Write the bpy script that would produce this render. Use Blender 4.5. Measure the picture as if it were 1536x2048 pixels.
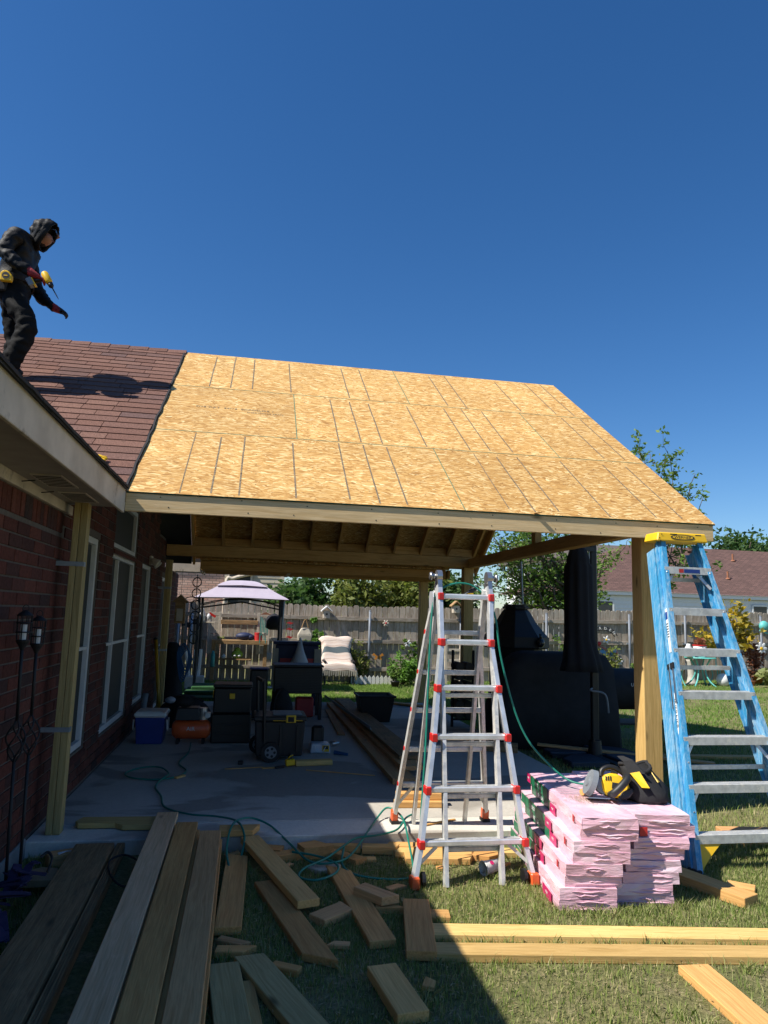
import bpy, bmesh, math, random
import numpy as np
from mathutils import Vector, Matrix

random.seed(7)
rng = np.random.default_rng(11)
for _o in list(bpy.data.objects):
    bpy.data.objects.remove(_o)
scene = bpy.context.scene
COL = scene.collection

# ------------------------------------------------------------------ camera
def cam_matrix(yaw, pitch, roll, pos):
    y, p, r = map(math.radians, (yaw, pitch, roll))
    fwd = Vector((math.sin(y)*math.cos(p), math.cos(y)*math.cos(p), math.sin(p)))
    right = Vector((math.cos(y), -math.sin(y), 0))
    up = right.cross(fwd)
    R = right*math.cos(r) + up*math.sin(r)
    U = up*math.cos(r) - right*math.sin(r)
    m = Matrix((R, U, -fwd)).transposed().to_4x4()
    m.translation = pos
    return m
cam_data = bpy.data.cameras.new('camera')
cam = bpy.data.objects.new('camera', cam_data)
COL.objects.link(cam)
cam.matrix_world = cam_matrix(10.27, 8.2, 1.67, Vector((0, 0, 1.6)))
cam_data.sensor_fit = 'VERTICAL'
cam_data.sensor_height = 36.0
cam_data.sensor_width = 27.0
cam_data.lens = 1440.0/2048.0*36.0
cam_data.clip_start = 0.05
cam_data.clip_end = 2000
scene.camera = cam

# ------------------------------------------------------------------ sky, sun, exposure
SUN = Vector((-1.934, -0.495, 2.37)).normalized()      # towards the sun
world = bpy.data.worlds.new('World')
scene.world = world
world.use_nodes = True
wn = world.node_tree.nodes
sky = wn.new('ShaderNodeTexSky')
sky.sky_type = 'NISHITA'
sky.sun_disc = False
sky.sun_elevation = math.asin(SUN.z)
sky.sun_rotation = math.atan2(SUN.x, SUN.y)
sky.altitude = 200
sky.air_density = 1.0
sky.dust_density = 0.3
sky.ozone_density = 5.0
wn['Background'].inputs[1].default_value = 0.088
hue = wn.new('ShaderNodeHueSaturation')
hue.inputs['Saturation'].default_value = 1.24
hue.inputs['Hue'].default_value = 0.504
world.node_tree.links.new(sky.outputs[0], hue.inputs['Color'])
world.node_tree.links.new(hue.outputs[0], wn['Background'].inputs[0])
sd = bpy.data.lights.new('sun', 'SUN')
sd.energy = 5.0
sd.angle = math.radians(0.5)
sd.color = (1.0, 0.95, 0.86)
sun = bpy.data.objects.new('sun', sd)
COL.objects.link(sun)
sun.rotation_euler = (-SUN).to_track_quat('-Z', 'Y').to_euler()
sun.location = SUN*40
scene.view_settings.view_transform = 'Standard'
scene.view_settings.look = 'None'
scene.view_settings.exposure = 0.55
scene.view_settings.gamma = 1.0
scene.cycles.max_bounces = 5
scene.cycles.diffuse_bounces = 2
scene.cycles.glossy_bounces = 3
scene.cycles.transparent_max_bounces = 6

# ------------------------------------------------------------------ mesh helpers
V = Vector
class MB:
    """collects vertices and faces of one mesh"""
    def __init__(s):
        s.v = []; s.f = []; s.m = []; s.cur = 0
    def add(s, vs, fs):
        b = len(s.v)
        s.v += [tuple(x) for x in vs]
        for f in fs:
            s.f.append(tuple(b+i for i in f)); s.m.append(s.cur)
        return s
    def hexa(s, c):
        return s.add(c, [(0,3,2,1),(4,5,6,7),(0,1,5,4),(1,2,6,5),(2,3,7,6),(3,0,4,7)])
    def box(s, x0, x1, y0, y1, z0, z1):
        return s.hexa([(x0,y0,z0),(x1,y0,z0),(x1,y1,z0),(x0,y1,z0),(x0,y0,z1),(x1,y0,z1),(x1,y1,z1),(x0,y1,z1)])
    def beam(s, p0, p1, w, h, up=(0,0,1), w1=None, h1=None):
        p0, p1 = V(p0), V(p1)
        d = (p1-p0).normalized(); u = V(up)
        if abs(d.dot(u.normalized())) > .98: u = V((0,1,0))
        sx = d.cross(u).normalized(); sz = sx.cross(d).normalized()
        w1 = w if w1 is None else w1; h1 = h if h1 is None else h1
        def ring(p, a, b): return [p-sx*a/2-sz*b/2, p+sx*a/2-sz*b/2, p+sx*a/2+sz*b/2, p-sx*a/2+sz*b/2]
        A = ring(p0, w, h); B = ring(p1, w1, h1)
        return s.add(A+B, [(0,1,2,3),(7,6,5,4),(0,4,5,1),(1,5,6,2),(2,6,7,3),(3,7,4,0)])
    def cyl(s, p0, p1, r0, r1=None, n=12, caps=True):
        r1 = r0 if r1 is None else r1
        return s.tube([p0, p1], [r0, r1], n, caps)
    def tube(s, path, r, n=8, caps=True, closed=False):
        P = [V(p) for p in path]; k = len(P)
        R = r if isinstance(r, (list, tuple)) else [r]*k
        base = len(s.v); prev = None
        for i in range(k):
            if closed: t = (P[(i+1) % k]-P[i-1])
            else: t = P[min(i+1, k-1)]-P[max(i-1, 0)]
            t = t.normalized() if t.length > 1e-9 else V((0,0,1))
            if prev is None:
                a = V((0,0,1)) if abs(t.z) < .9 else V((1,0,0))
                nrm = t.cross(a).normalized()
            else:
                nrm = (prev - t*prev.dot(t))
                nrm = nrm.normalized() if nrm.length > 1e-9 else t.orthogonal().normalized()
            prev = nrm; bn = t.cross(nrm)
            for j in range(n):
                an = 2*math.pi*j/n
                s.v.append(tuple(P[i]+(nrm*math.cos(an)+bn*math.sin(an))*R[i]))
        kk = k if closed else k-1
        for i in range(kk):
            a0 = base+i*n; b0 = base+((i+1) % k)*n
            for j in range(n):
                s.f.append((a0+j, a0+(j+1) % n, b0+(j+1) % n, b0+j)); s.m.append(s.cur)
        if caps and not closed:
            s.f.append(tuple(base+j for j in reversed(range(n)))); s.m.append(s.cur)
            s.f.append(tuple(base+(k-1)*n+j for j in range(n))); s.m.append(s.cur)
        return s
    def lathe(s, prof, c=(0,0,0), n=20, sx=1, sy=1, cap=True):
        base = len(s.v); k = len(prof)
        for (r, z) in prof:
            for j in range(n):
                a = 2*math.pi*j/n
                s.v.append((c[0]+r*math.cos(a)*sx, c[1]+r*math.sin(a)*sy, c[2]+z))
        for i in range(k-1):
            for j in range(n):
                s.f.append((base+i*n+j, base+i*n+(j+1) % n, base+(i+1)*n+(j+1) % n, base+(i+1)*n+j)); s.m.append(s.cur)
        if cap:
            s.f.append(tuple(base+j for j in reversed(range(n)))); s.m.append(s.cur)
            s.f.append(tuple(base+(k-1)*n+j for j in range(n))); s.m.append(s.cur)
        return s
    def loft(s, rings, cap=True):
        base = len(s.v); n = len(rings[0])
        for r in rings: s.v += [tuple(p) for p in r]
        for i in range(len(rings)-1):
            for j in range(n):
                s.f.append((base+i*n+j, base+i*n+(j+1) % n, base+(i+1)*n+(j+1) % n, base+(i+1)*n+j)); s.m.append(s.cur)
        if cap:
            s.f.append(tuple(base+j for j in reversed(range(n)))); s.m.append(s.cur)
            s.f.append(tuple(base+(len(rings)-1)*n+j for j in range(n))); s.m.append(s.cur)
        return s
    def prism(s, poly, o, ax, ay, az, t):
        o, ax, ay, az = V(o), V(ax), V(ay), V(az)
        A = [o+ax*p[0]+ay*p[1] for p in poly]; B = [a+az*t for a in A]
        return s.loft([A, B])
    def ball(s, c, rx, ry=None, rz=None, n=10, k=6):
        ry = ry or rx; rz = rz or rx
        prof = []
        base = len(s.v)
        for i in range(k+1):
            th = math.pi*i/k
            for j in range(n):
                a = 2*math.pi*j/n
                s.v.append((c[0]+rx*math.sin(th)*math.cos(a), c[1]+ry*math.sin(th)*math.sin(a), c[2]-rz*math.cos(th)))
        for i in range(k):
            for j in range(n):
                s.f.append((base+i*n+j, base+i*n+(j+1) % n, base+(i+1)*n+(j+1) % n, base+(i+1)*n+j)); s.m.append(s.cur)
        return s
    def xf(s, M, start=0):
        s.v[start:] = [tuple(M @ V(p)) for p in s.v[start:]]
        return s
    def mesh(s, name, smooth=False, bevel=0):
        me = bpy.data.meshes.new(name)
        me.from_pydata(s.v, [], s.f)
        if any(s.m): me.polygons.foreach_set('material_index', s.m)
        if bevel:
            bm = bmesh.new(); bm.from_mesh(me)
            bmesh.ops.bevel(bm, geom=bm.edges[:], offset=bevel, segments=1, affect='EDGES', clamp_overlap=True)
            bm.to_mesh(me); bm.free()
        if smooth:
            me.polygons.foreach_set('use_smooth', [True]*len(me.polygons))
        me.update()
        return me

def pmat(o): return Matrix.LocRotScale(o.location, o.rotation_euler, o.scale)
def obj(name, mesh, mats, parent=None, loc=(0,0,0), rot=None, smooth=False, bevel=0, mtx=None):
    if isinstance(mesh, MB): mesh = mesh.mesh(name, smooth, bevel)
    if mats is not None and not mesh.materials:
        for m in (mats if isinstance(mats, (list, tuple)) else [mats]): mesh.materials.append(m)
    o = bpy.data.objects.new(name, mesh); COL.objects.link(o)
    if mtx is not None:
        l, q, sc = mtx.decompose(); o.location = l; o.rotation_euler = q.to_euler(); o.scale = sc
    else:
        o.location = loc
        if rot is not None: o.rotation_euler = rot
    if parent is not None:
        o.parent = parent
        m = M_WORLD[parent.name]
        o.matrix_parent_inverse = m.inverted()
    M_WORLD[o.name] = pmat(o)
    return o
M_WORLD = {}
def tag(o, label, cat, group=None, kind=None):
    o['label'] = label
    if cat: o['category'] = cat
    if group: o['group'] = group
    if kind: o['kind'] = kind
    return o
def thing(name, label, cat, loc=(0,0,0), rot=None, group=None):
    o = bpy.data.objects.new(name, None); COL.objects.link(o)
    o.empty_display_size = .1
    o.location = loc
    if rot is not None: o.rotation_euler = rot
    M_WORLD[o.name] = pmat(o)
    return tag(o, label, cat, group)
def structure(o):
    o['kind'] = 'structure'; return o
def stuff(o):
    o['kind'] = 'stuff'; return o
def frame(p0, p1, up=(0,0,1)):
    p0, p1 = V(p0), V(p1)
    d = (p1-p0).normalized(); u = V(up)
    if abs(d.dot(u.normalized())) > .98: u = V((0,1,0))
    sy = u.cross(d).normalized(); sz = d.cross(sy)
    m = Matrix((d, sy, sz)).transposed().to_4x4(); m.translation = (p0+p1)/2
    return m, (p1-p0).length
def board(name, p0, p1, w, t, mat, parent=None, up=(0,0,1), bevel=.003, ends=None):
    """a sawn board: local x is its length, w across, t thick along up"""
    m, L = frame(p0, p1, up)
    b = MB().box(-L/2, L/2, -w/2, w/2, -t/2, t/2)
    if ends:      # skewed cuts: (shift at start, shift at end)
        a, e = ends
        vs = []
        for (x, y, z) in b.v:
            vs.append((x + (a if x < 0 else e)*(y/w), y, z))
        b.v = vs
    return obj(name, b.mesh(name, False, bevel), mat, parent, mtx=m)
def copy_tree(root, loc, rotz=0, label=None, group=None):
    r = root.copy(); COL.objects.link(r); r.location = loc; r.rotation_euler = (0, 0, rotz)
    if label: r['label'] = label
    if group: r['group'] = group
    for ch in root.children:
        c = ch.copy(); COL.objects.link(c); c.parent = r
        for g in ch.children:
            d = g.copy(); COL.objects.link(d); d.parent = c
    return r
def spline(pts, k=8, closed=False):
    P = [V(p) for p in pts]; n = len(P); out = []
    rngi = range(n) if closed else range(n-1)
    for i in rngi:
        if closed: a, b, c, d = P[i-1], P[i], P[(i+1) % n], P[(i+2) % n]
        else: a, b, c, d = P[max(i-1,0)], P[i], P[i+1], P[min(i+2,n-1)]
        for j in range(k):
            t = j/k
            out.append(.5*((2*b)+(c-a)*t+(2*a-5*b+4*c-d)*t*t+(3*b-a-3*c+d)*t**3))
    if not closed: out.append(P[-1])
    return out
_dg = None
def text_obj(name, s, size, mtx, mat, parent, ext=.0008, align='CENTER', sx=1.0):
    cu = bpy.data.curves.new(name, 'FONT'); cu.body = s; cu.size = size; cu.extrude = ext
    cu.align_x = align; cu.align_y = 'CENTER'
    t = bpy.data.objects.new(name, cu); COL.objects.link(t)
    bpy.context.view_layer.update()
    me = bpy.data.meshes.new_from_object(t.evaluated_get(bpy.context.evaluated_depsgraph_get()))
    bpy.data.objects.remove(t)
    if sx != 1.0: me.transform(Matrix.Diagonal((sx, 1, 1, 1)))
    me.materials.clear()
    return obj(name, me, mat, parent, mtx=mtx)
def axes(o, ax, ay):
    ax = V(ax).normalized(); ay = V(ay); ay = (ay-ax*ay.dot(ax)).normalized(); az = ax.cross(ay)
    m = Matrix((ax, ay, az)).transposed().to_4x4(); m.translation = V(o); return m
def gz(x, y):
    """height of the lawn: it rises a little towards the far right"""
    t = np.clip((y-9)/6, 0, 1); t = t*t*(3-2*t)
    r = .016*np.maximum(0, x-3)*t
    return r if np.ndim(r) else float(r)

# ------------------------------------------------------------------ materials
def nodes(name):
    m = bpy.data.materials.new(name); m.use_nodes = True
    nt = m.node_tree
    return m, nt, nt.nodes, nt.links, nt.nodes['Principled BSDF']
def ramp(N, L, fac, stops, interp='LINEAR'):
    r = N.new('ShaderNodeValToRGB'); e = r.color_ramp.elements; r.color_ramp.interpolation = interp
    e[0].position, e[0].color = stops[0][0], (*stops[0][1], 1)
    e[1].position, e[1].color = stops[-1][0], (*stops[-1][1], 1)
    for p, c in stops[1:-1]:
        x = e.new(p); x.color = (*c, 1)
    L.new(fac, r.inputs[0]); return r.outputs[0]
def noise(N, L, vec, scale, detail=4, rough=.55, dist=0):
    n = N.new('ShaderNodeTexNoise'); n.inputs['Scale'].default_value = scale
    n.inputs['Detail'].default_value = detail; n.inputs['Roughness'].default_value = rough
    n.inputs['Distortion'].default_value = dist
    if vec is not None: L.new(vec, n.inputs['Vector'])
    return n
def mapping(N, L, vec, scale=(1,1,1), rot=(0,0,0), loc=(0,0,0)):
    m = N.new('ShaderNodeMapping'); m.inputs['Scale'].default_value = scale
    m.inputs['Rotation'].default_value = rot; m.inputs['Location'].default_value = loc
    L.new(vec, m.inputs['Vector']); return m.outputs[0]
def mix(N, L, fac, a, b, mode='MIX'):
    x = N.new('ShaderNodeMix'); x.data_type = 'RGBA'; x.blend_type = mode
    for i, val in ((0, fac), (6, a), (7, b)):
        if hasattr(val, 'is_output') or isinstance(val, bpy.types.NodeSocket): L.new(val, x.inputs[i])
        elif i == 0: x.inputs[0].default_value = val
        else: x.inputs[i].default_value = (*val, 1)
    return x.outputs[2]
def math_n(N, L, op, a, b=None, clamp=False):
    x = N.new('ShaderNodeMath'); x.operation = op; x.use_clamp = clamp
    for i, val in ((0, a), (1, b)):
        if val is None: continue
        if isinstance(val, bpy.types.NodeSocket): L.new(val, x.inputs[i])
        else: x.inputs[i].default_value = val
    return x.outputs[0]
def bump(N, L, bsdf, h, strength=.3, dist=.01):
    b = N.new('ShaderNodeBump'); b.inputs['Strength'].default_value = strength; b.inputs['Distance'].default_value = dist
    L.new(h, b.inputs['Height']); L.new(b.outputs[0], bsdf.inputs['Normal'])
def objcoord(N, L, jitter=True):
    t = N.new('ShaderNodeTexCoord')
    if not jitter: return t.outputs['Object']
    oi = N.new('ShaderNodeObjectInfo')
    a = N.new('ShaderNodeVectorMath'); a.operation = 'MULTIPLY_ADD'
    c = N.new('ShaderNodeCombineXYZ')
    for i, k in enumerate((37.0, 13.0, 71.0)):
        L.new(math_n(N, L, 'MULTIPLY', oi.outputs['Random'], k), c.inputs[i])
    a.inputs[1].default_value = (1,1,1)
    L.new(t.outputs['Object'], a.inputs[0]); L.new(c.outputs[0], a.inputs[2])
    return a.outputs[0]
def island(N, L):
    """one random number per object and per loose piece"""
    g = N.new('ShaderNodeNewGeometry'); oi = N.new('ShaderNodeObjectInfo')
    return math_n(N, L, 'FRACT', math_n(N, L, 'ADD', g.outputs['Random Per Island'], oi.outputs['Random']))
def plain(name, col, rough=.6, metal=0.0, var=.12, scale=8, bmp=0.0, dirt=None, spec=.5):
    m, nt, N, L, B = nodes(name)
    co = objcoord(N, L)
    n = noise(N, L, co, scale, 5)
    d = [max(0, c*(1-var*1.6)) for c in col]; l = [min(1, c*(1+var)) for c in col]
    c = ramp(N, L, n.outputs['Fac'], [(.3, d), (.7, l)])
    if dirt:
        n2 = noise(N, L, co, scale*.6, 8, .7)
        f = ramp(N, L, n2.outputs['Fac'], [(dirt[1], (0,0,0)), (dirt[1]+.09, (1,1,1))])
        c = mix(N, L, f, c, dirt[0])
    L.new(c, B.inputs['Base Color'])
    B.inputs['Roughness'].default_value = rough; B.inputs['Metallic'].default_value = metal
    B.inputs['Specular IOR Level'].default_value = spec
    if bmp: bump(N, L, B, noise(N, L, co, scale*5, 6).outputs['Fac'], bmp, .004)
    return m
def wood(name, light, dark, rough=.75, ring=9.0, weather=None, knots=True, bmp=.25):
    m, nt, N, L, B = nodes(name)
    co = objcoord(N, L)
    warp = noise(N, L, mapping(N, L, co, (1.2, 4, 4)), 1.5, 2)
    a = N.new('ShaderNodeVectorMath'); a.operation = 'MULTIPLY_ADD'
    a.inputs[1].default_value = (.0, .09, .09)
    L.new(warp.outputs['Color'], a.inputs[0]); L.new(co, a.inputs[2])
    st = mapping(N, L, a.outputs[0], (.55, ring*2.2, ring*2.2))
    g1 = noise(N, L, st, 2.2, 3, .5, .4)
    st2 = mapping(N, L, co, (4, 130, 130))
    g2 = noise(N, L, st2, 1.0, 3, .6)
    mid = [(x+y)/2 for x, y in zip(light, dark)]
    c = ramp(N, L, g1.outputs['Fac'], [(.30, dark), (.44, mid), (.52, light), (.6, mid), (.74, light)])
    fine = ramp(N, L, g2.outputs['Fac'], [(.3, (.84,.82,.79)), (.62, (1.05,1.05,1.05))])
    c = mix(N, L, 1.0, c, fine, 'MULTIPLY')
    big = noise(N, L, mapping(N, L, co, (.8, 2, 2)), 1.0, 3)
    c = mix(N, L, .55, c, mix(N, L, 1.0, c, ramp(N, L, big.outputs['Fac'], [(.3, (.66,.62,.58)), (.7, (1.12,1.1,1.08))]), 'MULTIPLY'))
    if knots:
        vo = N.new('ShaderNodeTexVoronoi'); vo.inputs['Scale'].default_value = 1.0
        L.new(mapping(N, L, co, (1.7, 5.2, 5.2)), vo.inputs['Vector'])
        k = ramp(N, L, vo.outputs['Distance'], [(.035, (1,1,1)), (.11, (0,0,0))])
        c = mix(N, L, k, c, [x*.32 for x in dark])
    if weather:
        w = noise(N, L, mapping(N, L, co, (2.0, 9, 9)), 2.0, 7, .7)
        c = mix(N, L, ramp(N, L, w.outputs['Fac'], [(.42, (0,0,0)), (.68, (.85,.85,.85))]), c, weather)
    oi = N.new('ShaderNodeObjectInfo')
    hv = N.new('ShaderNodeHueSaturation')
    mr = N.new('ShaderNodeMapRange'); mr.inputs[3].default_value = .80; mr.inputs[4].default_value = 1.14
    L.new(oi.outputs['Random'], mr.inputs[0]); L.new(mr.outputs[0], hv.inputs['Value']); L.new(c, hv.inputs['Color'])
    L.new(hv.outputs[0], B.inputs['Base Color'])
    B.inputs['Roughness'].default_value = rough; B.inputs['Specular IOR Level'].default_value = .25
    bump(N, L, B, math_n(N, L, 'ADD', g1.outputs['Fac'], g2.outputs['Fac']), bmp, .003)
    return m
def cells(name, cols, rough=.9, grain=.25, gscale=60, bmp=.3, spec=.2):
    """colour picked at random for each piece (brick, shingle, leaf), with grain"""
    m, nt, N, L, B = nodes(name)
    r = island(N, L)
    k = len(cols)
    c = ramp(N, L, r, [(i/max(1, k-1), x) for i, x in enumerate(cols)])
    co = objcoord(N, L)
    n = noise(N, L, co, gscale, 6, .7)
    c = mix(N, L, 1.0, c, ramp(N, L, n.outputs['Fac'], [(.25, (1-grain*1.6,)*3), (.75, (1+grain,)*3)]), 'MULTIPLY')
    L.new(c, B.inputs['Base Color']); B.inputs['Roughness'].default_value = rough
    B.inputs['Specular IOR Level'].default_value = spec
    if bmp: bump(N, L, B, n.outputs['Fac'], bmp, .004)
    return m
def leafy(name, cols, trans=.35, rough=.6):
    m, nt, N, L, B = nodes(name)
    g = N.new('ShaderNodeNewGeometry')
    c = ramp(N, L, g.outputs['Random Per Island'], [(i/max(1, len(cols)-1), x) for i, x in enumerate(cols)])
    L.new(c, B.inputs['Base Color']); B.inputs['Roughness'].default_value = rough
    B.inputs['Specular IOR Level'].default_value = .3
    t = N.new('ShaderNodeBsdfTranslucent'); mx = N.new('ShaderNodeMixShader')
    hv = N.new('ShaderNodeHueSaturation'); hv.inputs['Value'].default_value = 1.4; hv.inputs['Saturation'].default_value = 1.1
    L.new(c, hv.inputs['Color']); L.new(hv.outputs[0], t.inputs[0])
    mx.inputs[0].default_value = trans
    L.new(B.outputs[0], mx.inputs[1]); L.new(t.outputs[0], mx.inputs[2])
    L.new(mx.outputs[0], N['Material Output'].inputs[0])
    return m

def osb_material():
    m, nt, N, L, B = nodes('osb_sheathing')
    co = objcoord(N, L)
    warp = noise(N, L, co, 2.2, 2)
    layers = []
    for i, (ang, sc, off) in enumerate(((.15, (11, 50, 5), 0.0), (-.4, (13, 58, 5), 3.7), (.6, (14, 62, 5), 9.1), (-.08, (21, 95, 5), 5.3))):
        a = N.new('ShaderNodeVectorMath'); a.operation = 'MULTIPLY_ADD'; a.inputs[1].default_value = (.25, .25, 0)
        L.new(warp.outputs['Color'], a.inputs[0]); L.new(co, a.inputs[2])
        v = N.new('ShaderNodeTexVoronoi'); v.inputs['Randomness'].default_value = 1.0; v.inputs['Scale'].default_value = 1.0
        L.new(mapping(N, L, mapping(N, L, a.outputs[0], (1,1,1), (0,0,ang), (off, off*2, 0)), sc), v.inputs['Vector'])
        sep = N.new('ShaderNodeSeparateColor'); L.new(v.outputs['Color'], sep.inputs[0])
        layers.append((sep, v))
    tones = [(0, (.36,.185,.055)), (.2, (.50,.28,.088)), (.5, (.60,.36,.122)), (.78, (.67,.44,.175)), (.9, (.80,.60,.29)), (1, (.84,.68,.38))]
    c = ramp(N, L, layers[0][0].outputs[0], tones)
    for i in (1, 2, 3):
        ci = ramp(N, L, layers[i][0].outputs[0], tones)
        pick = ramp(N, L, layers[i][0].outputs[1], [(.52, (0,0,0)), (.56, (1,1,1))])
        c = mix(N, L, pick, c, ci)
    big = noise(N, L, co, 1.3, 3)
    c = mix(N, L, 1.0, c, ramp(N, L, big.outputs['Fac'], [(.3, (.86,.83,.78)), (.7, (1.05,1.04,1.02))]), 'MULTIPLY')
    fine = noise(N, L, mapping(N, L, co, (14, 110, 10)), 1.0, 4, .7)
    c = mix(N, L, 1.0, c, ramp(N, L, fine.outputs['Fac'], [(.32, (.74,.68,.6)), (.55, (1.03,1.02,1.0))]), 'MULTIPLY')
    oi = N.new('ShaderNodeObjectInfo'); hv = N.new('ShaderNodeHueSaturation')
    mr = N.new('ShaderNodeMapRange'); mr.inputs[3].default_value = .92; mr.inputs[4].default_value = 1.05
    L.new(oi.outputs['Random'], mr.inputs[0]); L.new(mr.outputs[0], hv.inputs['Value']); L.new(c, hv.inputs['Color'])
    L.new(hv.outputs[0], B.inputs['Base Color']); B.inputs['Roughness'].default_value = .7; B.inputs['Specular IOR Level'].default_value = .3
    bump(N, L, B, layers[1][0].outputs[2], .25, .004)
    return m
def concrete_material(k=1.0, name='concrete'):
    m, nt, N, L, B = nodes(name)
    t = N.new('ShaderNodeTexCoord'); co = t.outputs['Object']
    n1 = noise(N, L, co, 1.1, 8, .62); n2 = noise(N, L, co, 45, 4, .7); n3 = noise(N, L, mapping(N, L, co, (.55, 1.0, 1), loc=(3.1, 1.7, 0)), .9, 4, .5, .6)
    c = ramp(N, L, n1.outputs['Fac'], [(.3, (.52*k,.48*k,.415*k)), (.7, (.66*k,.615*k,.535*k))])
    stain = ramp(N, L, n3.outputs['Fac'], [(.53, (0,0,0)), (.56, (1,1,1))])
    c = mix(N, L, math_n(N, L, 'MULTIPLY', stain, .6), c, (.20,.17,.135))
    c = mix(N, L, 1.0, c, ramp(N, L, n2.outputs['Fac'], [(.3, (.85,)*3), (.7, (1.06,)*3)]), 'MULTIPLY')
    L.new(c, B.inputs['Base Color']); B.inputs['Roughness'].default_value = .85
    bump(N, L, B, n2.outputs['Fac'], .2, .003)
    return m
def ground_material():
    m, nt, N, L, B = nodes('lawn_soil')
    t = N.new('ShaderNodeTexCoord'); co = t.outputs['Object']
    n1 = noise(N, L, co, .8, 6, .6); n2 = noise(N, L, co, 38, 6, .75); n3 = noise(N, L, co, 6, 5, .6)
    c = ramp(N, L, n1.outputs['Fac'], [(.35, (.15,.165,.06)), (.65, (.26,.24,.11))])
    c = mix(N, L, ramp(N, L, n3.outputs['Fac'], [(.5, (0,0,0)), (.72, (.7,)*3)]), c, (.40,.33,.20))
    c = mix(N, L, 1.0, c, ramp(N, L, n2.outputs['Fac'], [(.3, (.45,)*3), (.7, (1.3,)*3)]), 'MULTIPLY')
    L.new(c, B.inputs['Base Color']); B.inputs['Roughness'].default_value = 1.0; B.inputs['Specular IOR Level'].default_value = .1
    bump(N, L, B, n2.outputs['Fac'], .8, .03)
    return m
def print_wrap(name, base):
    """pink plastic wrap with creases"""
    m, nt, N, L, B = nodes(name)
    co = objcoord(N, L)
    n = noise(N, L, mapping(N, L, co, (3, 5, 22)), 2.2, 5, .6, .6)
    n2 = noise(N, L, co, 3.2, 4)
    c = ramp(N, L, n2.outputs['Fac'], [(.3, [x*.86 for x in base]), (.5, base), (.72, (.84,.71,.75))])
    L.new(c, B.inputs['Base Color']); B.inputs['Roughness'].default_value = .38
    bump(N, L, B, n.outputs['Fac'], .6, .014)
    return m

M = {}
M['osb'] = osb_material()
M['osb_edge'] = plain('osb_green_edge', (.02,.075,.05), .8)
M['chalk'] = plain('grey_guide_print', (.20,.155,.10), .9, var=.5, scale=60)
M['green_seam'] = plain('green_seam_paint', (.10,.20,.12), .8, var=.3, scale=50)
M['fresh'] = wood('fresh_pine', (.76,.45,.165), (.62,.33,.11))
M['fascia_wood'] = wood('primed_pine', (.90,.68,.38), (.78,.55,.27))
M['fir'] = wood('red_fir', (.74,.39,.135), (.60,.28,.09))
M['treated'] = wood('treated_pine', (.72,.49,.19), (.56,.36,.12), ring=14)
M['treated_grey'] = wood('greenish_treated_pine', (.52,.40,.18), (.40,.30,.125), ring=12)
M['greywood'] = wood('grey_dry_board', (.74,.42,.185), (.60,.31,.125))
M['pale_board'] = wood('pale_dry_board', (.78,.50,.28), (.66,.39,.20))
M['weathered'] = wood('weathered_timber', (.48,.30,.145), (.29,.17,.078), weather=(.17,.115,.06), bmp=.7)
M['picket'] = wood('weathered_cedar', (.42,.355,.28), (.25,.20,.15), weather=(.50,.45,.385), bmp=.5)
M['picket_dark'] = wood('dark_weathered_cedar', (.17,.14,.11), (.09,.07,.055), weather=(.2,.18,.15), bmp=.5)
M['rafter'] = wood('rafter_pine', (.64,.38,.14), (.50,.27,.085))
M['brick'] = cells('red_brick', [(.105,.036,.026), (.14,.046,.033), (.09,.033,.026), (.065,.033,.029), (.16,.056,.039), (.125,.042,.031), (.052,.034,.031)], .92, .3, 40, .5)
M['mortar'] = plain('mortar', (.125,.105,.088), .95, scale=30, bmp=.4)
M['shingle'] = cells('brown_shingle', [(.165,.086,.066), (.20,.105,.08), (.18,.098,.078), (.22,.118,.09), (.15,.09,.08), (.19,.098,.074), (.24,.132,.10), (.14,.078,.065)], .95, .7, 120, .9)
M['felt'] = plain('black_felt', (.02,.02,.022), .9)
M['drip'] = plain('grey_drip_edge', (.32,.32,.31), .5, .3)
M['white_trim'] = plain('aged_white_paint', (.58,.50,.40), .65, var=.15, dirt=((.16,.13,.10), .58), scale=4)
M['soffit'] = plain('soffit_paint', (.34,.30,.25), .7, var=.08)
M['trim'] = plain('white_window_frame', (.62,.62,.60), .5, var=.05)
M['screen'] = plain('dark_solar_screen', (.022,.026,.024), .65, var=.1)
M['glass'] = plain('dark_glass', (.03,.035,.04), .12)
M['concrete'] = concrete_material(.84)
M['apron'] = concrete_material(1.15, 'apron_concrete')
M['foundation'] = plain('foundation_concrete', (.21,.22,.22), .9, bmp=.3)
M['soil'] = ground_material()
M['alu'] = plain('brushed_aluminium', (.74,.76,.78), .38, .55, var=.12, scale=14)
M['alu_dull'] = plain('dull_aluminium', (.64,.64,.62), .5, .35, var=.15, scale=20, dirt=((.76,.73,.66), .54))
M['steel'] = plain('steel', (.5,.5,.5), .35, .9)
M['post_steel'] = plain('fence_post_steel', (.17,.19,.22), .55, .2)
M['galv'] = plain('galvanised_steel', (.32,.36,.40), .5, .6)
M['red_plastic'] = plain('red_plastic', (.58,.022,.018), .4, var=.08)
M['orange_plastic'] = plain('orange_plastic', (.75,.12,.03), .4, var=.08)
M['blue_fg'] = plain('blue_fibreglass', (.035,.21,.50), .42, var=.1, scale=10, dirt=((.55,.62,.62), .57))
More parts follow.
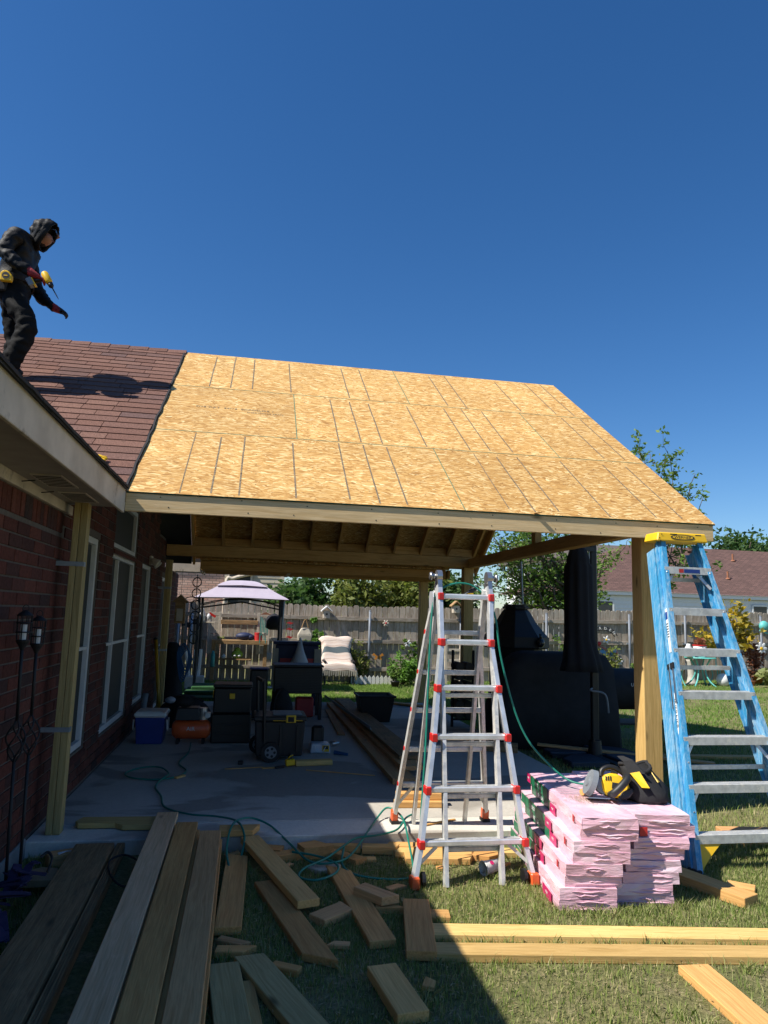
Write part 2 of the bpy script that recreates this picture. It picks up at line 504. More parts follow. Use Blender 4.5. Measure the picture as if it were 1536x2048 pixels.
def blue_rail():
    m, nt, N, L, B = nodes('worn_blue_fibreglass')
    t = N.new('ShaderNodeTexCoord'); co = t.outputs['Object']
    n1 = noise(N, L, mapping(N, L, co, (60, 60, 5)), 1.0, 6, .65); n2 = noise(N, L, mapping(N, L, co, (4, 4, 1.6)), 1.0, 3); n3 = noise(N, L, co, 70, 4, .7)
    f = ramp(N, L, math_n(N, L, 'ADD', n1.outputs['Fac'], math_n(N, L, 'MULTIPLY', n2.outputs['Fac'], .55)), [(.70, (0,0,0)), (1.05, (.6,.6,.6))])
    c = mix(N, L, f, (.045,.29,.54), (.56,.68,.71))
    c = mix(N, L, 1.0, c, ramp(N, L, n3.outputs['Fac'], [(.3, (.85,)*3), (.7, (1.08,)*3)]), 'MULTIPLY')
    L.new(c, B.inputs['Base Color']); B.inputs['Roughness'].default_value = .5
    return m
M['blue_fg'] = blue_rail()
M['yellow_plastic'] = plain('yellow_plastic', (.83,.50,.015), .42, var=.05)
M['black_plastic'] = plain('black_plastic', (.010,.010,.011), .45, var=.1)
M['dark_plastic'] = plain('charcoal_plastic', (.017,.018,.020), .5, var=.1)
M['black_fabric'] = plain('black_fabric', (.016,.016,.018), .85, var=.2, bmp=.4)
M['rubber'] = plain('black_rubber', (.014,.014,.014), .7)
M['grey_plastic'] = plain('grey_plastic', (.2,.22,.24), .5)
M['white_plastic'] = plain('white_plastic', (.72,.72,.70), .4, var=.05)
M['slate_plastic'] = plain('slate_plastic', (.03,.035,.05), .6)
M['navy_paint'] = plain('navy_paint', (.012,.022,.075), .6)
M['blue_plastic'] = plain('blue_plastic', (.012,.04,.22), .4, var=.06)
M['hose'] = plain('teal_hose', (.01,.19,.135), .45, var=.1)
M['blue_hose'] = plain('blue_hose', (.02,.11,.26), .5)
M['yellow_pole'] = plain('yellow_fibreglass', (.55,.30,.02), .45)
M['pink'] = print_wrap('pink_wrap', (.80,.48,.57))
M['pink_fibre'] = plain('pink_fibre', (.60,.40,.40), .95, var=.25, scale=40, bmp=.8)
M['magenta'] = plain('magenta_print', (.55,.015,.13), .4, var=.1)
M['green_print'] = plain('dark_green_print', (.012,.17,.075), .4, var=.12)
M['white_print'] = plain('white_print', (.8,.8,.78), .5, var=.02)
M['red_print'] = plain('red_print', (.5,.03,.03), .5, var=.02)
M['black_print'] = plain('black_print', (.02,.02,.02), .5, var=.02)
M['iron'] = plain('wrought_iron', (.012,.012,.013), .6)
M['canopy'] = plain('lilac_canopy', (.44,.39,.47), .8, var=.04)
M['leaf'] = leafy('leaf_green', [(.07,.14,.025), (.13,.22,.04), (.095,.18,.03), (.19,.27,.06), (.055,.11,.02)])
M['leaf_dark'] = leafy('leaf_dark', [(.03,.075,.02), (.055,.115,.028), (.085,.145,.038), (.04,.09,.024)])
M['leaf_olive'] = leafy('leaf_olive', [(.11,.15,.03), (.18,.21,.045), (.14,.18,.04), (.24,.245,.075), (.075,.11,.025)])
M['leaf_bright'] = leafy('leaf_bright', [(.10,.21,.03), (.14,.27,.05), (.08,.17,.03)])
M['leaf_yellow'] = leafy('leaf_yellow', [(.50,.36,.03), (.42,.33,.06), (.22,.22,.05), (.55,.36,.02), (.16,.18,.05)])
M['leaf_rust'] = leafy('leaf_rust', [(.28,.10,.05), (.22,.09,.045), (.33,.13,.07)])
M['leaf_pale'] = leafy('leaf_pale', [(.26,.29,.11), (.20,.24,.07), (.32,.33,.16)])
M['grass'] = leafy('grass_blades', [(.15,.21,.045), (.20,.28,.062), (.28,.33,.10), (.44,.41,.19), (.16,.25,.05), (.23,.30,.075), (.52,.46,.25), (.30,.34,.12)], .22)
M['lawn'] = leafy('far_grass_blades', [(.14,.25,.045), (.19,.30,.065), (.23,.33,.085), (.16,.27,.05)], .35)
M['bark'] = plain('bark', (.11,.09,.07), .95, bmp=.6, scale=14)
M['skin'] = plain('skin', (.25,.115,.07), .55, var=.06)
M['jacket'] = plain('black_jacket', (.007,.007,.008), .6, var=.3, scale=14, bmp=.6, spec=.22)
M['trousers'] = plain('black_trousers', (.009,.009,.009), .75, var=.2, scale=18, bmp=.5, spec=.15)
M['red_glove'] = plain('red_glove', (.30,.02,.025), .7, var=.2, scale=30)
M['roof_red'] = None
M['turquoise'] = plain('turquoise_paint', (.12,.50,.45), .5)
M['orange_pot'] = plain('orange_pot', (.62,.24,.03), .6)
M['terracotta'] = plain('terracotta', (.30,.12,.06), .8)
M['white_paint'] = plain('white_paint', (.75,.75,.73), .6, var=.05)
M['cream'] = plain('cream_paint', (.55,.47,.36), .7, dirt=((.25,.2,.14), .62))
M['lime'] = plain('lime_green', (.38,.55,.06), .6)
M['teal'] = plain('teal_metal', (.06,.30,.27), .4, .3)
M['navy_cloth'] = plain('navy_cloth', (.008,.0085,.014), .85, var=.15, bmp=.3)
M['purple_cloth'] = plain('purple_cloth', (.03,.022,.07), .9, var=.2)
M['lips'] = plain('lips', (.16,.06,.045), .6)
M['cardboard'] = plain('tan_board', (.27,.19,.105), .85)
M['green_mat'] = plain('green_mat', (.02,.09,.025), .9, scale=60, var=.3)
M['plastic_bag'] = plain('white_plastic_bag', (.55,.56,.6), .35, bmp=.5)
M['beige_cloth'] = plain('beige_cloth', (.50,.45,.36), .85)
M['path'] = plain('path_concrete', (.48,.45,.40), .9)

# =================================================================== ground and slab
gx = sorted(set([-70, -40, -20, -10, -6, -4, -3, -2, -1, 0, 1, 2, 3] + list(np.linspace(3.5, 16, 14)) + [20, 30, 45, 70, 110]))
gy = sorted(set([-12, -4, 0, 2, 4, 6, 8] + list(np.linspace(9, 15, 9)) + [18, 22, 30, 45, 70, 110, 160]))
g = MB()
for y in gy:
    for x in gx: g.v.append((x, y, gz(min(x, 15), y)))
nx = len(gx)
for j in range(len(gy)-1):
    for i in range(nx-1):
        g.f.append((j*nx+i, j*nx+i+1, (j+1)*nx+i+1, (j+1)*nx+i)); g.m.append(0)
structure(obj('lawn_ground', g, M['soil'], smooth=True))
SLAB = .10
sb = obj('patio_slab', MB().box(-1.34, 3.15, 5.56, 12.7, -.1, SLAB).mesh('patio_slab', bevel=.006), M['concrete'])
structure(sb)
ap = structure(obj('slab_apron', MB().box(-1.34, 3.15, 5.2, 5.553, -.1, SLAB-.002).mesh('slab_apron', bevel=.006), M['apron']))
structure(obj('garden_path', MB().box(-1.2, 1.3, 15.75, 16.0, -.05, .03).mesh('garden_path', bevel=.005), M['path']))

# =================================================================== the brick house on the left
house = thing('brick_house', 'red brick house with brown shingle roof and white windows, its long wall at left', 'house', (-1.34, 5.0, 0))
WIN = [(6.0, 6.78, .42, 2.2), (7.4, 8.9, .39, 2.15), (7.4, 8.9, 2.2, 2.72), (9.37, 10.3, .42, 2.17), (11.5, 12.4, .1, 2.1)]
def wall_top(y):
    if y < 5.5: return 2.33
    if y < 6.2: return 2.44
    if y < 7.0: return 2.85
    if y < 10.8: return 3.3
    if y < 11.8: return 2.7
    return 2.27
ybr = sorted(set([-1.5, 5.5, 6.2, 7.0, 10.8, 11.8, 14.0] + [w[0] for w in WIN] + [w[1] for w in WIN]))
w = MB()
for a, b in zip(ybr[:-1], ybr[1:]):
    top = wall_top((a+b)/2)
    zs = [0.0]
    for q in WIN:
        if q[0] <= a+1e-6 and q[1] >= b-1e-6 and q[2] < top: zs += [q[2], q[3]]
    zs = sorted(zs) + [top]
    for k in range(0, len(zs)-1, 2):
        if zs[k+1] > zs[k]+1e-4: w.box(-1.62, -1.345, a, b, zs[k], zs[k+1])
wall = obj('wall', w, M['mortar'], house)
# bricks: the nearest 300 are single pieces, the others one mass
BL, BH, J = .228, .071, .011
bricks = []
def in_win(y0, y1, z0, z1):
    for q in WIN:
        if y1 > q[0]+.002 and y0 < q[1]-.002 and z1 > q[2]+.002 and z0 < q[3]-.002: return q
    return None
z = .125; course = 0
while z < 3.3:
    y = 2.4 - (BL/2 if course % 2 else 0)
    soldier = False
    while y < 14.0:
        y0, y1 = y, y+BL
        y += BL+J
        ym = (y0+y1)/2
        if z+BH > wall_top(ym)-.002 or z+BH > wall_top(y0)-.002: continue
        if ym < 5.5 and z+BH > 2.10: continue
        q = in_win(y0, y1, z, z+BH)
        if q:
            parts = []
            if y0 < q[0]-.02: parts.append((y0, q[0]-.002))
            if y1 > q[1]+.02: parts.append((q[1]+.002, y1))
            for a, b in parts:
                if not in_win(a, b, z, z+BH): bricks.append((a, b, z, z+BH))
        else: bricks.append((y0, min(y1, 14.0), z, z+BH))
    z += BH+J; course += 1
for i in range(int((5.5-2.4)/(BH+J))):            # soldier course under the soffit
    a = 2.4+i*(BH+J)
    bricks.append((a, a+BH, 2.115, 2.255))
def brick_mesh(l, h):
    return MB().box(-.012, .009, -l/2, l/2, -h/2, h/2).mesh('brick', bevel=.0025)
bm_cache = {}
near = sorted([b for b in bricks if b[0] > 4.0], key=lambda b: b[0])[:300]
nearset = set(near)
rest = MB()
for b in bricks:
    l, h = round(b[1]-b[0], 3), round(b[3]-b[2], 3)
    if b in nearset:
        key = (l, h)
        if key not in bm_cache: bm_cache[key] = brick_mesh(l, h)
        obj('brick', bm_cache[key], M['brick'], wall, (-1.345+random.uniform(-.0015, .0025), (b[0]+b[1])/2, (b[2]+b[3])/2), (random.uniform(-.006,.006), 0, random.uniform(-.006,.006)))
    else:
        d = random.uniform(-.001, .003)
        rest.box(-1.357, -1.336+d, b[0], b[1], b[2], b[3])
stuff(obj('brick_courses', rest, M['brick'], wall))
f = MB().box(-1.62, -1.325, -1.5, 5.2, -.05, .122)
obj('foundation', f.mesh('foundation', bevel=.008), M['foundation'], house)
def window(y0, y1, z0, z1, mullions=(), bars=(), fw=.055, door=False):
    fr = MB()
    X0, X1 = -1.43, -1.362
    fr.box(X0, X1, y0, y0+fw, z0, z1).box(X0, X1, y1-fw, y1, z0, z1)
    fr.box(X0, X1, y0+fw, y1-fw, z1-fw, z1).box(X0, X1, y0+fw, y1-fw, z0, z0+fw)
    wi = obj('door' if door else 'window', fr.mesh('frame', bevel=.003), M['trim'], house)
    obj('pane', MB().box(-1.412, -1.402, y0+fw*.8, y1-fw*.8, z0+fw*.8, z1-fw*.8), M['screen'], wi)
    for ym in mullions: obj('mullion', MB().box(X0+.006, X1-.004, ym-.018, ym+.018, z0+fw, z1-fw), M['trim'], wi)
    for zb in bars:
        ys = [y0+fw] + [m for m in mullions] + [y1-fw]
        for a, b in zip(ys[:-1], ys[1:]):
            a2 = a+(.018 if a in mullions else 0); b2 = b-(.018 if b in mullions else 0)
            obj('glazing_bar', MB().box(X0+.008, X1-.01, a2, b2, zb-.014, zb+.014), M['trim'], wi)
    if not door:
        s_ = MB()
        s_.hexa([(-1.362,y0,z0-.055),(-1.322,y0,z0-.07),(-1.322,y1,z0-.07),(-1.362,y1,z0-.055),(-1.362,y0,z0-.006),(-1.322,y0,z0-.03),(-1.322,y1,z0-.03),(-1.362,y1,z0-.006)])
        obj('sill', s_, M['brick'], wi)
    return wi
window(*WIN[0], bars=(1.25,))
window(*WIN[1], mullions=(7.9,), bars=(1.24,))
window(*WIN[2], fw=.05)
window(*WIN[3], bars=(1.25,))
dr = window(*WIN[4], door=True)
obj('handle', MB().cyl((-1.40,11.62,1.05),(-1.35,11.62,1.05),.02).ball((-1.335,11.62,1.05),.032), M['steel'], dr)
# soffit, frieze, fascia
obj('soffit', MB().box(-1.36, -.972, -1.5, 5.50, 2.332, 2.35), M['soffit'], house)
obj('frieze_board', MB().box(-1.344, -1.315, -1.5, 5.58, 2.262, 2.330).mesh('frieze', bevel=.003), M['white_trim'], house)
board('fascia', (-.961, -1.5, 2.388), (-.961, 5.545, 2.388), .022, .175, M['white_trim'], house)
for i in range(2):
    y0 = 4.25+i*.62
    vt = obj('vent', MB().box(-1.25, -1.08, y0, y0+.42, 2.325, 2.331), M['white_trim'], house)
    for k in range(7): obj('vent_slot', MB().box(-1.24, -1.09, y0+.03+k*.053, y0+.05+k*.053, 2.323, 2.3245), M['felt'], vt)
for y0 in (4.35, 4.75): obj('nail', MB().cyl((-1.315, y0, 2.30), (-1.235, y0-.03, 2.305), .0035, n=6), M['iron'], house)
# roof
SL = .686; TH = math.atan(SL); CT, ST = math.cos(TH), math.sin(TH)
EY, EZ = 5.53, 2.46
def RP(x, s, n=0.0): return V((x, EY+s*CT-n*ST, EZ+s*ST+n*CT))
RL = (8.90-EY)/CT
rf = MB()
rf.loft([[RP(-6,0,-.13), RP(-6,0,-.016), RP(-6,RL,-.016), RP(-6,RL,-.13)], [RP(-1.36,0,-.13), RP(-1.36,0,-.016), RP(-1.36,RL,-.016), RP(-1.36,RL,-.13)]])
rf.loft([[RP(-1.36,.0,-.03), RP(-1.36,.0,-.016), RP(-1.36,RL,-.016), RP(-1.36,RL,-.03)], [RP(-.972,.0,-.03), RP(-.972,.0,-.016), RP(-.972,RL,-.016), RP(-.972,RL,-.03)]])
def RQ(x, s, n=0.0): return V((x, 2*8.90-(EY+s*CT-n*ST), EZ+s*ST+n*CT))
rf.loft([[RQ(-6,0,-.13), RQ(-6,RL,-.13), RQ(-6,RL,-.016), RQ(-6,0,-.016)], [RQ(-.972,0,-.13), RQ(-.972,RL,-.13), RQ(-.972,RL,-.016), RQ(-.972,0,-.016)]])
def wz(x): return 2.485+SL*(-.93-x)
vx = -4.6
rf.loft([[V((-.93,-1.5,wz(-.93)-.02)), V((-.93,5.50,wz(-.93)-.02)), V((vx,5.5+(-.93-vx),wz(vx)-.02)), V((vx,-1.5,wz(vx)-.02))],
         [V((-.93,-1.5,wz(-.93))), V((-.93,5.50,wz(-.93))), V((vx,5.5+(-.93-vx),wz(vx))), V((vx,-1.5,wz(vx)))]])
roof = obj('roof', rf, M['felt'], house)
def shingle_mesh(wd):
    e, t = .15, .165
    lo, hi = .012, .003
    c = [(-wd/2,0,lo-.007),(wd/2,0,lo-.007),(wd/2,t,hi-.008),(-wd/2,t,hi-.008),(-wd/2,0,lo),(wd/2,0,lo),(wd/2,t,hi),(-wd/2,t,hi)]
    return MB().hexa(c).mesh('shingle')
sh_w = (.22, .28, .34, .42)
sh_mesh = {k: shingle_mesh(k-.006) for k in sh_w}
RM = Matrix((V((1,0,0)), V((0,CT,ST)), V((0,-ST,CT)))).transposed().to_4x4()
nrow = 28; ex = (RL-.06)/nrow
for r in range(nrow):
    s = r*ex
    yy = EY+s*CT
    xl = -.95-.80*(yy-EY)-.4
    x = -.955+random.uniform(-.012, .02)
    while x > xl:
        wd = random.choice(sh_w)
        m = RM.copy(); m.translation = RP(x-wd/2, s-.012, 0.0)
        m = m @ Matrix.Rotation(random.uniform(-.004,.004), 4, 'X')
        obj('shingle', sh_mesh[wd], M['shingle'], roof, mtx=m)
        x -= wd
capm = MB().loft([[(-.14,-.10,-.062),(-.14,0,.010),(-.14,.10,-.062),(-.14,.10,-.07),(-.14,0,0),(-.14,-.10,-.07)],[(.14,-.10,-.052),(.14,0,.022),(.14,.10,-.052),(.14,.10,-.06),(.14,0,.012),(.14,-.10,-.06)]]).mesh('ridge_cap')
x = -1.08
while x > -4.4:
    obj('ridge_cap', capm, M['shingle'], roof, (x, 8.90, EZ+RL*ST+.004)); x -= .225
ra = MB(); pts = []
for k in range(26):
    s = RL*k/25; pts.append(RP(-.955+random.uniform(-.006,.012), s, .010+random.uniform(-.004,.006)))
for a, b in zip(pts[:-1], pts[1:]): ra.beam(a, b, .016, .014, (0,-ST,CT))
obj('rake_edge_strip', ra, M['felt'], roof)
we = MB()
for k in range(40):
    ya = -1.5+7.0*k/40; yb = ya+7.0/40
    we.beam((-.935+random.uniform(-.004,.004), ya, 2.481+random.uniform(-.003,.004)), (-.935+random.uniform(-.004,.004), yb, 2.481+random.uniform(-.003,.004)), .03, .016)
obj('eave_edge_strip', we, M['felt'], roof)
# unseen wing added beyond the long wall to cast shade on the fence
obj('shade_wing_wall', MB().box(-6, -2.35, 14.0, 17.4, 0, 2.32), M['brick'], house)
obj('shade_wing_roof', MB().loft([[(-1.78,14.0,2.33),(-1.78,14.0,2.42),(-3.6,14.0,3.66),(-5.4,14.0,2.42),(-5.4,14.0,2.33)],[(-1.78,17.5,2.33),(-1.78,17.5,2.42),(-3.6,17.5,3.66),(-5.4,17.5,2.42),(-5.4,17.5,2.33)]]), M['felt'], house)
# little eave at the far end of the house
re = MB().box(-1.345, -.85, 12.5, 13.55, 2.275, 2.295)
obj('rear_soffit', re, M['white_paint'], house)
obj('rear_fascia', MB().box(-.849, -.825, 12.48, 13.57, 2.24, 2.40), M['white_trim'], house)
obj('rear_eave_board', MB().box(-1.345, -.85, 12.47, 12.499, 2.24, 2.40), M['white_trim'], house)
rr = MB().hexa([(-1.4,12.47,2.402),(-.80,12.47,2.402),(-.80,13.6,2.402),(-1.4,13.6,2.402),(-1.4,12.47,2.75),(-.80,12.47,2.425),(-.80,13.6,2.425),(-1.4,13.6,2.75)])
obj('rear_roof_edge', rr, M['felt'], house)
lt = obj('flood_light', MB().box(-1.345,-1.30,9.92,10.06,2.18,2.30).mesh('f', bevel=.01), M['white_trim'], house)
obj('lamp_head', MB().lathe([(.02,0),(.035,.02),(.06,.09),(.055,.1)], n=12).xf(Matrix.Translation((-1.30,9.9,2.25)) @ Matrix.Rotation(2.2,4,'Y')), M['white_trim'], lt)
obj('lamp_head', MB().lathe([(.02,0),(.035,.02),(.06,.09),(.055,.1)], n=12).xf(Matrix.Translation((-1.30,10.1,2.25)) @ Matrix.Rotation(2.4,4,'Y')), M['white_trim'], lt)

# =================================================================== the new patio roof
cover = thing('patio_cover', 'new gabled timber patio roof sheathed with golden strand board', 'patio roof', (1.4, 6.0, 0))
# sheathing: three rows of panels on the front slope
XL, XR = -.945, 3.905
rows = [(0.0, 1.345, [XL, 1.67, XR]), (1.345, 2.715, [XL, .355, 2.98, XR]), (2.715, RL, [XL, 1.67, XR])]
GUIDE = [[-.565, -.335, -.125, .31, .74, .975, 1.20, 2.06, 2.28, 2.50, 2.94, 3.385, 3.63],
         [.75, .965, 1.175, 1.615, 2.05, 2.265, 2.50, 3.485, 3.72],
         [-.56, -.335, -.10, .325, .98, 1.21, 2.13, 2.355, 3.03, 3.47, 3.695]]
FAINT = {(-0, -.565), (0, 2.06)}
def slope_mtx(x, s, n=0.0, back=False):
    if not back:
        m = RM.copy(); m.translation = RP(x, s, n)
    else:
        m = Matrix((V((1,0,0)), V((0,CT,-ST)), V((0,ST,CT)))).transposed().to_4x4(); m.translation = RQ(x, s, n)
    return m
for r, (s0, s1, xs) in enumerate(rows):
    for a, b in zip(xs[:-1], xs[1:]):
        L_, W_ = b-a-.004, s1-s0-.004
        bx = MB(); bx.box(-L_/2, L_/2, -W_/2, W_/2, -.014, 0)
        bx.m = [1, 0, 1, 1, 1, 1]
        pn = obj('sheathing_panel', bx, [M['osb'], M['osb_edge']], cover, mtx=slope_mtx((a+b)/2, (s0+s1)/2))
        pn.data.materials[1] = M['osb_edge']
        bx2 = MB(); n_ = 0
        for gxx in GUIDE[r]:
            if a+.02 < gxx < b-.02:
                y0 = s0+.02+ (random.uniform(0,.06)); y1 = s1-.03-random.uniform(0,.1)
                gm = MB(); k = y0
                wd_ = .0065 if gxx not in (-.565, 2.06) else .0045
                while k < y1:
                    k2 = min(y1, k+random.uniform(.25,.5))
                    j = random.uniform(-.002,.002)
                    gm.add([RP(gxx-wd_+j, k, .0012), RP(gxx+wd_+j, k, .0012), RP(gxx+wd_+j, k2, .0012), RP(gxx-wd_+j, k2, .0012)], [(0,1,2,3)])
                    k = k2+random.uniform(.0,.012)
                stuff(obj('printed_guide_line', gm, M['chalk'], pn))
        # painted green edge showing at the joints
        es = MB()
        if b < XR-.01: es.add([RP(b-.006, s0, .0014), RP(b+.002, s0, .0014), RP(b+.002, s1, .0014), RP(b-.006, s1, .0014)], [(0,1,2,3)])
        if s1 < RL-.01: es.add([RP(a, s1-.008, .0014), RP(b, s1-.008, .0014), RP(b, s1+.002, .0014), RP(a, s1+.002, .0014)], [(0,1,2,3)])
        if es.f: obj('seam_edge', es, M['green_seam'], pn)
        nh = MB()
        for q in range(int((b-a)/.4625)+1):
            xq = -.93+.4625*math.ceil((a+.93)/.4625)+q*.4625
            if xq > b-.02: break
            for w9 in range(7):
                p9 = RP(xq+random.uniform(-.01,.01), s0+.05+w9*(s1-s0-.1)/6, .0015)
                nh.add([p9+V((-.006,0,0)), p9+V((0,-.006*CT,-.006*ST)), p9+V((.006,0,0)), p9+V((0,.006*CT,.006*ST))], [(0,1,2,3)])
        if nh.f: stuff(obj('nail_heads', nh, M['chalk'], pn))
# stamp on the half panel
def roof_text(t, x, s, size, mat, parent):
    m = RM.copy(); m.translation = RP(x, s, .0016)
    return text_obj('printed_stamp', t, size, m, mat, parent, .0001)
roof_text('7/16 CAT  24/16  EXPOSURE 1', -.25, 2.06, .06, M['chalk'], pn)
roof_text('SHEATHING SPAN', .05, 1.98, .045, M['chalk'], pn)
# back slope
for a, b in ((XL, .9), (.9, 2.75), (2.75, XR)):
    for s0, s1 in ((.0, 1.35), (1.35, 2.7), (2.7, RL)):
        L_, W_ = b-a-.0004, s1-s0-.0004
        bx = MB().box(-L_/2, L_/2, -W_/2, W_/2, -.014, 0); bx.m = [0, 0, 1, 1, 1, 1]
        obj('sheathing_panel', bx, [M['osb'], M['osb_edge']], cover, mtx=slope_mtx((a+b)/2, (s0+s1)/2, 0, True))
board('fascia', (-.948, 5.5625, 2.385), (3.89, 5.5625, 2.385), .038, .14, M['fascia_wood'], cover)
fz = MB()
for xk in (-.6, -.12, .35, .9, 1.42, 1.95, 2.45, 2.9, 3.3, 3.75):
    for dz in (2.345, 2.425): fz.ball((xk+random.uniform(-.1,.1), 5.543, dz+random.uniform(-.012,.012)), .005, .002, .005, 6, 4)
stuff(obj('nail_heads', fz, M['iron'], cover))
board('board_splinter', (2.26, 5.545, 2.47), (2.31, 5.50, 2.478), .03, .006, M['fresh'], cover)
xr = -.93
while xr < 3.80:
    a, b = RP(xr, .03, -.10), RP(xr, RL-.03, -.10)
    board('rafter', a, b, .038, .14, M['rafter'], cover, (0,-ST,CT))
    a, b = RQ(xr, .03, -.10), RQ(xr, RL-.03, -.10)
    board('rafter', a, b, .038, .14, M['rafter'], cover, (0,ST,CT))
    xr += .4625
for f_ in (RP, RQ):
    board('barge_rafter', f_(3.87, .0, -.085), f_(3.87, RL-.01, -.085), .038, .14, M['rafter'], cover, (0,-ST,CT) if f_ is RP else (0,ST,CT))
board('ridge_board', (XL, 8.90, EZ+RL*ST-.13), (3.88, 8.90, EZ+RL*ST-.13), .038, .20, M['rafter'], cover)
board('header_beam', (-.93, 5.83, 2.437), (3.80, 5.83, 2.437), .14, .135, M['rafter'], cover)
board('rear_header', (-1.33, 11.80, 2.535), (3.76, 11.80, 2.535), .15, .17, M['rafter'], cover)
xr = -.93
while xr < 3.6:
    board('blocking', (xr+.022, 11.745, 2.69), (xr+.4405, 11.745, 2.69), .038, .13, M['rafter'], cover)
    xr += .4625
board('tie_beam', (3.66, 5.905, 2.515), (3.66, 11.72, 2.515), .13, .15, M['rafter'], cover)
board('king_post', (3.66, 8.90, 2.592), (3.66, 8.90, 4.46), .13, .09, M['rafter'], cover, (1,0,0))
def post(x, y, z0, z1, wdt, mat):
    return board('post', (x, y, z0), (x, y, z1), wdt, wdt, mat, cover, (0,1,0), .006)
post(3.41, 5.835, -.05, 2.368, .163, M['treated'])
post(3.61, 11.80, -.05, 2.448, .168, M['treated'])
post(3.21, 13.3, -.05, 2.255, .15, M['treated'])
# low flat roof behind: joists, deck, hangers
for k in range(7):
    y = 12.08+k*.235
    board('joist', (-.82, y, 2.335), (3.30, y, 2.335), .038, .14, M['rafter'], cover)
    if k: obj('joist_tie', MB().box(.60, .66, y-.03, y+.03, 2.255, 2.2645), M['white_trim'], cover)
obj('flat_deck', MB().box(-.82, 3.32, 11.9, 13.62, 2.408, 2.425), M['osb'], cover)
board('rim_beam', (3.34, 12.0, 2.335), (3.34, 13.6, 2.335), .04, .14, M['rafter'], cover)

# two built-up timber posts strapped to the house wall
def wall_post(y, label, strap_z):
    t = thing('wall_post', label, 'post', (-1.19, y, SLAB), group='timber posts strapped to the brick wall')
    board('ply', (-1.228, y+.05, SLAB), (-1.228, y+.05, 2.33), .10, .042, M['treated_grey'], t, (1,0,0))
    board('ply', (-1.180, y+.05, SLAB), (-1.180, y+.05, 2.33), .10, .048, M['treated_grey'], t, (1,0,0))
    for zz in strap_z:
        s_ = MB().box(-1.34, -1.156, y-.006, y-.002, zz, zz+.032)
        s_.box(-1.1555, -1.152, y-.006, y+.05, zz, zz+.032)
        obj('strap', s_, M['galv'], t)
    return t
wall_post(5.33, 'pair of upright treated boards strapped to the brick wall, nearest the camera', (.76, 1.88))
wall_post(11.05, 'pair of upright treated boards against the brick wall beyond the windows', (1.0, 1.9))

# =================================================================== back fence
fence = thing('wooden_fence', 'weathered grey dog-eared picket fence along the back of the yard', 'fence', (5, 17.6, 0))
def picket_mesh(h, wd):
    t = .016; e = .035
    poly = [(-wd/2, 0), (wd/2, 0), (wd/2, h-e), (wd/2-e*.8, h), (-wd/2+e*.8, h), (-wd/2, h-e)]
    b = MB().prism(poly, (0,0,0), (0,1,0), (1,0,0), (0,0,1), t)
    return b.mesh('picket', bevel=.002)
pk = [picket_mesh(1.80+random.uniform(-.015,.015), .138+random.uniform(-.004,.003)) for _ in range(5)]
x = -3.3
MP = Matrix((V((0,0,1)), V((1,0,0)), V((0,1,0)))).transposed().to_4x4()
while x < 15.6:
    gap = .012 if x < 1.2 else .004
    m = Matrix.Translation((x, 17.61+random.uniform(-.004,.004), gz(x,17.6)+.01+random.uniform(-.012,.012))) @ MP
    obj('picket', random.choice(pk), M['picket'], fence, mtx=m)
    x += .1405+gap
PX = [-3.2, -.9, 1.4, 2.9, 5.2, 7.46, 9.75, 11.35, 13.6, 15.7]
for a, b in zip(PX[:-1], PX[1:]):
    for zz in (.31, .96, 1.50):
        board('rail', (a+.004, 17.575, zz+gz(a,17.6)+random.uniform(-.012,.012)), (b-.004, 17.575, zz+gz(b,17.6)+random.uniform(-.012,.012)), .038, .088, M['picket'], fence)
for a in PX[3:-1]:
    p_ = obj('fence_post', MB().tube([(a,17.50,-.1),(a,17.50,1.70+gz(a,17.6))], .03, 12).ball((a,17.50,1.705+gz(a,17.6)),.034,.034,.02), M['post_steel'], fence, smooth=True)
    for zz in (.31, .96, 1.50): obj('bracket', MB().box(a-.06, a+.06, 17.530, 17.5545, zz+gz(a,17.6)-.02, zz+gz(a,17.6)+.02), M['galv'], p_)

# =================================================================== aluminium articulated ladder
lad = thing('multi_position_ladder', 'silver aluminium folding ladder with red rung locks standing open on grass and slab', 'ladder', (1.42, 4.9, 0))
def FY(z): return 4.42+.255*z
def RY(z): return 5.45-.30*(z-.1)
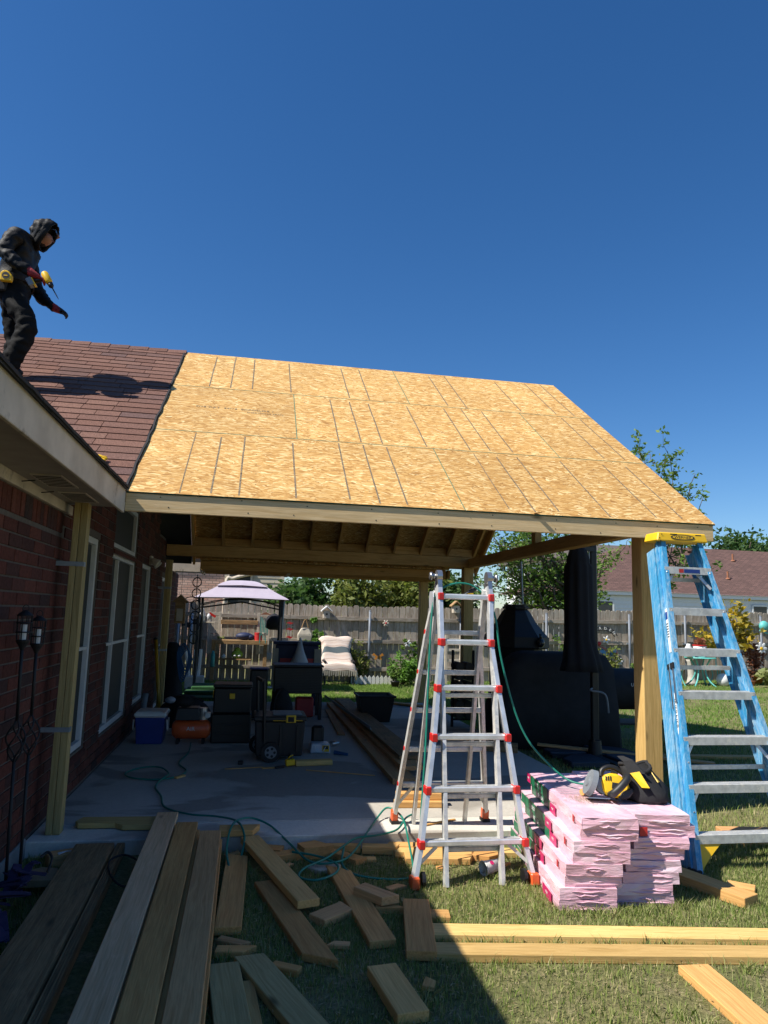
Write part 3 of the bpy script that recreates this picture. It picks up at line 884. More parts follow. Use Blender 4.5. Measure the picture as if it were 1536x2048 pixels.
# front outer rails, flared
RZ = [1.745, 1.436, 1.14, .84, .535, .24]
RX = [(1.292, 1.655), (1.287, 1.633), (1.245, 1.660), (1.204, 1.697), (1.150, 1.727), (1.098, 1.757)]
for sd_ in (0, 1):
    path = [(x[sd_], FY(z), z) for x, z in zip(RX, RZ)]
    foot = (1.050, FY(.05), .05) if sd_ == 0 else (1.795, FY(.05), .05)
    topx = RX[0][sd_]
    up_ = (topx, FY(1.80), 1.80)
    pp = [up_]+path+[foot]
    rl = MB()
    for a, b in zip(pp[:-1], pp[1:]): rl.beam(a, V(b)+(V(b)-V(a)).normalized()*.006, .026, .062, (0,1,.25))
    obj('outer_rail', rl, M['alu'], lad)
    # inner rail
    xi = (1.283, 1.247) if sd_ == 0 else (1.642, 1.600)
    b = MB().beam((xi[0], FY(1.82)+.004, 1.82), (xi[0], FY(1.15)+.012, 1.15), .022, .05, (0,1,.25)).beam((xi[0], FY(1.15)+.012, 1.15), (xi[1], FY(.0)+.012, .004), .024, .05, (0,1,.25))
    obj('inner_rail', b, M['alu_dull'], lad)
    # foot
    f_ = MB().beam((foot[0], foot[1]-.005, .075), (foot[0], foot[1]-.01, .004), .055, .085, (0,1,0))
    ft = obj('foot', f_.mesh('foot', bevel=.008), M['orange_plastic'], lad)
    obj('foot_wheel', MB().cyl((foot[0]+(.045 if sd_==0 else -.045), foot[1], .05), (foot[0]+(.065 if sd_==0 else -.065), foot[1], .05), .045, n=16), M['black_plastic'], ft)
    # hinge
    hx = topx
    hp = MB().cyl((hx-.018, 4.905, 1.885), (hx+.018, 4.905, 1.885), .044, n=20)
    hp.beam((hx, FY(1.76), 1.76), (hx, 4.90, 1.89), .03, .05, (0,1,0)).beam((hx, RY(1.74), 1.74), (hx, 4.91, 1.89), .03, .05, (0,1,0))
    hg = obj('hinge', hp, M['steel'], lad, smooth=False)
    ox = -.05 if sd_ == 0 else .05
    obj('hinge_knob', MB().cyl((hx+ox*.3, 4.905, 1.885), (hx+ox, 4.905, 1.885), .018, n=10).cyl((hx+ox, 4.905, 1.885), (hx+ox*1.3, 4.905, 1.885), .030, .026, 14), M['steel'], hg, smooth=True)
    # brace under the last rung
    bx = path[-1]
    inward = .10 if sd_ == 0 else -.10
    obj('brace', MB().beam((bx[0]+inward, FY(.22)+.01, .22), ((foot[0]+bx[0])/2, FY(.12)+.01, .12), .02, .008, (0,1,0)), M['alu_dull'], lad)
for (xa, xb), z in zip(RX, RZ):
    r_ = MB().beam((xa+.014, FY(z)+.008, z), (xb-.014, FY(z)+.008, z), .055, .034, (0,0,1))
    rg = obj('rung', r_.mesh('rung', bevel=.006), M['alu'], lad)
    for k in range(3): obj('tread_rib', MB().box(xa+.02, xb-.02, FY(z)-.012+k*.016, FY(z)-.006+k*.016, z+.0172, z+.0205), M['alu_dull'], rg)
    for xx in (xa, xb):
        obj('rung_lock', MB().box(xx-.019, xx+.019, FY(z)-.046, FY(z)+.03, z-.025, z+.025).mesh('lock', bevel=.005), M['red_plastic'], lad)
# inner rungs of the front frame
for z in (1.12, .82, .515, .22):
    t_ = (1.15-z)/1.15
    obj('inner_rung', MB().beam((1.283-.036*t_, FY(z)+.045, z-.03), (1.642-.042*t_, FY(z)+.045, z-.03), .03, .028, (0,0,1)).mesh('r', bevel=.005), M['alu_dull'], lad)
# rear frame
for sd_ in (0, 1):
    pts = [(1.283, RY(1.78), 1.78), (1.246, RY(1.5), 1.5), (1.128, RY(.16), .16)] if sd_ == 0 else [(1.648, RY(1.78), 1.78), (1.65, RY(1.37), 1.37), (1.822, RY(.16), .16)]
    rl = MB()
    for a, b in zip(pts[:-1], pts[1:]): rl.beam(a, V(b)+(V(b)-V(a)).normalized()*.006, .026, .058, (0,1,-.3))
    obj('outer_rail', rl, M['alu_dull'], lad)
    xi = 1.285 if sd_ == 0 else 1.625
    xj = 1.265 if sd_ == 0 else 1.655
    obj('inner_rail', MB().beam((xi, RY(1.8)-.03, 1.8), (xj, RY(.14)-.03, .104), .022, .045, (0,1,-.3)), M['alu_dull'], lad)
    q = pts[-1]
    ft = obj('foot', MB().beam((q[0], q[1], .19), (q[0], q[1]+.01, .105), .045, .07, (0,1,0)).mesh('foot', bevel=.006), M['orange_plastic'], lad)
    obj('foot_pad', MB().box(q[0]-.028, q[0]+.028, q[1]-.035, q[1]+.05, .1015, .122), M['rubber'], ft)
    inward = .12 if sd_ == 0 else -.12
    obj('brace', MB().beam((q[0]+inward, RY(.37), .37), (q[0]+.003*(1 if sd_==0 else -1), RY(.22), .22), .022, .008, (0,1,0)), M['alu_dull'], lad)
def rear_x(z, sd_):
    if sd_ == 0: return 1.128+(z-.16)/(1.5-.16)*(1.246-1.128)
    return 1.822+(z-.16)/(1.37-.16)*(1.65-1.822)
for z in (1.495, 1.21, .937, .651, .387):
    xa, xb = rear_x(z, 0), rear_x(min(z,1.37), 1)
    rg = obj('rung', MB().beam((xa+.014, RY(z)-.006, z), (xb-.014, RY(z)-.006, z), .05, .034, (0,0,1)).mesh('r', bevel=.006), M['alu_dull'], lad)
    for xx in (xa, xb): obj('rung_lock', MB().box(xx-.014, xx+.014, RY(z)-.02, RY(z)+.034, z-.019, z+.019).mesh('lock', bevel=.005), M['red_plastic'], lad)
for xx, ox in ((1.292, -.04), (1.655, .04)):
    obj('hinge_shield', MB().prism([(-.05,-.09),(.05,-.09),(.06,.02),(.04,.06),(-.04,.06),(-.06,.02)], (xx+ox, 4.955, 1.72), (0,1,0), (0,0,1), (1,0,0), .006), M['alu'], lad)

# =================================================================== blue step ladder leaning on the eave
bl = thing('step_ladder', 'blue fibreglass step ladder with yellow top cap leaning against the patio eave', 'ladder', (3.36, 4.46, 0))
def BY(z): return 4.46+.335*z
def bxl(z): return 2.928+(3.19-2.928)*z/2.24
def bxr(z): return 2*3.365-bxl(z)
zt = 2.262
for sd_ in (-1, 1):
    fx = bxl if sd_ < 0 else bxr
    d = V((fx(zt)-fx(0), BY(zt)-BY(0), zt)).normalized()
    fwd = (V((0,1,0))-d*d.y).normalized()
    out = V((sd_, 0, 0))
    # channel section: web outside, two flanges inwards
    def chan(y0, y1, flw, th, z0, z1):
        m = MB()
        for zz0, zz1 in ((z0, z1),):
            for (a0, a1, b0, b1) in ((y0, y1, 0, th), (y0, y0+th, -flw, 0), (y1-th, y1, -flw, 0)):
                A = V((fx(zz0), BY(zz0), zz0)); B = V((fx(zz1), BY(zz1), zz1))
                def rg(P): return [P+fwd*a0+out*b0, P+fwd*a1+out*b0, P+fwd*a1+out*b1, P+fwd*a0+out*b1]
                m.loft([rg(A), rg(B)])
        return m
    obj('front_rail', chan(-.012, .078, .034, .006, 0.0, zt), M['blue_fg'], bl)
    obj('rear_rail', chan(.098, .205, .026, .005, 0.02, zt-.03), M['blue_fg'], bl)
    # ridge along the rail
    A = V((fx(.02), BY(.02), .02)); B = V((fx(zt), BY(zt), zt))
    obj('rail_ridge', MB().beam(A+fwd*.033+out*.0075, B+fwd*.033+out*.0075, .003, .026, out), M['blue_fg'], bl)
    # yellow corner brace below the bottom step
    cb = MB(); k = 9; prev = None
    for i in range(k):
        t_ = i/(k-1)
        z = .02+.19*t_
        inn = .025+.20*(t_**1.25)
        P = V((fx(z), BY(z), z))+fwd*.0
        a, b = P-out*.008, P-out*(inn+.018)
        ring = [a+fwd*.006, b+fwd*.006, b+fwd*.055, a+fwd*.055]
        if prev: cb.loft([prev, ring], cap=(i == 1 or i == k-1))
        prev = ring
    obj('foot_brace', cb, M['yellow_plastic'], bl)
    fo = obj('foot', MB().beam((fx(0), BY(0)+.03, .035), (fx(0), BY(0)+.028, .003), .05, .10, (0,1,0)).mesh('foot', bevel=.006), M['rubber'], bl)
    rv = MB()
    for zz in (.21,.51,.805,1.10,1.40,1.70,2.0,.36,.66):
        P = V((fx(zz), BY(zz), zz))
        rv.ball(P+fwd*-.013-out*.017, .006, .004, .006, 6, 4)
    stuff(obj('rivets', rv, M['steel'], bl))
for i, z in enumerate((.207, .502, .80, 1.10, 1.40, 1.70, 2.02)):
    xa, xb = bxl(z)+.002, bxr(z)-.002
    y = BY(z)
    s_ = MB().box(xa, xb, y-.012, y+.075, z+.018, z+.024).box(xa, xb, y-.0135, y-.0095, z-.03, z+.0235).box(xa, xb, y+.0725, y+.0765, z-.018, z+.0235)
    st_ = obj('step', s_, M['alu_dull'], bl)
    for k in range(4): obj('tread_rib', MB().box(xa+.01, xb-.01, y+.002+k*.018, y+.009+k*.018, z+.0242, z+.0268), M['alu_dull'], st_)
    if i in (1, 2, 6):
        for sd_ in (-1, 1):
            xs = xa if sd_ < 0 else xb
            q = -sd_*.11
            obj('step_brace', MB().beam((xs+q, y+.04, z-.004), (xs+sd_*-.004, BY(z-.14)+.04, z-.14), .022, .006, (0,1,0)), M['alu'], bl)
for z in (1.955, 1.28, .6):
    obj('rear_bar', MB().beam((bxl(z)+.01, BY(z)+.165, z), (bxr(z)-.01, BY(z)+.165, z), .02, .03), M['alu_dull'], bl)
cp = MB().hexa([(3.135,5.175,2.252),(3.585,5.175,2.252),(3.585,5.375,2.252),(3.135,5.375,2.252),(3.152,5.185,2.322),(3.568,5.185,2.322),(3.568,5.37,2.322),(3.152,5.37,2.322)])
cap = obj('top_cap', cp.mesh('cap', bevel=.008), M['yellow_plastic'], bl)
cn = V((0,-.0855,.0095)).normalized()
ov = MB(); fr_ = axes((3.36, 5.1785, 2.285), (1,0,0), (0,.11,1))
ov.add([fr_ @ V((.105*math.cos(a), .023*math.sin(a), .0025)) for a in np.linspace(0, 2*math.pi, 28, endpoint=False)], [tuple(range(28))])
obj('badge', ov, M['black_print'], cap)
ov = MB(); ov.add([fr_ @ V((.090*math.cos(a), .016*math.sin(a), .0032)) for a in np.linspace(0, 2*math.pi, 28, endpoint=False)], [tuple(range(28))])
obj('badge_field', ov, M['yellow_plastic'], cap)
m = fr_.copy(); m.translation = fr_ @ V((0,-.001,.0036))
text_obj('badge_lettering', 'WERNER', .030, m, M['black_print'], cap, .0004, sx=1.25)
for xk, l_ in ((3.255, .06), (3.475, .05)): obj('cap_slot', MB().box(xk, xk+l_, 5.1815, 5.183, 2.305, 2.312), M['felt'], cap)
hl = MB()
for xk, zk in ((3.165,2.25),(3.175,2.30),(3.155,2.27)): hl.box(xk, xk+.008, 5.1765, 5.1785, zk, zk+.008)
stuff(obj('cap_holes', hl, M['felt'], cap))
# labels on the left rail (front flange faces the camera)
def rail_frame(z, off=-.0135):
    P = V((bxl(z), BY(z), z)); d = V((bxl(1)-bxl(0), BY(1)-BY(0), 1)).normalized()
    fwd = (V((0,1,0))-d*d.y).normalized(); 
    return P, d, fwd
P, d, fwd = rail_frame(1.56)
o_ = P+V((-.0076,0,0))+fwd*.030
obj('label_sticker', MB().beam(o_-d*.17, o_+d*.17, .052, .0014, (-1,0,0)), M['white_print'], bl)
for k in range(6):
    q = o_-d*(.02*k-.05)+V((-.0009,0,0))
    obj('label_print', MB().beam(q-d*.005, q+d*.005, .040, .0006, (-1,0,0)), M['black_print'], bl)
q = o_+d*.115+V((-.0009,0,0)); obj('label_print', MB().beam(q-d*.03, q+d*.03, .046, .0006, (-1,0,0)), M['blue_plastic'], bl)
P, d, fwd = rail_frame(.98)
o_ = P+V((-.0082,0,0))+fwd*.033
mm = axes(o_, -d, -fwd)
el = MB(); el.add([mm @ V((.15*math.cos(a), .022*math.sin(a), 0)) for a in np.linspace(0, 2*math.pi, 24, endpoint=False)], [tuple(range(24))])
obj('badge', el, M['white_print'], bl)
mm2 = mm.copy(); mm2.translation = o_+V((-.0008,0,0))
text_obj('badge_lettering', 'WERNER', .042, mm2, M['black_print'], bl, .0004, sx=1.25)
P, d, fwd = rail_frame(1.20)
for k in (0, 1):
    a = P+V((-.012,0,0))+fwd*(.005+.045*k)
    obj('spreader_bar', MB().beam(a+d*.10, a-d*(.16+.04*k), .012, .01, (-1,0,0)), M['steel'], bl)
obj('spreader_bracket', MB().beam(P+V((-.012,0,0))+fwd*.03+d*.09, P+V((-.012,0,0))+fwd*.03+d*.13, .08, .012, (-1,0,0)), M['dark_plastic'], bl)
P2 = V((bxl(2.02)+.0, BY(2.02)-.0145, 2.016))
obj('label_sticker', MB().box(P2.x+.12, P2.x+.16, P2.y-.0006, P2.y, 2.0, 2.03), M['red_print'], bl)
obj('label_sticker', MB().box(P2.x+.165, P2.x+.30, P2.y-.0006, P2.y, 2.0, 2.03), M['blue_plastic'], bl)

# =================================================================== bundles of pink insulation
BW, BLn = .338, 1.20
LAYH = .0615
def bundle(name, w, l, h, seed):
    r_ = np.random.default_rng(seed)
    nxs, nys, nzs = 7, 16, 3
    m = MB()
    rings = []
    for i in range(nys+1):
        y = -l/2+l*i/nys
        e = 1-.035*(abs(2*i/nys-1)**14)
        k = []
        prof = []
        for t_ in range(nxs): prof.append((-w/2+w*t_/(nxs-1), -h/2))
        prof += [(w/2, 0)]
        for t_ in range(nxs-1, -1, -1): prof.append((-w/2+w*t_/(nxs-1), h/2))
        prof += [(-w/2, 0)]
        for (a, b) in prof:
            bulge = 1+.006*(1 if b == 0 else 0)
            j = r_.normal(0, .0019, 3)
            k.append((a*e*bulge+j[0], y+j[1]*1.6, b*(.97+.0*e)+j[2]*.7))
        rings.append(k)
    m.loft(rings)
    return m
ROT = math.radians(-7.5)
cols_ = [[1.755+.185, 1.935, 1.872, 1.865, 1.835, 1.825, 1.805, 1.79], [2.335, 2.36, 2.325, 2.30, 2.255, 2.245, 2.215, 2.215]]
# front-left corner x of each layer, top layer first
cols_ = [[1.918, 1.922, 1.862, 1.866, 1.812, 1.808, 1.782, 1.778], [2.268, 2.305, 2.258, 2.222, 2.190, 2.178, 2.145, 2.150]]
side_word = {0: ('left', 'nearer the silver ladder'), 1: ('right', 'nearer the blue ladder')}
ordn = ['top', 'second from top', 'third from top', 'fourth from top', 'fourth from bottom', 'third from bottom', 'second from bottom', 'bottom']
bid = 0
for ci in (0, 1):
    z = LAYH*8+.004
    for k in range(8):
        z -= LAYH
        bid += 1
        fx0 = cols_[ci][k]; fy0 = 4.02+.03*ci+random.uniform(-.012,.012)
        ux = V((math.cos(ROT), math.sin(ROT), 0)); uy = V((-math.sin(ROT), math.cos(ROT), 0))
        ang = ROT+random.uniform(-.012,.012)
        c_ = V((fx0, fy0, z+LAYH/2))+ux*BW/2+uy*BLn/2
        t = thing('insulation_bundle', 'pink wrapped insulation bundle, %s of the %s column %s' % (ordn[k], side_word[ci][0], side_word[ci][1]), 'insulation', (c_.x, c_.y, z), group='stacked insulation bundles')
        mt = Matrix.Translation(c_) @ Matrix.Rotation(ang, 4, 'Z')
        bd_ = bundle('bundle', BW, BLn, LAYH+.001, 100+bid)
        obj('wrap', bd_, M['pink'], t, mtx=mt)
        # folded flap lines on the end
        fl = MB()
        for q in range(2):
            zz = random.uniform(-.02, .02); xa_ = random.uniform(-BW/2+.01, -.02); xb_ = random.uniform(.02, BW/2-.012)
            pts_ = [(xa_+(xb_-xa_)*i/5, -BLn/2-.003, zz+random.uniform(-.005,.005)) for i in range(6)]
            fl.tube(pts_, [.001,.004,.005,.005,.004,.001], 5)
        fl.xf(mt); stuff(obj('end_creases', fl, M['pink'], t))
        if ci == 0:      # printed side, facing left
            def patch(y0, y1, z0, z1, mat, nm='side_print', off=.010):
                p_ = MB(); n_ = 6
                for a in range(n_):
                    ya = y0+(y1-y0)*a/n_; yb = y0+(y1-y0)*(a+1)/n_
                    p_.add([(-BW/2*1.0-off, ya, z0), (-BW/2*1.0-off, ya, z1), (-BW/2-off, yb, z1), (-BW/2-off, yb, z0)], [(0,1,2,3)])
                p_.xf(mt); return obj(nm, p_, mat, t)
            g0 = [.08, .0, -.08, -.18, .0, -.05, .15, .22][k]; g1 = [.53, .50, .54, .48, .53, .52, .58, .58][k]
            patch(g0, g1, -.0305, .0305, M['green_print'], off=.0085)
            mg = [(.535,.59), (-.10,-.01), (-.19,-.09), (-.30,-.19), (-.14,-.01), (-.22,-.06), (-.02,.14), (-.48,-.33)][k]
            patch(mg[0]-.02, mg[1]+.02, -.029, .029, M['magenta'])
            if k in (0, 2, 4): patch(-.50, -.47, -.02, .02, M['red_print'])
            tm = mt @ axes((-BW/2-.0115, (g0+g1)/2, .0), (0,-1,0), (0,0,1))
            text_obj('side_lettering', ['NEXT GEN', 'FIBERGLAS', 'SUPERIOR', 'NEXT GEN', 'INSULATION', 'FIBERGLAS', 'NEXT GEN', 'R-13'][k], .034, tm, M['white_print'], t, .0002)
            tm = mt @ axes((-BW/2-.0115, (mg[0]+mg[1])/2, 0), (0,-1,0), (0,0,1))
            text_obj('side_lettering', 'PINK', .02, tm, M['white_print'], t, .0002)
        if k == 0:
            pr = MB()
            for q in range(11):
                yy = -.05+q*.045; 
                pr.box(-BW/2+.04, -BW/2+.04+random.uniform(.10,.26), yy, yy+.006, LAYH/2+.0045, LAYH/2+.0055)
            pr.xf(mt); stuff(obj('top_small_print', pr, M['grey_plastic'], t))
        if ci == 1 and k == 1:
            pm = MB().box(-BW/2+.0, -BW/2+.045, -BLn/2-.011, -BLn/2-.006, -.026, .024); pm.xf(mt); obj('end_print', pm, M['red_print'], t)

TOPZ = LAYH*8+.008
# =================================================================== circular saw, bag
saw = thing('circular_saw', 'yellow and black circular saw lying on the pink insulation', 'saw', (2.28, 4.40, TOPZ))
SM = Matrix.Translation((2.285, 4.37, TOPZ+.004)) @ Matrix.Rotation(math.radians(-16), 4, 'Z') @ Matrix.Rotation(math.radians(-14), 4, 'X')
def so(name, mb, mat, parent=saw, **k):
    if isinstance(mb, MB): mb.xf(SM)
    return obj(name, mb, mat, parent, **k)
def hull(poly, y0, y1, bv):
    me = MB().prism(poly, (0,y0,0), (1,0,0), (0,0,1), (0,1,0), y1-y0).xf(SM).mesh('hull', bevel=bv)
    return me
so('motor_housing', hull([(-.05,.035),(.0,.012),(.07,.01),(.115,.045),(.105,.105),(.05,.15),(-.015,.155),(-.06,.115)], -.055, .065, .014), M['yellow_plastic'])
so('gear_case', hull([(-.085,.05),(-.04,.02),(-.02,.07),(-.03,.13),(-.07,.13),(-.095,.09)], -.04, .05, .01), M['grey_plastic'])
so('motor_end', hull([(.03,.0),(.10,.01),(.135,.05),(.12,.075),(.06,.045)], -.066, .04, .008), M['dark_plastic'])
gA, gB = V((-.135,-.015,.10)), V((-.105,-.01,.088))
so('blade_guard', MB().cyl(gA, gB, .078, .084, 28).cyl(gA-(gB-gA)*.25, gA, .03, .034, 14), M['grey_plastic'])
so('blade', MB().cyl(gB+(gB-gA)*.12, gB+(gB-gA)*.2, .070, n=28), M['steel'])
so('front_grip', MB().tube(spline([(.085,-.04,.135),(.095,-.085,.128),(.07,-.105,.10),(.03,-.11,.06),(-.005,-.095,.03),(-.01,-.05,.03)], 5), [.017]*3+[.023]*18+[.019]*5, 12), M['dark_plastic'], smooth=True)
so('top_handle', MB().tube(spline([(-.045,.03,.13),(-.035,.035,.175),(.02,.04,.195),(.09,.04,.165),(.125,.035,.11),(.11,.03,.07)], 5), .017, 10), M['black_plastic'], smooth=True)
so('rating_plate', hull([(.0,.065),(.045,.06),(.05,.095),(.005,.10)], -.0605, -.0555, 0), M['black_print'])
for k in range(3): so('cooling_slot', hull([(-.035+k*.014,.11),(-.028+k*.014,.11),(-.028+k*.014,.135),(-.035+k*.014,.135)], -.0595, -.0552, 0), M['felt'])
so('shoe_plate', hull([(-.15,.0),(-.02,.0),(-.02,.005),(-.15,.005)], -.09, .10, 0), M['steel'])
so('depth_lever', MB().tube([(-.09,.04,.13),(-.12,.045,.165)], .008, 8), M['steel'])
so('trigger', MB().tube([(.02,.035,.165),(.06,.037,.155)], .010, 8), M['black_print'])
dg_ = thing('wood_dowel', 'short round wooden offcut lying beside the saw on the insulation', 'wood offcut', (2.19, 4.52, TOPZ))
obj('dowel', MB().cyl((2.15,4.49,TOPZ+.022), (2.24,4.53,TOPZ+.022), .02, n=14), M['fresh'], dg_)
bag = thing('tool_bag', 'slumped black tool bag with yellow panels on the insulation beside the saw', 'bag', (2.55, 4.42, TOPZ))
bgr = []
for i, (zz, sx_, sy_, ox, oy) in enumerate(((0,.125,.13,0,0),(.02,.14,.145,0,0),(.07,.132,.13,.0,.0),(.12,.115,.10,-.025,.01),(.16,.10,.085,-.05,.02),(.19,.095,.075,-.055,.03))):
    ring = []
    for j in range(22):
        a = 2*math.pi*j/22
        rr_ = 1+.07*math.sin(5*a+i)+.05*math.sin(9*a+2.3*i)
        ring.append((2.53+ox+sx_*rr_*math.cos(a), 4.38+oy+sy_*rr_*math.sin(a), TOPZ+zz*(1+.12*math.sin(a*2+1))))
    bgr.append(ring)
obj('bag_body', MB().loft(bgr), M['black_fabric'], bag, smooth=True)
obj('bag_rim', MB().tube([V(p)+V((0,0,.004)) for p in bgr[-1]], .011, 8, closed=True), M['black_fabric'], bag, smooth=True)
obj('yellow_panel', MB().loft([[(2.43,4.25,TOPZ+.10),(2.475,4.235,TOPZ+.10),(2.445,4.30,TOPZ+.185),(2.395,4.325,TOPZ+.17)],[(2.434,4.258,TOPZ+.10),(2.478,4.243,TOPZ+.10),(2.448,4.308,TOPZ+.186),(2.398,4.333,TOPZ+.171)]]), M['yellow_plastic'], bag)
obj('yellow_panel', MB().loft([[(2.565,4.30,TOPZ+.12),(2.60,4.34,TOPZ+.115),(2.575,4.40,TOPZ+.175),(2.55,4.36,TOPZ+.18)],[(2.569,4.296,TOPZ+.12),(2.604,4.336,TOPZ+.115),(2.579,4.396,TOPZ+.175),(2.554,4.356,TOPZ+.18)]]), M['yellow_plastic'], bag)
obj('bag_flap', MB().loft([[(2.39,4.33,TOPZ+.165),(2.47,4.28,TOPZ+.175),(2.48,4.29,TOPZ+.18),(2.40,4.34,TOPZ+.17)],[(2.37,4.37,TOPZ+.235),(2.42,4.34,TOPZ+.245),(2.43,4.35,TOPZ+.247),(2.38,4.38,TOPZ+.238)],[(2.36,4.42,TOPZ+.255),(2.39,4.40,TOPZ+.262),(2.395,4.41,TOPZ+.26),(2.365,4.43,TOPZ+.255)]]), M['black_fabric'], bag)
# =================================================================== lumber lying about
FOOT = []
def plank(label, p0, p1, w_, t_, mat, cat='board', name='board', group=None, ends=None, up=(0,0,1)):
    FOOT.append((p0[0], p0[1], p1[0], p1[1], w_))
    o = board(name, p0, p1, w_, t_, M[mat], None, up, .003, ends)
    return tag(o, label, cat, group)
GL = 'long boards lying towards the camera'
plank('long pale grey board at left, leftmost of three laid side by side', (-.495,5.60,.145), (-.472,1.9,.13), .145, .038, 'pale_board', group=GL)
plank('long reddish brown board in the middle of three laid side by side', (-.338,5.34,.145), (-.315,1.9,.13), .14, .038, 'fir', group=GL)
plank('long tan board at the right of three laid side by side', (-.172,5.13,.145), (-.155,1.9,.13), .135, .038, 'greywood', group=GL)
plank('long board hidden under the middle one of three, only its edge showing', (-.318,5.30,.104), (-.293,1.95,.09), .14, .038, 'fir', group=GL)
plank('long board underneath the left one of three long boards', (-.47,5.45,.104), (-.44,1.95,.09), .145, .038, 'fresh', group=GL)
plank('long board underneath the right one of three long boards', (-.16,5.08,.104), (-.14,1.95,.09), .135, .038, 'fir', group=GL)
plank('wide weathered old timber with dark stains lying beside the brick wall', (-.89,5.12,.06), (-.825,1.9,.06), .235, .09, 'weathered', 'timber', 'old_timber')
gt = thing('grooved_timber', 'weathered grooved deck board lying along the right of the wide old timber', 'timber', (-.72, 4.0, 0))
board('deck_board', (-.742,5.20,.045), (-.675,1.9,.045), .05, .07, M['weathered'], gt)
for k in range(4):
    board('groove_ridge', (-.757+k*.012,5.18,.083), (-.690+k*.012,1.92,.083), .006, .006, M['weathered'], gt, bevel=0)
plank('grey timber block with white cable ties on it by the slab corner', (-1.15,5.02,.04), (-.98,5.10,.04), .11, .07, 'greywood', 'wood block', 'timber_block')
tie = tag(obj('cable_tie', MB().tube(spline([(-1.09,5.02,.079),(-1.05,5.045,.082),(-1.03,5.06,.079),(-1.0,5.065,.079)],5), .0035, 6).tube([(-1.08,5.0,.078),(-1.05,5.04,.081)], .003, 6), M['white_plastic']), 'white plastic tie on the grey timber block', 'cable tie')
tb = obj('notched_offcut', MB().prism([(0,0),(.20,0),(.20,.11),(.15,.20),(.06,.22),(0,.17)], (-1.17,4.52,.055), (1,0,0), (0,1,0), (0,0,1), .035), M['cardboard'])
tag(tb, 'tan sawn offcut with a cut corner near the garden torches', 'wood offcut')
nb = obj('notched_board', MB().prism([(0,.06),(.03,.16),(.62,.14),(.62,-.07),(.33,-.06),(.27,.0),(.03,.0)], (-1.10,5.45,SLAB+.003), (1,0,0), (0,1,0), (0,0,1), .036).mesh('nb', bevel=.003), M['treated'])
tag(nb, 'yellowish board with a stepped notch lying on the slab edge', 'board')
G2 = 'offcuts scattered on the shaded grass'
def flat(label, far, near, w_, top, t_, mat, ends=None, tilt=0):
    return plank(label, (far[0], far[1], top-t_/2+tilt), (near[0], near[1], top-t_/2), w_, t_, mat, 'offcut', 'lumber_offcut', G2, ends)
flat('short wide pinkish board standing out beside the long tan board', (.01,4.99), (-.02,3.90), .135, .05, .04, 'fir', (.05,0))
flat('board with a dark knot lying raised across another offcut, pointing to lower right', (.085,5.17), (.395,4.09), .125, .092, .042, 'fresh', tilt=.02)
flat('reddish board with a pointed near end under the raised knotty board', (.18,4.54), (.405,3.555), .135, .042, .038, 'fir', (0,.13))
flat('pinkish board with a pencil mark and stain near the middle of the shaded lawn', (.63,4.72), (.725,3.685), .135, .042, .038, 'fir', (.12,0))
flat('short thick block lying across the stained pinkish board', (.70,4.30), (.845,4.11), .10, .085, .045, 'greywood', (0,.04))
flat('short grey block lying between the two pinkish boards', (.43,3.985), (.605,4.125), .12, .045, .04, 'greywood', (0,.03))
flat('board half in sun standing at the edge of the house shadow', (.995,4.15), (.88,3.53), .145, .052, .045, 'fir')
flat('stubby board in the shade at the bottom centre of the photo', (.67,3.425), (.725,3.02), .135, .052, .045, 'fresh')
flat('greenish treated board with a knot at the bottom beside the long boards', (-.03,3.54), (.06,2.70), .14, .045, .04, 'treated_grey')
flat('greenish treated board fanned out to the right of another at the bottom', (.085,3.60), (.32,2.98), .135, .047, .04, 'treated_grey', (.03,.03))
flat('fresh yellow offcut wedged between two greenish treated boards', (.07,3.40), (.13,2.75), .07, .03, .03, 'fresh')
flat('thin wedge offcut lying beside the pinkish board near the long boards', (-.06,3.84), (.07,3.76), .05, .03, .03, 'greywood', (0,.03))
flat('second thin wedge offcut just in front of the first wedge', (-.07,3.72), (.09,3.70), .07, .03, .03, 'fir', (0,.06))
flat('small dark offcut in the grass left of the pointed reddish board', (.19,3.55), (.31,3.48), .05, .03, .035, 'fir')
tri = obj('triangle_offcut', MB().prism([(0,0),(.18,-.03),(.02,.11)], (.76,4.10,.004), (1,0,0), (0,1,0), (0,0,1), .03), M['fir'])
tag(tri, 'small triangular offcut under the short thick block', 'offcut', G2)
G3 = 'offcuts along the slab edge'
def edge(label, c0, c1, w_, z0, t_, mat, ends=None):
    return plank(label, (c0[0],c0[1],z0+t_/2), (c1[0],c1[1],z0+t_/2), w_, t_, mat, 'offcut', 'lumber_offcut', G3, ends)
edge('board lying on the slab edge right of the long boards', (-.12,5.26), (.13,5.26), .14, SLAB+.002, .04, 'fresh', (.0,.05))
edge('short upright looking offcut between the hose and the slab edge', (.17,5.10), (.30,5.06), .10, .004, .06, 'fir')
edge('small brown offcut just right of the short upright looking one', (.24,4.97), (.42,5.03), .09, .004, .05, 'fir', (.03,0))
tri = obj('triangle_offcut', MB().prism([(0,0),(.20,.05),(.08,.17),(-.04,.12)], (.44,4.98,.004), (1,0,0), (0,1,0), (0,0,1), .075), M['fir'])
tag(tri, 'thick wedge shaped offcut against the slab edge in the shade', 'offcut', G3)
edge('narrow pale offcut lying along the slab edge at the shadow boundary', (.60,5.13), (.83,5.11), .06, .006, .05, 'fresh')
edge('longer pale offcut along the slab edge half in sun', (.84,5.10), (1.08,5.06), .08, .006, .05, 'fresh', (0,.03))
edge('sunlit board along the slab edge behind the silver ladder', (1.02,5.13), (1.70,5.02), .09, .006, .045, 'fresh', (.03,0))
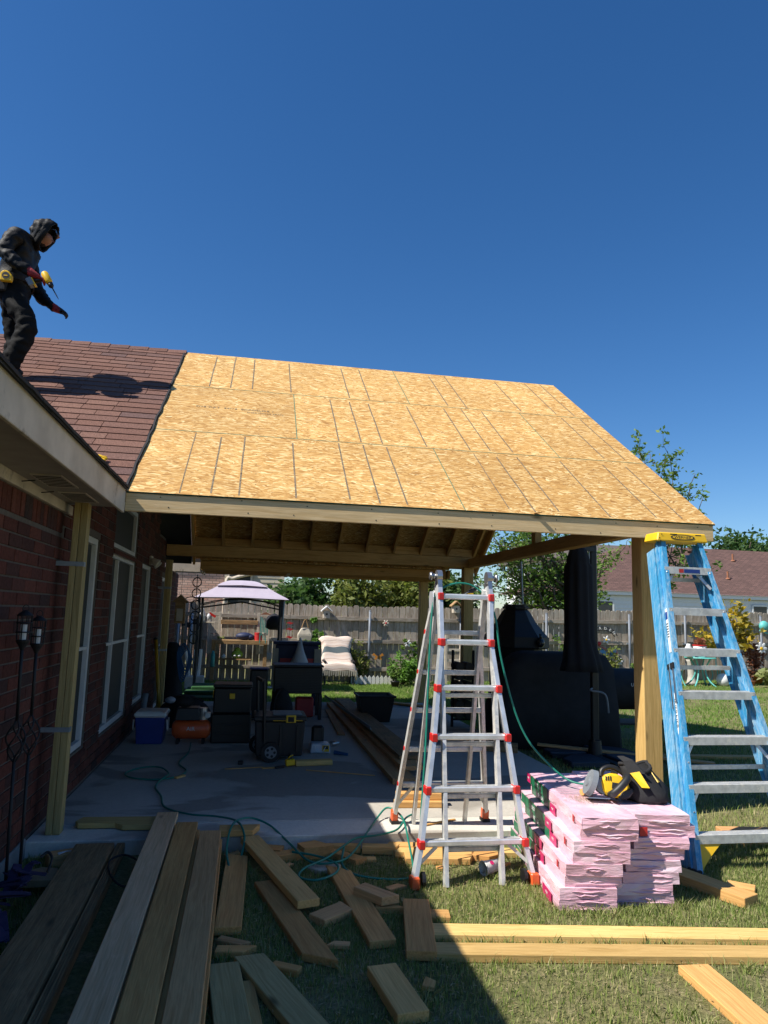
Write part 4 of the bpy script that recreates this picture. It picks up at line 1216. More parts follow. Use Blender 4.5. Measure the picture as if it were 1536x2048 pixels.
edge('second sunlit board partly under the first at the slab edge', (1.05,5.03), (1.98,4.93), .10, .004, .038, 'treated')
edge('wide sunlit board in front of the slab edge between the ladder rails', (1.10,4.93), (1.55,4.87), .17, .003, .04, 'fresh', (.0,.06))
edge('pointed sunlit offcut right of the wide board by the ladder', (1.56,4.93), (1.72,4.86), .12, .003, .04, 'fir', (.0,.10))
tri = obj('triangle_offcut', MB().prism([(0,.10),(.02,.17),(.22,-.02),(.14,-.08)], (.62,4.92,.004), (1,0,0), (0,1,0), (0,0,1), .035), M['fir'])
tag(tri, 'flat brown triangular offcut inside the green hose loop', 'offcut', G3)
pl_ = obj('pale_offcut', MB().prism([(-.10,0),(-.03,-.07),(.10,-.05),(.12,.03),(.03,.09),(-.05,.07)], (.54,4.78,.003), (1,0,0), (0,1,0), (0,0,1), .03).mesh('p', bevel=.006), M['cream'])
tag(pl_, 'pale many sided offcut ringed by the green hose', 'offcut', G3)
G4 = 'lumber in the sunlit foreground'
plank('long sunlit board on the grass in front of the insulation, farther of two', (.98,3.795,.021), (3.6,3.41,.021), .135, .038, 'treated', group=G4)
plank('long sunlit board on the grass in front of the insulation, nearer of two', (.93,3.585,.021), (3.5,3.235,.021), .125, .038, 'treated', group=G4)
plank('small sunlit block behind the left end of the long boards', (1.02,3.99,.02), (1.14,3.97,.02), .10, .038, 'fresh', 'wood block', 'wood_block', G4)
plank('sunlit board pointing out of the lower right corner', (2.115,3.28,.02), (2.07,2.35,.02), .15, .04, 'fresh', group=G4)
plank('board running out from behind the insulation towards the blue ladder foot', (2.62,4.66,.045), (2.93,3.95,.035), .14, .06, 'fresh', group=G4)
plank('small square offcut beside the board at the blue ladder foot', (2.98,4.24,.02), (3.10,4.14,.02), .10, .038, 'fresh', 'offcut', 'lumber_offcut', G4)
plank('board on the grass seen between the lower steps of the blue ladder', (3.02,5.16,.02), (4.1,4.95,.02), .14, .038, 'fresh', group=G4)
plank('curved pale board behind the right rail of the blue ladder', (3.58,5.17,.06), (4.4,5.05,.06), .10, .05, 'greywood', group=G4)
plank('board lying on the lawn farther back right of the blue ladder', (4.6,8.3,.02), (6.4,8.1,.02), .12, .038, 'fresh', group=G4)

# boards and metal stacked along the slab
G5 = 'lumber stacked lengthwise on the slab'
plank('long dark board on the slab, bottom of the lengthwise stack', (1.46,12.3,.125), (1.46,6.62,.125), .22, .05, 'greywood', group=G5)
plank('second long board in the stack on the slab, shifted to the right', (1.56,12.2,.172), (1.62,6.95,.172), .24, .04, 'greywood', group=G5)
plank('upper wide board on the slab stack with a sawn near end', (1.58,12.1,.214), (1.66,7.25,.214), .24, .04, 'weathered', group=G5)
plank('thin strip lying left of the lumber stack near the storage bench', (1.30,11.6,.112), (1.22,9.25,.112), .09, .02, 'greywood', group=G5)
mt_ = obj('metal_flashing', MB().box(-.012,.012,-1.7,1.7,0,.004).box(-.012,-.009,-1.7,1.7,.004,.04), M['galv'], None, (1.42,10.55,.237), (0,0,.06))
tag(mt_, 'thin shiny metal angle lying on top of the lumber stack', 'metal strip')
plank('block of wood under the rear feet of the silver ladder, upper', (1.24,5.93,.175), (1.62,5.90,.175), .09, .05, 'fresh', 'wood block', 'wood_block')
plank('block of wood under the rear feet of the silver ladder, lower', (1.22,5.88,.125), (1.62,5.86,.125), .10, .045, 'fresh', 'wood block', 'wood_block')
plank('pale wood stick lying on the slab under the silver ladder', (1.33,5.34,.106), (1.60,5.47,.106), .02, .012, 'fresh', 'stick', 'wood_stick')
plank('pale beam offcut lying on the slab next to the yellow nailer', (.53,7.47,.127), (.90,7.52,.127), .085, .05, 'treated', 'wood block', 'wood_block')
plank('broken thin lath lying across the slab near the nailer, left piece', (-.15,7.33,.104), (.22,7.40,.104), .02, .008, 'fresh', 'stick', 'wood_stick')
plank('broken thin lath lying across the slab near the nailer, middle piece', (.20,7.33,.108), (.42,7.38,.106), .025, .012, 'fresh', 'stick', 'wood_stick')
plank('thin lath on the slab pointing to the lumber stack', (.62,7.25,.104), (1.25,6.98,.104), .018, .008, 'fresh', 'stick', 'wood_stick')
plank('tiny offcut on the slab beside the hose loop', (-.57,6.95,.108), (-.50,7.05,.108), .035, .016, 'fresh', 'offcut', 'lumber_offcut')

# small scraps between the lumber and the ladder
rs_ = random.Random(21)
SC = [(.52,5.06,'between the wedge and the slab edge'),(.86,4.93,'in the sun left of the ladder foot'),(.33,4.86,'under the hose near the raised board'),(.93,4.42,'beside the ladder foot in shade'),(.30,4.20,'between the raised and the stained board'),(.52,3.72,'in the shaded grass right of the pointed board'),(.86,3.30,'just left of the shadow edge below the long boards'),(1.30,4.72,'in the grass between the ladder rails'),(1.72,4.75,'by the right ladder foot'),(-.02,5.10,'at the tip of the raised board')]
for x_, y_, lab_ in SC:
    a_ = rs_.uniform(0, 3.1); l_ = rs_.uniform(.06,.13)
    plank('small wood scrap '+lab_, (x_-l_/2*math.cos(a_), y_-l_/2*math.sin(a_), .014), (x_+l_/2*math.cos(a_), y_+l_/2*math.sin(a_), .016), rs_.uniform(.025,.06), .02, rs_.choice(('fresh','fir','greywood')), 'wood scrap', 'wood_scrap', 'small wood scraps', (0, rs_.uniform(-.04,.04)))
# paper cup
cup = thing('paper_cup', 'white paper cup lying on its side in the grass by the silver ladder', 'cup', (1.60, 4.62, 0))
cm = Matrix.Translation((1.535,4.60,.045)) @ Matrix.Rotation(math.radians(20),4,'Z') @ Matrix.Rotation(math.radians(86),4,'Y')
obj('cup_wall', MB().lathe([(.044,0),(.033,.13),(.031,.13),(.041,.003)], n=20, cap=False).xf(cm), M['white_paint'], cup, smooth=True)
obj('cup_base', MB().cyl((0,0,.122),(0,0,.126),.032,n=20).xf(cm), M['white_paint'], cup)
obj('cup_rim', MB().tube([cm @ V((.045*math.cos(a), .045*math.sin(a), 0)) for a in np.linspace(0,2*math.pi,20,endpoint=False)], .003, 6, closed=True), M['white_paint'], cup)
obj('cup_mark', MB().cyl((.0,-.0405,.05),(.0,-.0425,.05),.014,n=10).xf(cm @ Matrix.Rotation(-.9,4,'Z')), M['magenta'], cup)

# =================================================================== hoses
h1 = [(-.56,8.55,.14),(-.55,8.1,.115),(-.60,7.6,.11),(-.50,7.25,.11),(-.56,7.0,.11),(-.72,6.88,.112),(-.94,6.95,.112),(-1.03,7.15,.112),(-.92,7.38,.113),(-.75,7.35,.12),(-.64,7.05,.125),(-.68,6.85,.12),(-.70,6.6,.11),(-.62,6.3,.11),(-.55,5.95,.11),(-.35,5.7,.12),(-.15,5.55,.14),(.0,5.33,.16),(.05,5.10,.12),(.03,4.95,.03)]
hs = tag(obj('air_hose', MB().tube(spline(h1, 7), .0072, 8), M['hose'], smooth=True), 'green air hose looping from the compressor across the shaded slab', 'hose')
h2 = [(-.03,4.75,.03),(-.06,4.95,.10),(-.03,5.28,.16),(.08,5.46,.15),(.22,5.38,.12),(.34,5.12,.08),(.46,4.82,.05),(.60,4.75,.06),(.72,4.84,.07),(.86,5.15,.09),(1.02,5.5,.13),(1.10,5.58,.17),(1.16,5.50,.16),(1.17,5.30,.15),(1.14,5.0,.10),(1.11,4.72,.03),(1.08,4.6,.02)]
h3 = [(.36,4.98,.06),(.52,4.88,.06),(.62,4.72,.06),(.60,4.60,.05),(.48,4.52,.04),(.38,4.58,.04),(.42,4.70,.05),(.56,4.80,.07),(.70,4.98,.09),(.80,5.10,.10),(.95,5.12,.11),(1.10,5.20,.12),(1.22,5.45,.13),(1.30,5.52,.14)]
h4 = [(.70,4.98,.08),(.66,4.75,.05),(.72,4.62,.03),(.90,4.55,.02),(1.06,4.56,.02),(1.12,4.62,.04)]
tag(obj('air_hose', MB().tube(spline(h2, 7), .0072, 8), M['hose'], smooth=True), 'green air hose in big loose curves from the long boards to the silver ladder foot', 'hose')
tag(obj('air_hose', MB().tube(spline(h3, 7), .0072, 8), M['hose'], smooth=True), 'green air hose making a small loop on the grass beside the pale offcut', 'hose')
tag(obj('air_hose', MB().tube(spline(h4, 7), .0072, 8), M['hose'], smooth=True), 'green air hose curving low over the grass to the sunlit edge', 'hose')
h5 = [(1.12,4.62,.06),(1.155,4.72,.35),(1.19,4.78,.75),(1.215,4.84,1.15),(1.235,4.88,1.5),(1.265,4.92,1.73),(1.34,4.95,1.81),(1.46,4.95,1.845),(1.57,4.94,1.82),(1.66,4.93,1.73),(1.71,4.90,1.60),(1.74,4.88,1.35),(1.83,4.86,1.0),(1.93,4.84,.78),(2.07,4.78,.62),(2.17,4.68,.545),(2.27,4.52,.555)]
tag(obj('air_hose', MB().tube(spline(h5, 7), .0072, 8), M['hose'], smooth=True), 'green air hose hung over the top of the silver ladder and down to the insulation', 'hose')
nz = thing('nail_gun', 'yellow and black tool hanging at the top of the silver ladder', 'nail gun', (1.53,4.95,1.74))
obj('tool_body', MB().beam((1.50,4.97,1.755), (1.60,4.97,1.83), .035, .03).mesh('b', bevel=.006), M['dark_plastic'], nz)
obj('tool_handle', MB().beam((1.52,4.965,1.762), (1.56,4.965,1.768), .036, .022), M['yellow_plastic'], nz)

# =================================================================== things on the shaded patio
S0 = SLAB+.001
def bx(x0,x1,y0,y1,z0,z1,bv=.008): 
    return MB().box(x0,x1,y0,y1,z0,z1).mesh('box', bevel=bv)
def taper(x0,x1,y0,y1,z0,z1,k=.03,bv=.008):
    return MB().hexa([(x0+k,y0+k,z0),(x1-k,y0+k,z0),(x1-k,y1-k,z0),(x0+k,y1-k,z0),(x0,y0,z1),(x1,y0,z1),(x1,y1,z1),(x0,y1,z1)]).mesh('taper', bevel=bv)
# cooler
t = thing('cooler', 'blue cooler with a white lid standing against the brick wall', 'cooler', (-1.02, 8.85, S0))
obj('cooler_body', taper(-1.19,-.87,8.66,9.05,S0,.39,.022), M['blue_plastic'], t)
obj('lid', bx(-1.205,-.855,8.645,9.065,.392,.45,.018), M['white_plastic'], t)
obj('lid_recess', bx(-1.15,-.91,8.70,9.01,.4505,.456,.002), M['white_plastic'], t)
for xx in (-1.215,-.853): obj('handle', MB().tube(spline([(xx,8.75,.36),(xx+(.0 if xx<-1 else .012),8.75,.25),(xx,8.95,.25),(xx,8.95,.36)],4), .009, 6), M['white_plastic'], t)
# air compressor
t = thing('air_compressor', 'orange air compressor with black motor shroud beside the blue cooler', 'compressor', (-.56, 8.78, S0))
obj('tank', MB().lathe([(.001,-.22),(.07,-.21),(.105,-.17),(.112,-.10),(.112,.10),(.105,.17),(.07,.21),(.001,.22)], n=22).xf(Matrix.Translation((-.58,8.78,.255)) @ Matrix.Rotation(math.pi/2,4,'Y')), M['orange_plastic'], t, smooth=True)
obj('motor_shroud', taper(-.74,-.50,8.66,8.90,.365,.50,-.02), M['black_plastic'], t)
obj('pump', MB().cyl((-.46,8.78,.36),(-.46,8.78,.49),.055,n=14), M['steel'], t)
obj('gauge', MB().cyl((-.40,8.66,.42),(-.40,8.64,.42),.028,n=14), M['white_plastic'], t)
obj('regulator', MB().box(-.43,-.37,8.67,8.74,.40,.45), M['steel'], t)
for xx in (-.72,-.44): obj('foot', MB().box(xx-.015,xx+.015,8.68,8.88,S0,.16), M['rubber'], t)
obj('carry_handle', MB().tube(spline([(-.74,8.78,.46),(-.72,8.78,.58),(-.58,8.78,.60),(-.46,8.78,.56)],5), .012, 8), M['black_plastic'], t)
text_obj('lettering', 'AIR', .06, axes((-.58,8.664,.27),(1,0,0),(0,0,1)), M['white_print'], t, .0004)
obj('rag', MB().ball((-.66,8.74,.56),.10,.09,.06,12,6), M['black_fabric'], t, smooth=True)
# stacked tool chest
t = thing('tool_chest', 'tall black stacked tool chest with a small yellow latch behind the rolling box', 'tool box', (-.10, 8.95, S0))
obj('lower_box', bx(-.36,.09,8.72,9.12,S0,.43,.014), M['black_plastic'], t)
obj('upper_box', bx(-.35,.08,8.73,9.11,.433,.72,.014), M['black_plastic'], t)
obj('lid', bx(-.36,.09,8.72,9.12,.723,.76,.01), M['dark_plastic'], t)
obj('latch', bx(-.17,-.11,8.705,8.722,.60,.66,.004), M['yellow_plastic'], t)
obj('latch', bx(-.365,-.352,8.82,8.90,.60,.68,.004), M['yellow_plastic'], t)
for zz in (.2,.3): obj('rib', bx(-.30,.03,8.712,8.7195,zz,zz+.02,.002), M['dark_plastic'], t)
# rolling tool box
t = thing('rolling_tool_box', 'black wheeled tool box with yellow latch and raised handle on the slab', 'tool box', (.33, 7.85, S0))
obj('box_body', taper(.12,.63,7.66,8.10,S0+.05,.50,.02,.012), M['dark_plastic'], t)
obj('lid', bx(.105,.645,7.645,8.115,.502,.55,.01), M['dark_plastic'], t)
obj('lid_panel', bx(.30,.60,7.72,8.05,.5505,.562,.004), M['grey_plastic'], t)
obj('lid_stripe', bx(.30,.60,7.632,7.6445,.508,.513,.001), M['yellow_plastic'], t)
la = obj('latch', bx(.43,.53,7.625,7.6435,.49,.565,.005), M['yellow_plastic'], t)
obj('latch_recess', bx(.45,.51,7.618,7.6245,.50,.55,.002), M['felt'], la)
for xx in (.21,.37,.54): obj('rib', bx(xx,xx+.03,7.652,7.6655,.2,.46,.003), M['black_plastic'], t)
for yy, xx in ((7.62,.29),(8.08,.17)):
    w_ = obj('wheel', MB().cyl((xx-.0,yy,.20),(xx,yy+.05,.20),.098,n=22), M['rubber'], t)
    obj('rim', MB().cyl((xx,yy-.006,.20),(xx,yy-.001,.20),.06,n=18), M['grey_plastic'], w_)
    for k in range(5):
        a = k*2*math.pi/5
        obj('spoke_hole', MB().cyl((xx+.038*math.cos(a),yy-.009,.20+.038*math.sin(a)),(xx+.038*math.cos(a),yy-.0065,.20+.038*math.sin(a)),.014,n=8), M['felt'], w_)
for xx,yy in ((.22,7.64),(.16,8.02)): obj('handle_bar', MB().tube([(xx,yy,.30),(xx-.03,yy,.90)], .016, 8), M['black_plastic'], t)
obj('handle_grip', MB().tube([(.19,7.64,.90),(.13,8.02,.90)], .02, 8), M['black_plastic'], t)
# tall narrow dark stool-like tool tower behind
t = thing('storage_tower', 'slim upright black storage case with a blue top edge in front of the lawn', 'storage box', (.18, 10.6, S0))
obj('case', bx(.06,.31,10.5,10.75,S0+.03,.80,.02), M['black_plastic'], t)
obj('top_edge', bx(.05,.32,10.49,10.76,.802,.82,.006), M['blue_plastic'], t)
for a_ in (.08,.29): obj('foot', bx(a_-.02,a_+.02,10.52,10.56,S0,S0+.029,.004), M['rubber'], t)
# wicker deck box
t = thing('deck_storage_bench', 'black woven wicker storage bench standing on the slab', 'storage bench', (.76, 10.85, S0))
obj('bench_body', bx(.40,1.09,10.6,11.1,.46,.83,.01), M['black_plastic'], t)
obj('lid', bx(.385,1.105,10.585,11.115,.833,.865,.008), M['dark_plastic'], t)
wv = MB()
for k in range(16): wv.box(.41,1.08,10.589,10.5985,.47+k*.0225,.484+k*.0225)
stuff(obj('woven_panel', wv, M['dark_plastic'], t))
for xx in (.42,1.07):
    for yy in (10.63,11.07): obj('leg', bx(xx-.025,xx+.025,yy-.025,yy+.025,S0,.459,.004), M['black_plastic'], t)
tag(obj('red_storage_box', bx(.74,1.0,10.85,11.05,S0,.38,.02), M['red_print']), 'dark red box tucked under the wicker bench', 'box')
bpk = thing('backpack', 'dark backpack slumped in front of the wicker bench', 'bag', (.50, 10.3, S0))
rg_ = []
for zz, a_, b_ in ((0,.13,.10),(.08,.16,.12),(.25,.15,.11),(.38,.11,.08),(.45,.06,.05),(.46,.02,.02)):
    rg_.append([(.50+a_*(1+.06*math.sin(3*q+zz*9))*math.cos(q), 10.3+b_*math.sin(q), S0+zz) for q in np.linspace(0,2*math.pi,18,endpoint=False)])
obj('bag_body', MB().loft(rg_), M['black_fabric'], bpk, smooth=True)
obj('strap', MB().tube(spline([(.42,10.20,S0+.1),(.40,10.18,S0+.25),(.45,10.22,S0+.42),(.52,10.24,S0+.47)],5), .014, 6), M['black_fabric'], bpk)
# on the bench: dark blue cabinet, shopping bag
t = thing('potting_cabinet', 'navy and red cabinet with pale side panels behind the wicker bench', 'cabinet', (.86, 12.4, SLAB))
obj('cabinet_body', bx(.47,1.17,12.2,12.55,.42,1.08,.01), M['navy_paint'], t)
obj('cabinet_top', bx(.43,1.21,12.16,12.59,1.082,1.13,.008), M['navy_paint'], t)
obj('door', bx(.54,.84,12.185,12.198,.47,.86,.004), M['red_print'], t)
obj('door', bx(.87,1.09,12.185,12.198,.47,.86,.004), M['red_print'], t)
obj('side_panel', bx(1.10,1.22,12.17,12.199,.40,1.02,.004), M['beige_cloth'], t)
obj('side_panel', bx(.41,.51,12.17,12.199,.40,1.02,.004), M['beige_cloth'], t)
for xx in (.50,1.14):
    for yy in (12.24,12.51): obj('leg', bx(xx-.03,xx+.03,yy-.03,yy+.03,S0,.419,.004), M['navy_paint'], t)
t = thing('shopping_bag', 'white plastic shopping bag hanging in front of the navy cabinet', 'bag', (.85, 12.05, .6))
rg_ = []
for zz, a_, b_ in ((0,.09,.06),(.05,.15,.08),(.2,.13,.08),(.34,.08,.055),(.45,.05,.04),(.52,.02,.02)):
    rg_.append([(.85+a_*(1+.13*math.sin(4*q+zz*12))*math.cos(q), 12.05+b_*math.sin(q), .62+zz) for q in np.linspace(0,2*math.pi,20,endpoint=False)])
obj('bag_body', MB().loft(rg_), M['plastic_bag'], t, smooth=True)
obj('bag_handles', MB().tube(spline([(.83,12.05,1.08),(.85,12.06,1.20),(.88,12.07,1.08)],6), .012, 6), M['plastic_bag'], t)
# black bin
t = thing('plastic_bin', 'open black plastic bin standing on the slab by the lumber stack', 'bin', (1.85, 10.55, S0))
b_ = MB()
b_.loft([[(1.66,10.39,S0),(2.05,10.39,S0),(2.05,10.75,S0),(1.66,10.75,S0)],[(1.60,10.33,.46),(2.11,10.33,.46),(2.11,10.81,.46),(1.60,10.81,.46)],[(1.615,10.345,.46),(2.095,10.345,.46),(2.095,10.795,.46),(1.615,10.795,.46)],[(1.675,10.405,S0+.01),(2.035,10.405,S0+.01),(2.035,10.735,S0+.01),(1.675,10.735,S0+.01)]])
obj('bin_body', b_, M['black_plastic'], t)
obj('rim', MB().tube([(1.59,10.32,.46),(2.12,10.32,.46),(2.12,10.82,.46),(1.59,10.82,.46)], .016, 6, closed=True), M['black_plastic'], t)
# bucket-jug with label
t = thing('fastener_tub', 'clear plastic tub of nails with a yellow and black label on the slab', 'tub', (.86, 8.2, S0))
obj('tub_body', taper(.74,.94,8.10,8.28,S0,.20,-.012,.012), M['plastic_bag'], t)
obj('label_sticker', MB().box(.86,.935,8.085,8.0875,S0+.02,S0+.085), M['yellow_plastic'], t)
obj('label_print', MB().box(.87,.925,8.083,8.0845,S0+.045,S0+.08), M['black_print'], t)
obj('handle', MB().tube(spline([(.78,8.09,.18),(.80,8.06,.13),(.86,8.06,.125),(.90,8.09,.18)],5), .004, 6), M['white_plastic'], t)
t2 = tag(obj('black_case', bx(.76,.90,8.32,8.40,S0,.36,.025), M['black_plastic']), 'small upright black case just behind the nail tub', 'case')
tag(obj('blue_tool', MB().tube([(.99,8.05,S0+.02),(1.12,7.95,S0+.016)],[.022,.014],8), M['blue_hose']), 'blue handled tool lying on the slab right of the nail tub', 'tool')
tag(obj('bottle', MB().lathe([(.03,0),(.032,.06),(.015,.08),(.012,.10)],n=12).xf(Matrix.Translation((.95,8.14,.19)) @ Matrix.Rotation(1.4,4,'Y')), M['steel'], smooth=True), 'small metal canister on the edge of the nail tub', 'canister')
# nailer on the slab
t = thing('finish_nailer', 'yellow and black nailer lying on the slab against a pale block', 'nailer', (.47, 7.42, S0))
obj('tool_body', MB().beam((.43,7.40,S0+.04),(.52,7.42,S0+.05),.05,.06).mesh('b', bevel=.008), M['yellow_plastic'], t)
obj('magazine', MB().beam((.42,7.38,S0+.012),(.33,7.33,S0+.012),.02,.02), M['black_plastic'], t)
obj('tool_head', MB().beam((.47,7.41,S0+.07),(.48,7.42,S0+.125),.035,.035).mesh('b', bevel=.005), M['black_plastic'], t)
obj('belt_hook', MB().tube(spline([(.45,7.38,S0+.08),(.47,7.36,S0+.11),(.50,7.39,S0+.115)],4), .005, 6), M['yellow_plastic'], t)
tag(obj('tape_block', bx(-.03,.02,7.52,7.58,S0,S0+.035,.006), M['black_plastic']), 'tiny black block alone on the slab left of the nailer', 'block')
# pole, hose, drape against the wall
t = thing('extension_pole', 'yellow pole leaning against the brick wall past the windows', 'pole', (-1.1, 10.9, S0))
obj('pole', MB().tube([(-1.12,10.5,S0),(-1.30,10.95,1.16)], .026, 10), M['yellow_pole'], t, smooth=True)
obj('pole_cap', MB().tube([(-1.30,10.95,1.161),(-1.304,10.96,1.19)], .029, 10), M['black_plastic'], t)
t = thing('hose_reel_drape', 'black covered bundle with a coiled blue hose hung by the wall end', 'hose', (-1.15, 12.9, 0))
rg_ = []
for zz, a_, b_ in ((S0,.22,.2),(.2,.19,.17),(.5,.15,.15),(.8,.12,.12),(1.0,.11,.10),(1.06,.06,.06)):
    rg_.append([(-1.22+a_*(1+.1*math.sin(5*q+zz*3))*math.cos(q), 12.7+b_*math.sin(q), zz) for q in np.linspace(0,2*math.pi,22,endpoint=False)])
obj('drape', MB().loft(rg_), M['black_fabric'], t, smooth=True)
for k in range(6):
    cx = -1.03+k*.012; top = 1.05-.02*k; low = .46+.03*k
    obj('hose_coil', MB().tube(spline([(cx-.09,12.55,top-.1),(cx,12.53,top),(cx+.07,12.52,top-.12),(cx+.08,12.5,(top+low)/2),(cx+.03,12.5,low),(cx-.03,12.5,low+.02),(cx-.09,12.53,(top+low)/2)],4,True), .011, 6, closed=True), M['blue_hose'], t)
t = thing('dark_tool_pile', 'low dark pile of tools and cloth on the slab behind the compressor', 'tools', (-.75, 10.2, S0))
rg_ = []
for zz, a_, b_ in ((0,.34,.4),(.12,.34,.36),(.25,.26,.28),(.36,.12,.14),(.38,.03,.03)):
    rg_.append([(-.78+a_*(1+.13*math.sin(4*q+zz*9))*math.cos(q), 10.2+b_*math.sin(q), S0+zz) for q in np.linspace(0,2*math.pi,22,endpoint=False)])
obj('cloth', MB().loft(rg_), M['black_fabric'], t, smooth=True)
obj('cloth_fold', MB().ball((-.95,10.0,S0+.33),.07,.06,.045), M['plastic_bag'], t, smooth=True)
obj('tube', MB().tube([(-1.24,9.62,.30),(-1.22,9.66,.55)], .035, 10), M['grey_plastic'], t)
# birdhouse hanging at the wall corner
t = thing('hanging_birdhouse', 'dark hanging feeder house at the far end of the brick wall', 'bird feeder', (-1.12, 12.4, 1.35))
obj('feeder_box', MB().box(-1.20,-1.04,12.34,12.46,1.38,1.72), M['weathered'], t)
obj('feeder_roof', MB().prism([(-.13,0),(.13,0),(0,.13)], (-1.12,12.3,1.722), (1,0,0), (0,0,1), (0,1,0), .2), M['weathered'], t)
obj('feeder_window', MB().box(-1.17,-1.07,12.335,12.3385,1.42,1.62), M['white_trim'], t)
obj('hanger', MB().tube([(-1.12,12.4,1.84),(-1.12,12.4,2.27)], .004, 6), M['iron'], t)

# =================================================================== garden torches at the wall
def torch(bx_, by_, tx, ty, lab, zt=1.20):
    t = thing('garden_torch', lab, 'torch', (bx_, by_, 0), group='wrought iron garden torches')
    b = V((bx_, by_, 0)); tp = V((tx, ty, zt))
    d = (tp-b)/zt
    def at(z): return b+d*z
    obj('pole', MB().tube([at(-.03), at(.76)], .009, 8).tube([at(.98), at(zt)], .009, 8), M['iron'], t, smooth=True)
    for k in range(4):
        pts = []
        for i in range(13):
            s_ = i/12; r_ = .045*math.sin(math.pi*s_)+.006; a = k*math.pi/2+math.pi*.9*s_
            pts.append(at(.76+.22*s_)+V((r_*math.cos(a), r_*math.sin(a), 0)))
        obj('twisted_rod', MB().tube(pts, .005, 6), M['iron'], t)
    c = at(zt); q_ = .62
    la = obj('lantern', MB().lathe([(.015*q_,0),(.03*q_,.03*q_),(.055*q_,.07*q_),(.06*q_,.085*q_),(.055*q_,.09*q_)], (c.x,c.y,c.z), 14), M['iron'], t)
    for k in range(8):
        a = k*math.pi/4
        obj('cage_bar', MB().tube([(c.x+.055*q_*math.cos(a),c.y+.055*q_*math.sin(a),c.z+.085*q_),(c.x+.062*q_*math.cos(a),c.y+.062*q_*math.sin(a),c.z+.30*q_)], .003, 5), M['iron'], la)
    for zz in (.155,.235,.30): obj('cage_ring', MB().tube([(c.x+.064*q_*math.cos(a),c.y+.064*q_*math.sin(a),c.z+zz*q_) for a in np.linspace(0,2*math.pi,16,endpoint=False)], .0035, 5, closed=True), M['iron'], la)
    obj('candle', MB().cyl((c.x,c.y,c.z+.09*q_),(c.x,c.y,c.z+.22*q_),.03*q_,n=14), M['white_plastic'], la, smooth=False)
    obj('cap', MB().lathe([(.068*q_,.30*q_),(.06*q_,.31*q_),(.03*q_,.335*q_),(.012*q_,.345*q_)], (c.x,c.y,c.z), 14), M['iron'], la)
    obj('ring', MB().tube([(c.x+.016*math.cos(a),c.y,c.z+.225+.018*math.sin(a)) for a in np.linspace(0,2*math.pi,14,endpoint=False)], .0025, 5, closed=True), M['iron'], la)
torch(-1.22,4.46,-1.20,4.26, 'black iron garden torch with caged candle, left of two by the wall', 1.36)
torch(-1.19,4.60,-1.19,4.50, 'black iron garden torch with caged candle, right of two by the wall', 1.33)
# purple straps and cable loop
t = thing('ratchet_straps', 'tangle of dark purple straps on the old timber by the torches', 'straps', (-1.1, 4.2, .1))
for k in range(8):
    p0 = V((-1.18+random.uniform(-.05,.12), 4.1+random.uniform(-.25,.3), .12))
    pts = [p0+V((random.uniform(-.12,.12), random.uniform(-.16,.16), random.uniform(-.02,.09)))*(i>0) for i in range(5)]
    m_ = MB(); sp = spline(pts, 5)
    for a, b in zip(sp[:-1], sp[1:]):
        if (b-a).length > 1e-4: m_.beam(a, b+(b-a)*.1, .045, .004, (random.uniform(-.2,.2),0,1))
    obj('strap', m_, M['purple_cloth'], t)
obj('hook', MB().tube(spline([(-1.05,4.62,.10),(-1.04,4.66,.16),(-1.07,4.68,.19),(-1.10,4.66,.17)],5), .008, 6), M['iron'], t)
tag(obj('cable_loop', MB().tube(spline([(-.74,4.78,.10),(-.66,4.82,.12),(-.55,4.70,.10),(-.54,4.52,.06),(-.62,4.48,.06),(-.70,4.58,.09)],6,True), .006, 6, closed=True), M['rubber']), 'black cable loop between the old timber and the long boards', 'cable')

# =================================================================== grill corner on the right
t = thing('outdoor_fireplace', 'dark metal outdoor fireplace with a flared hood behind the covered grill', 'fireplace', (3.68, 9.7, 0))
def sq(cx, cy, a, b, z): return [(cx-a,cy-b,z),(cx+a,cy-b,z),(cx+a,cy+b,z),(cx-a,cy+b,z)]
def octo(cx, cy, r, z): return [(cx+r*math.cos(math.pi/8+k*math.pi/4), cy+r*math.sin(math.pi/8+k*math.pi/4), z) for k in range(8)]
obj('hood', MB().loft([octo(3.68,9.7,.44,1.37), octo(3.68,9.7,.38,1.44), octo(3.68,9.7,.28,1.56), octo(3.68,9.7,.20,1.70), octo(3.68,9.7,.16,1.745)]), M['iron'], t)
obj('hood_cap', MB().loft([octo(3.68,9.7,.185,1.747), octo(3.68,9.7,.19,1.775), octo(3.68,9.7,.165,1.785), octo(3.68,9.7,.17,1.81)]), M['iron'], t)
obj('hood_skirt', MB().loft([octo(3.68,9.7,.43,1.21), octo(3.68,9.7,.455,1.23), octo(3.68,9.7,.455,1.369)]), M['iron'], t)
obj('fire_box', MB().loft([octo(3.68,9.7,.36,.40), octo(3.68,9.7,.36,1.209)]), M['iron'], t)
obj('base', MB().loft([octo(3.68,9.7,.44,.0), octo(3.68,9.7,.40,.399)]), M['iron'], t)
obj('flue_rod', MB().tube([(3.80,9.75,1.82),(3.775,9.75,2.42)], .016, 8), M['galv'], t)
lp = tag(obj('hanging_bulb', MB().ball((3.86,9.25,1.30),.055,.055,.06,14,8).cyl((3.86,9.25,1.355),(3.86,9.25,1.42),.02,n=8), M['glass'], smooth=True), 'round glass bulb hanging in front of the fireplace hood', 'light bulb')
t = thing('covered_grill', 'large grill under a black fabric cover next to the closed umbrella', 'grill', (3.95, 9.0, 0))
rgs = []
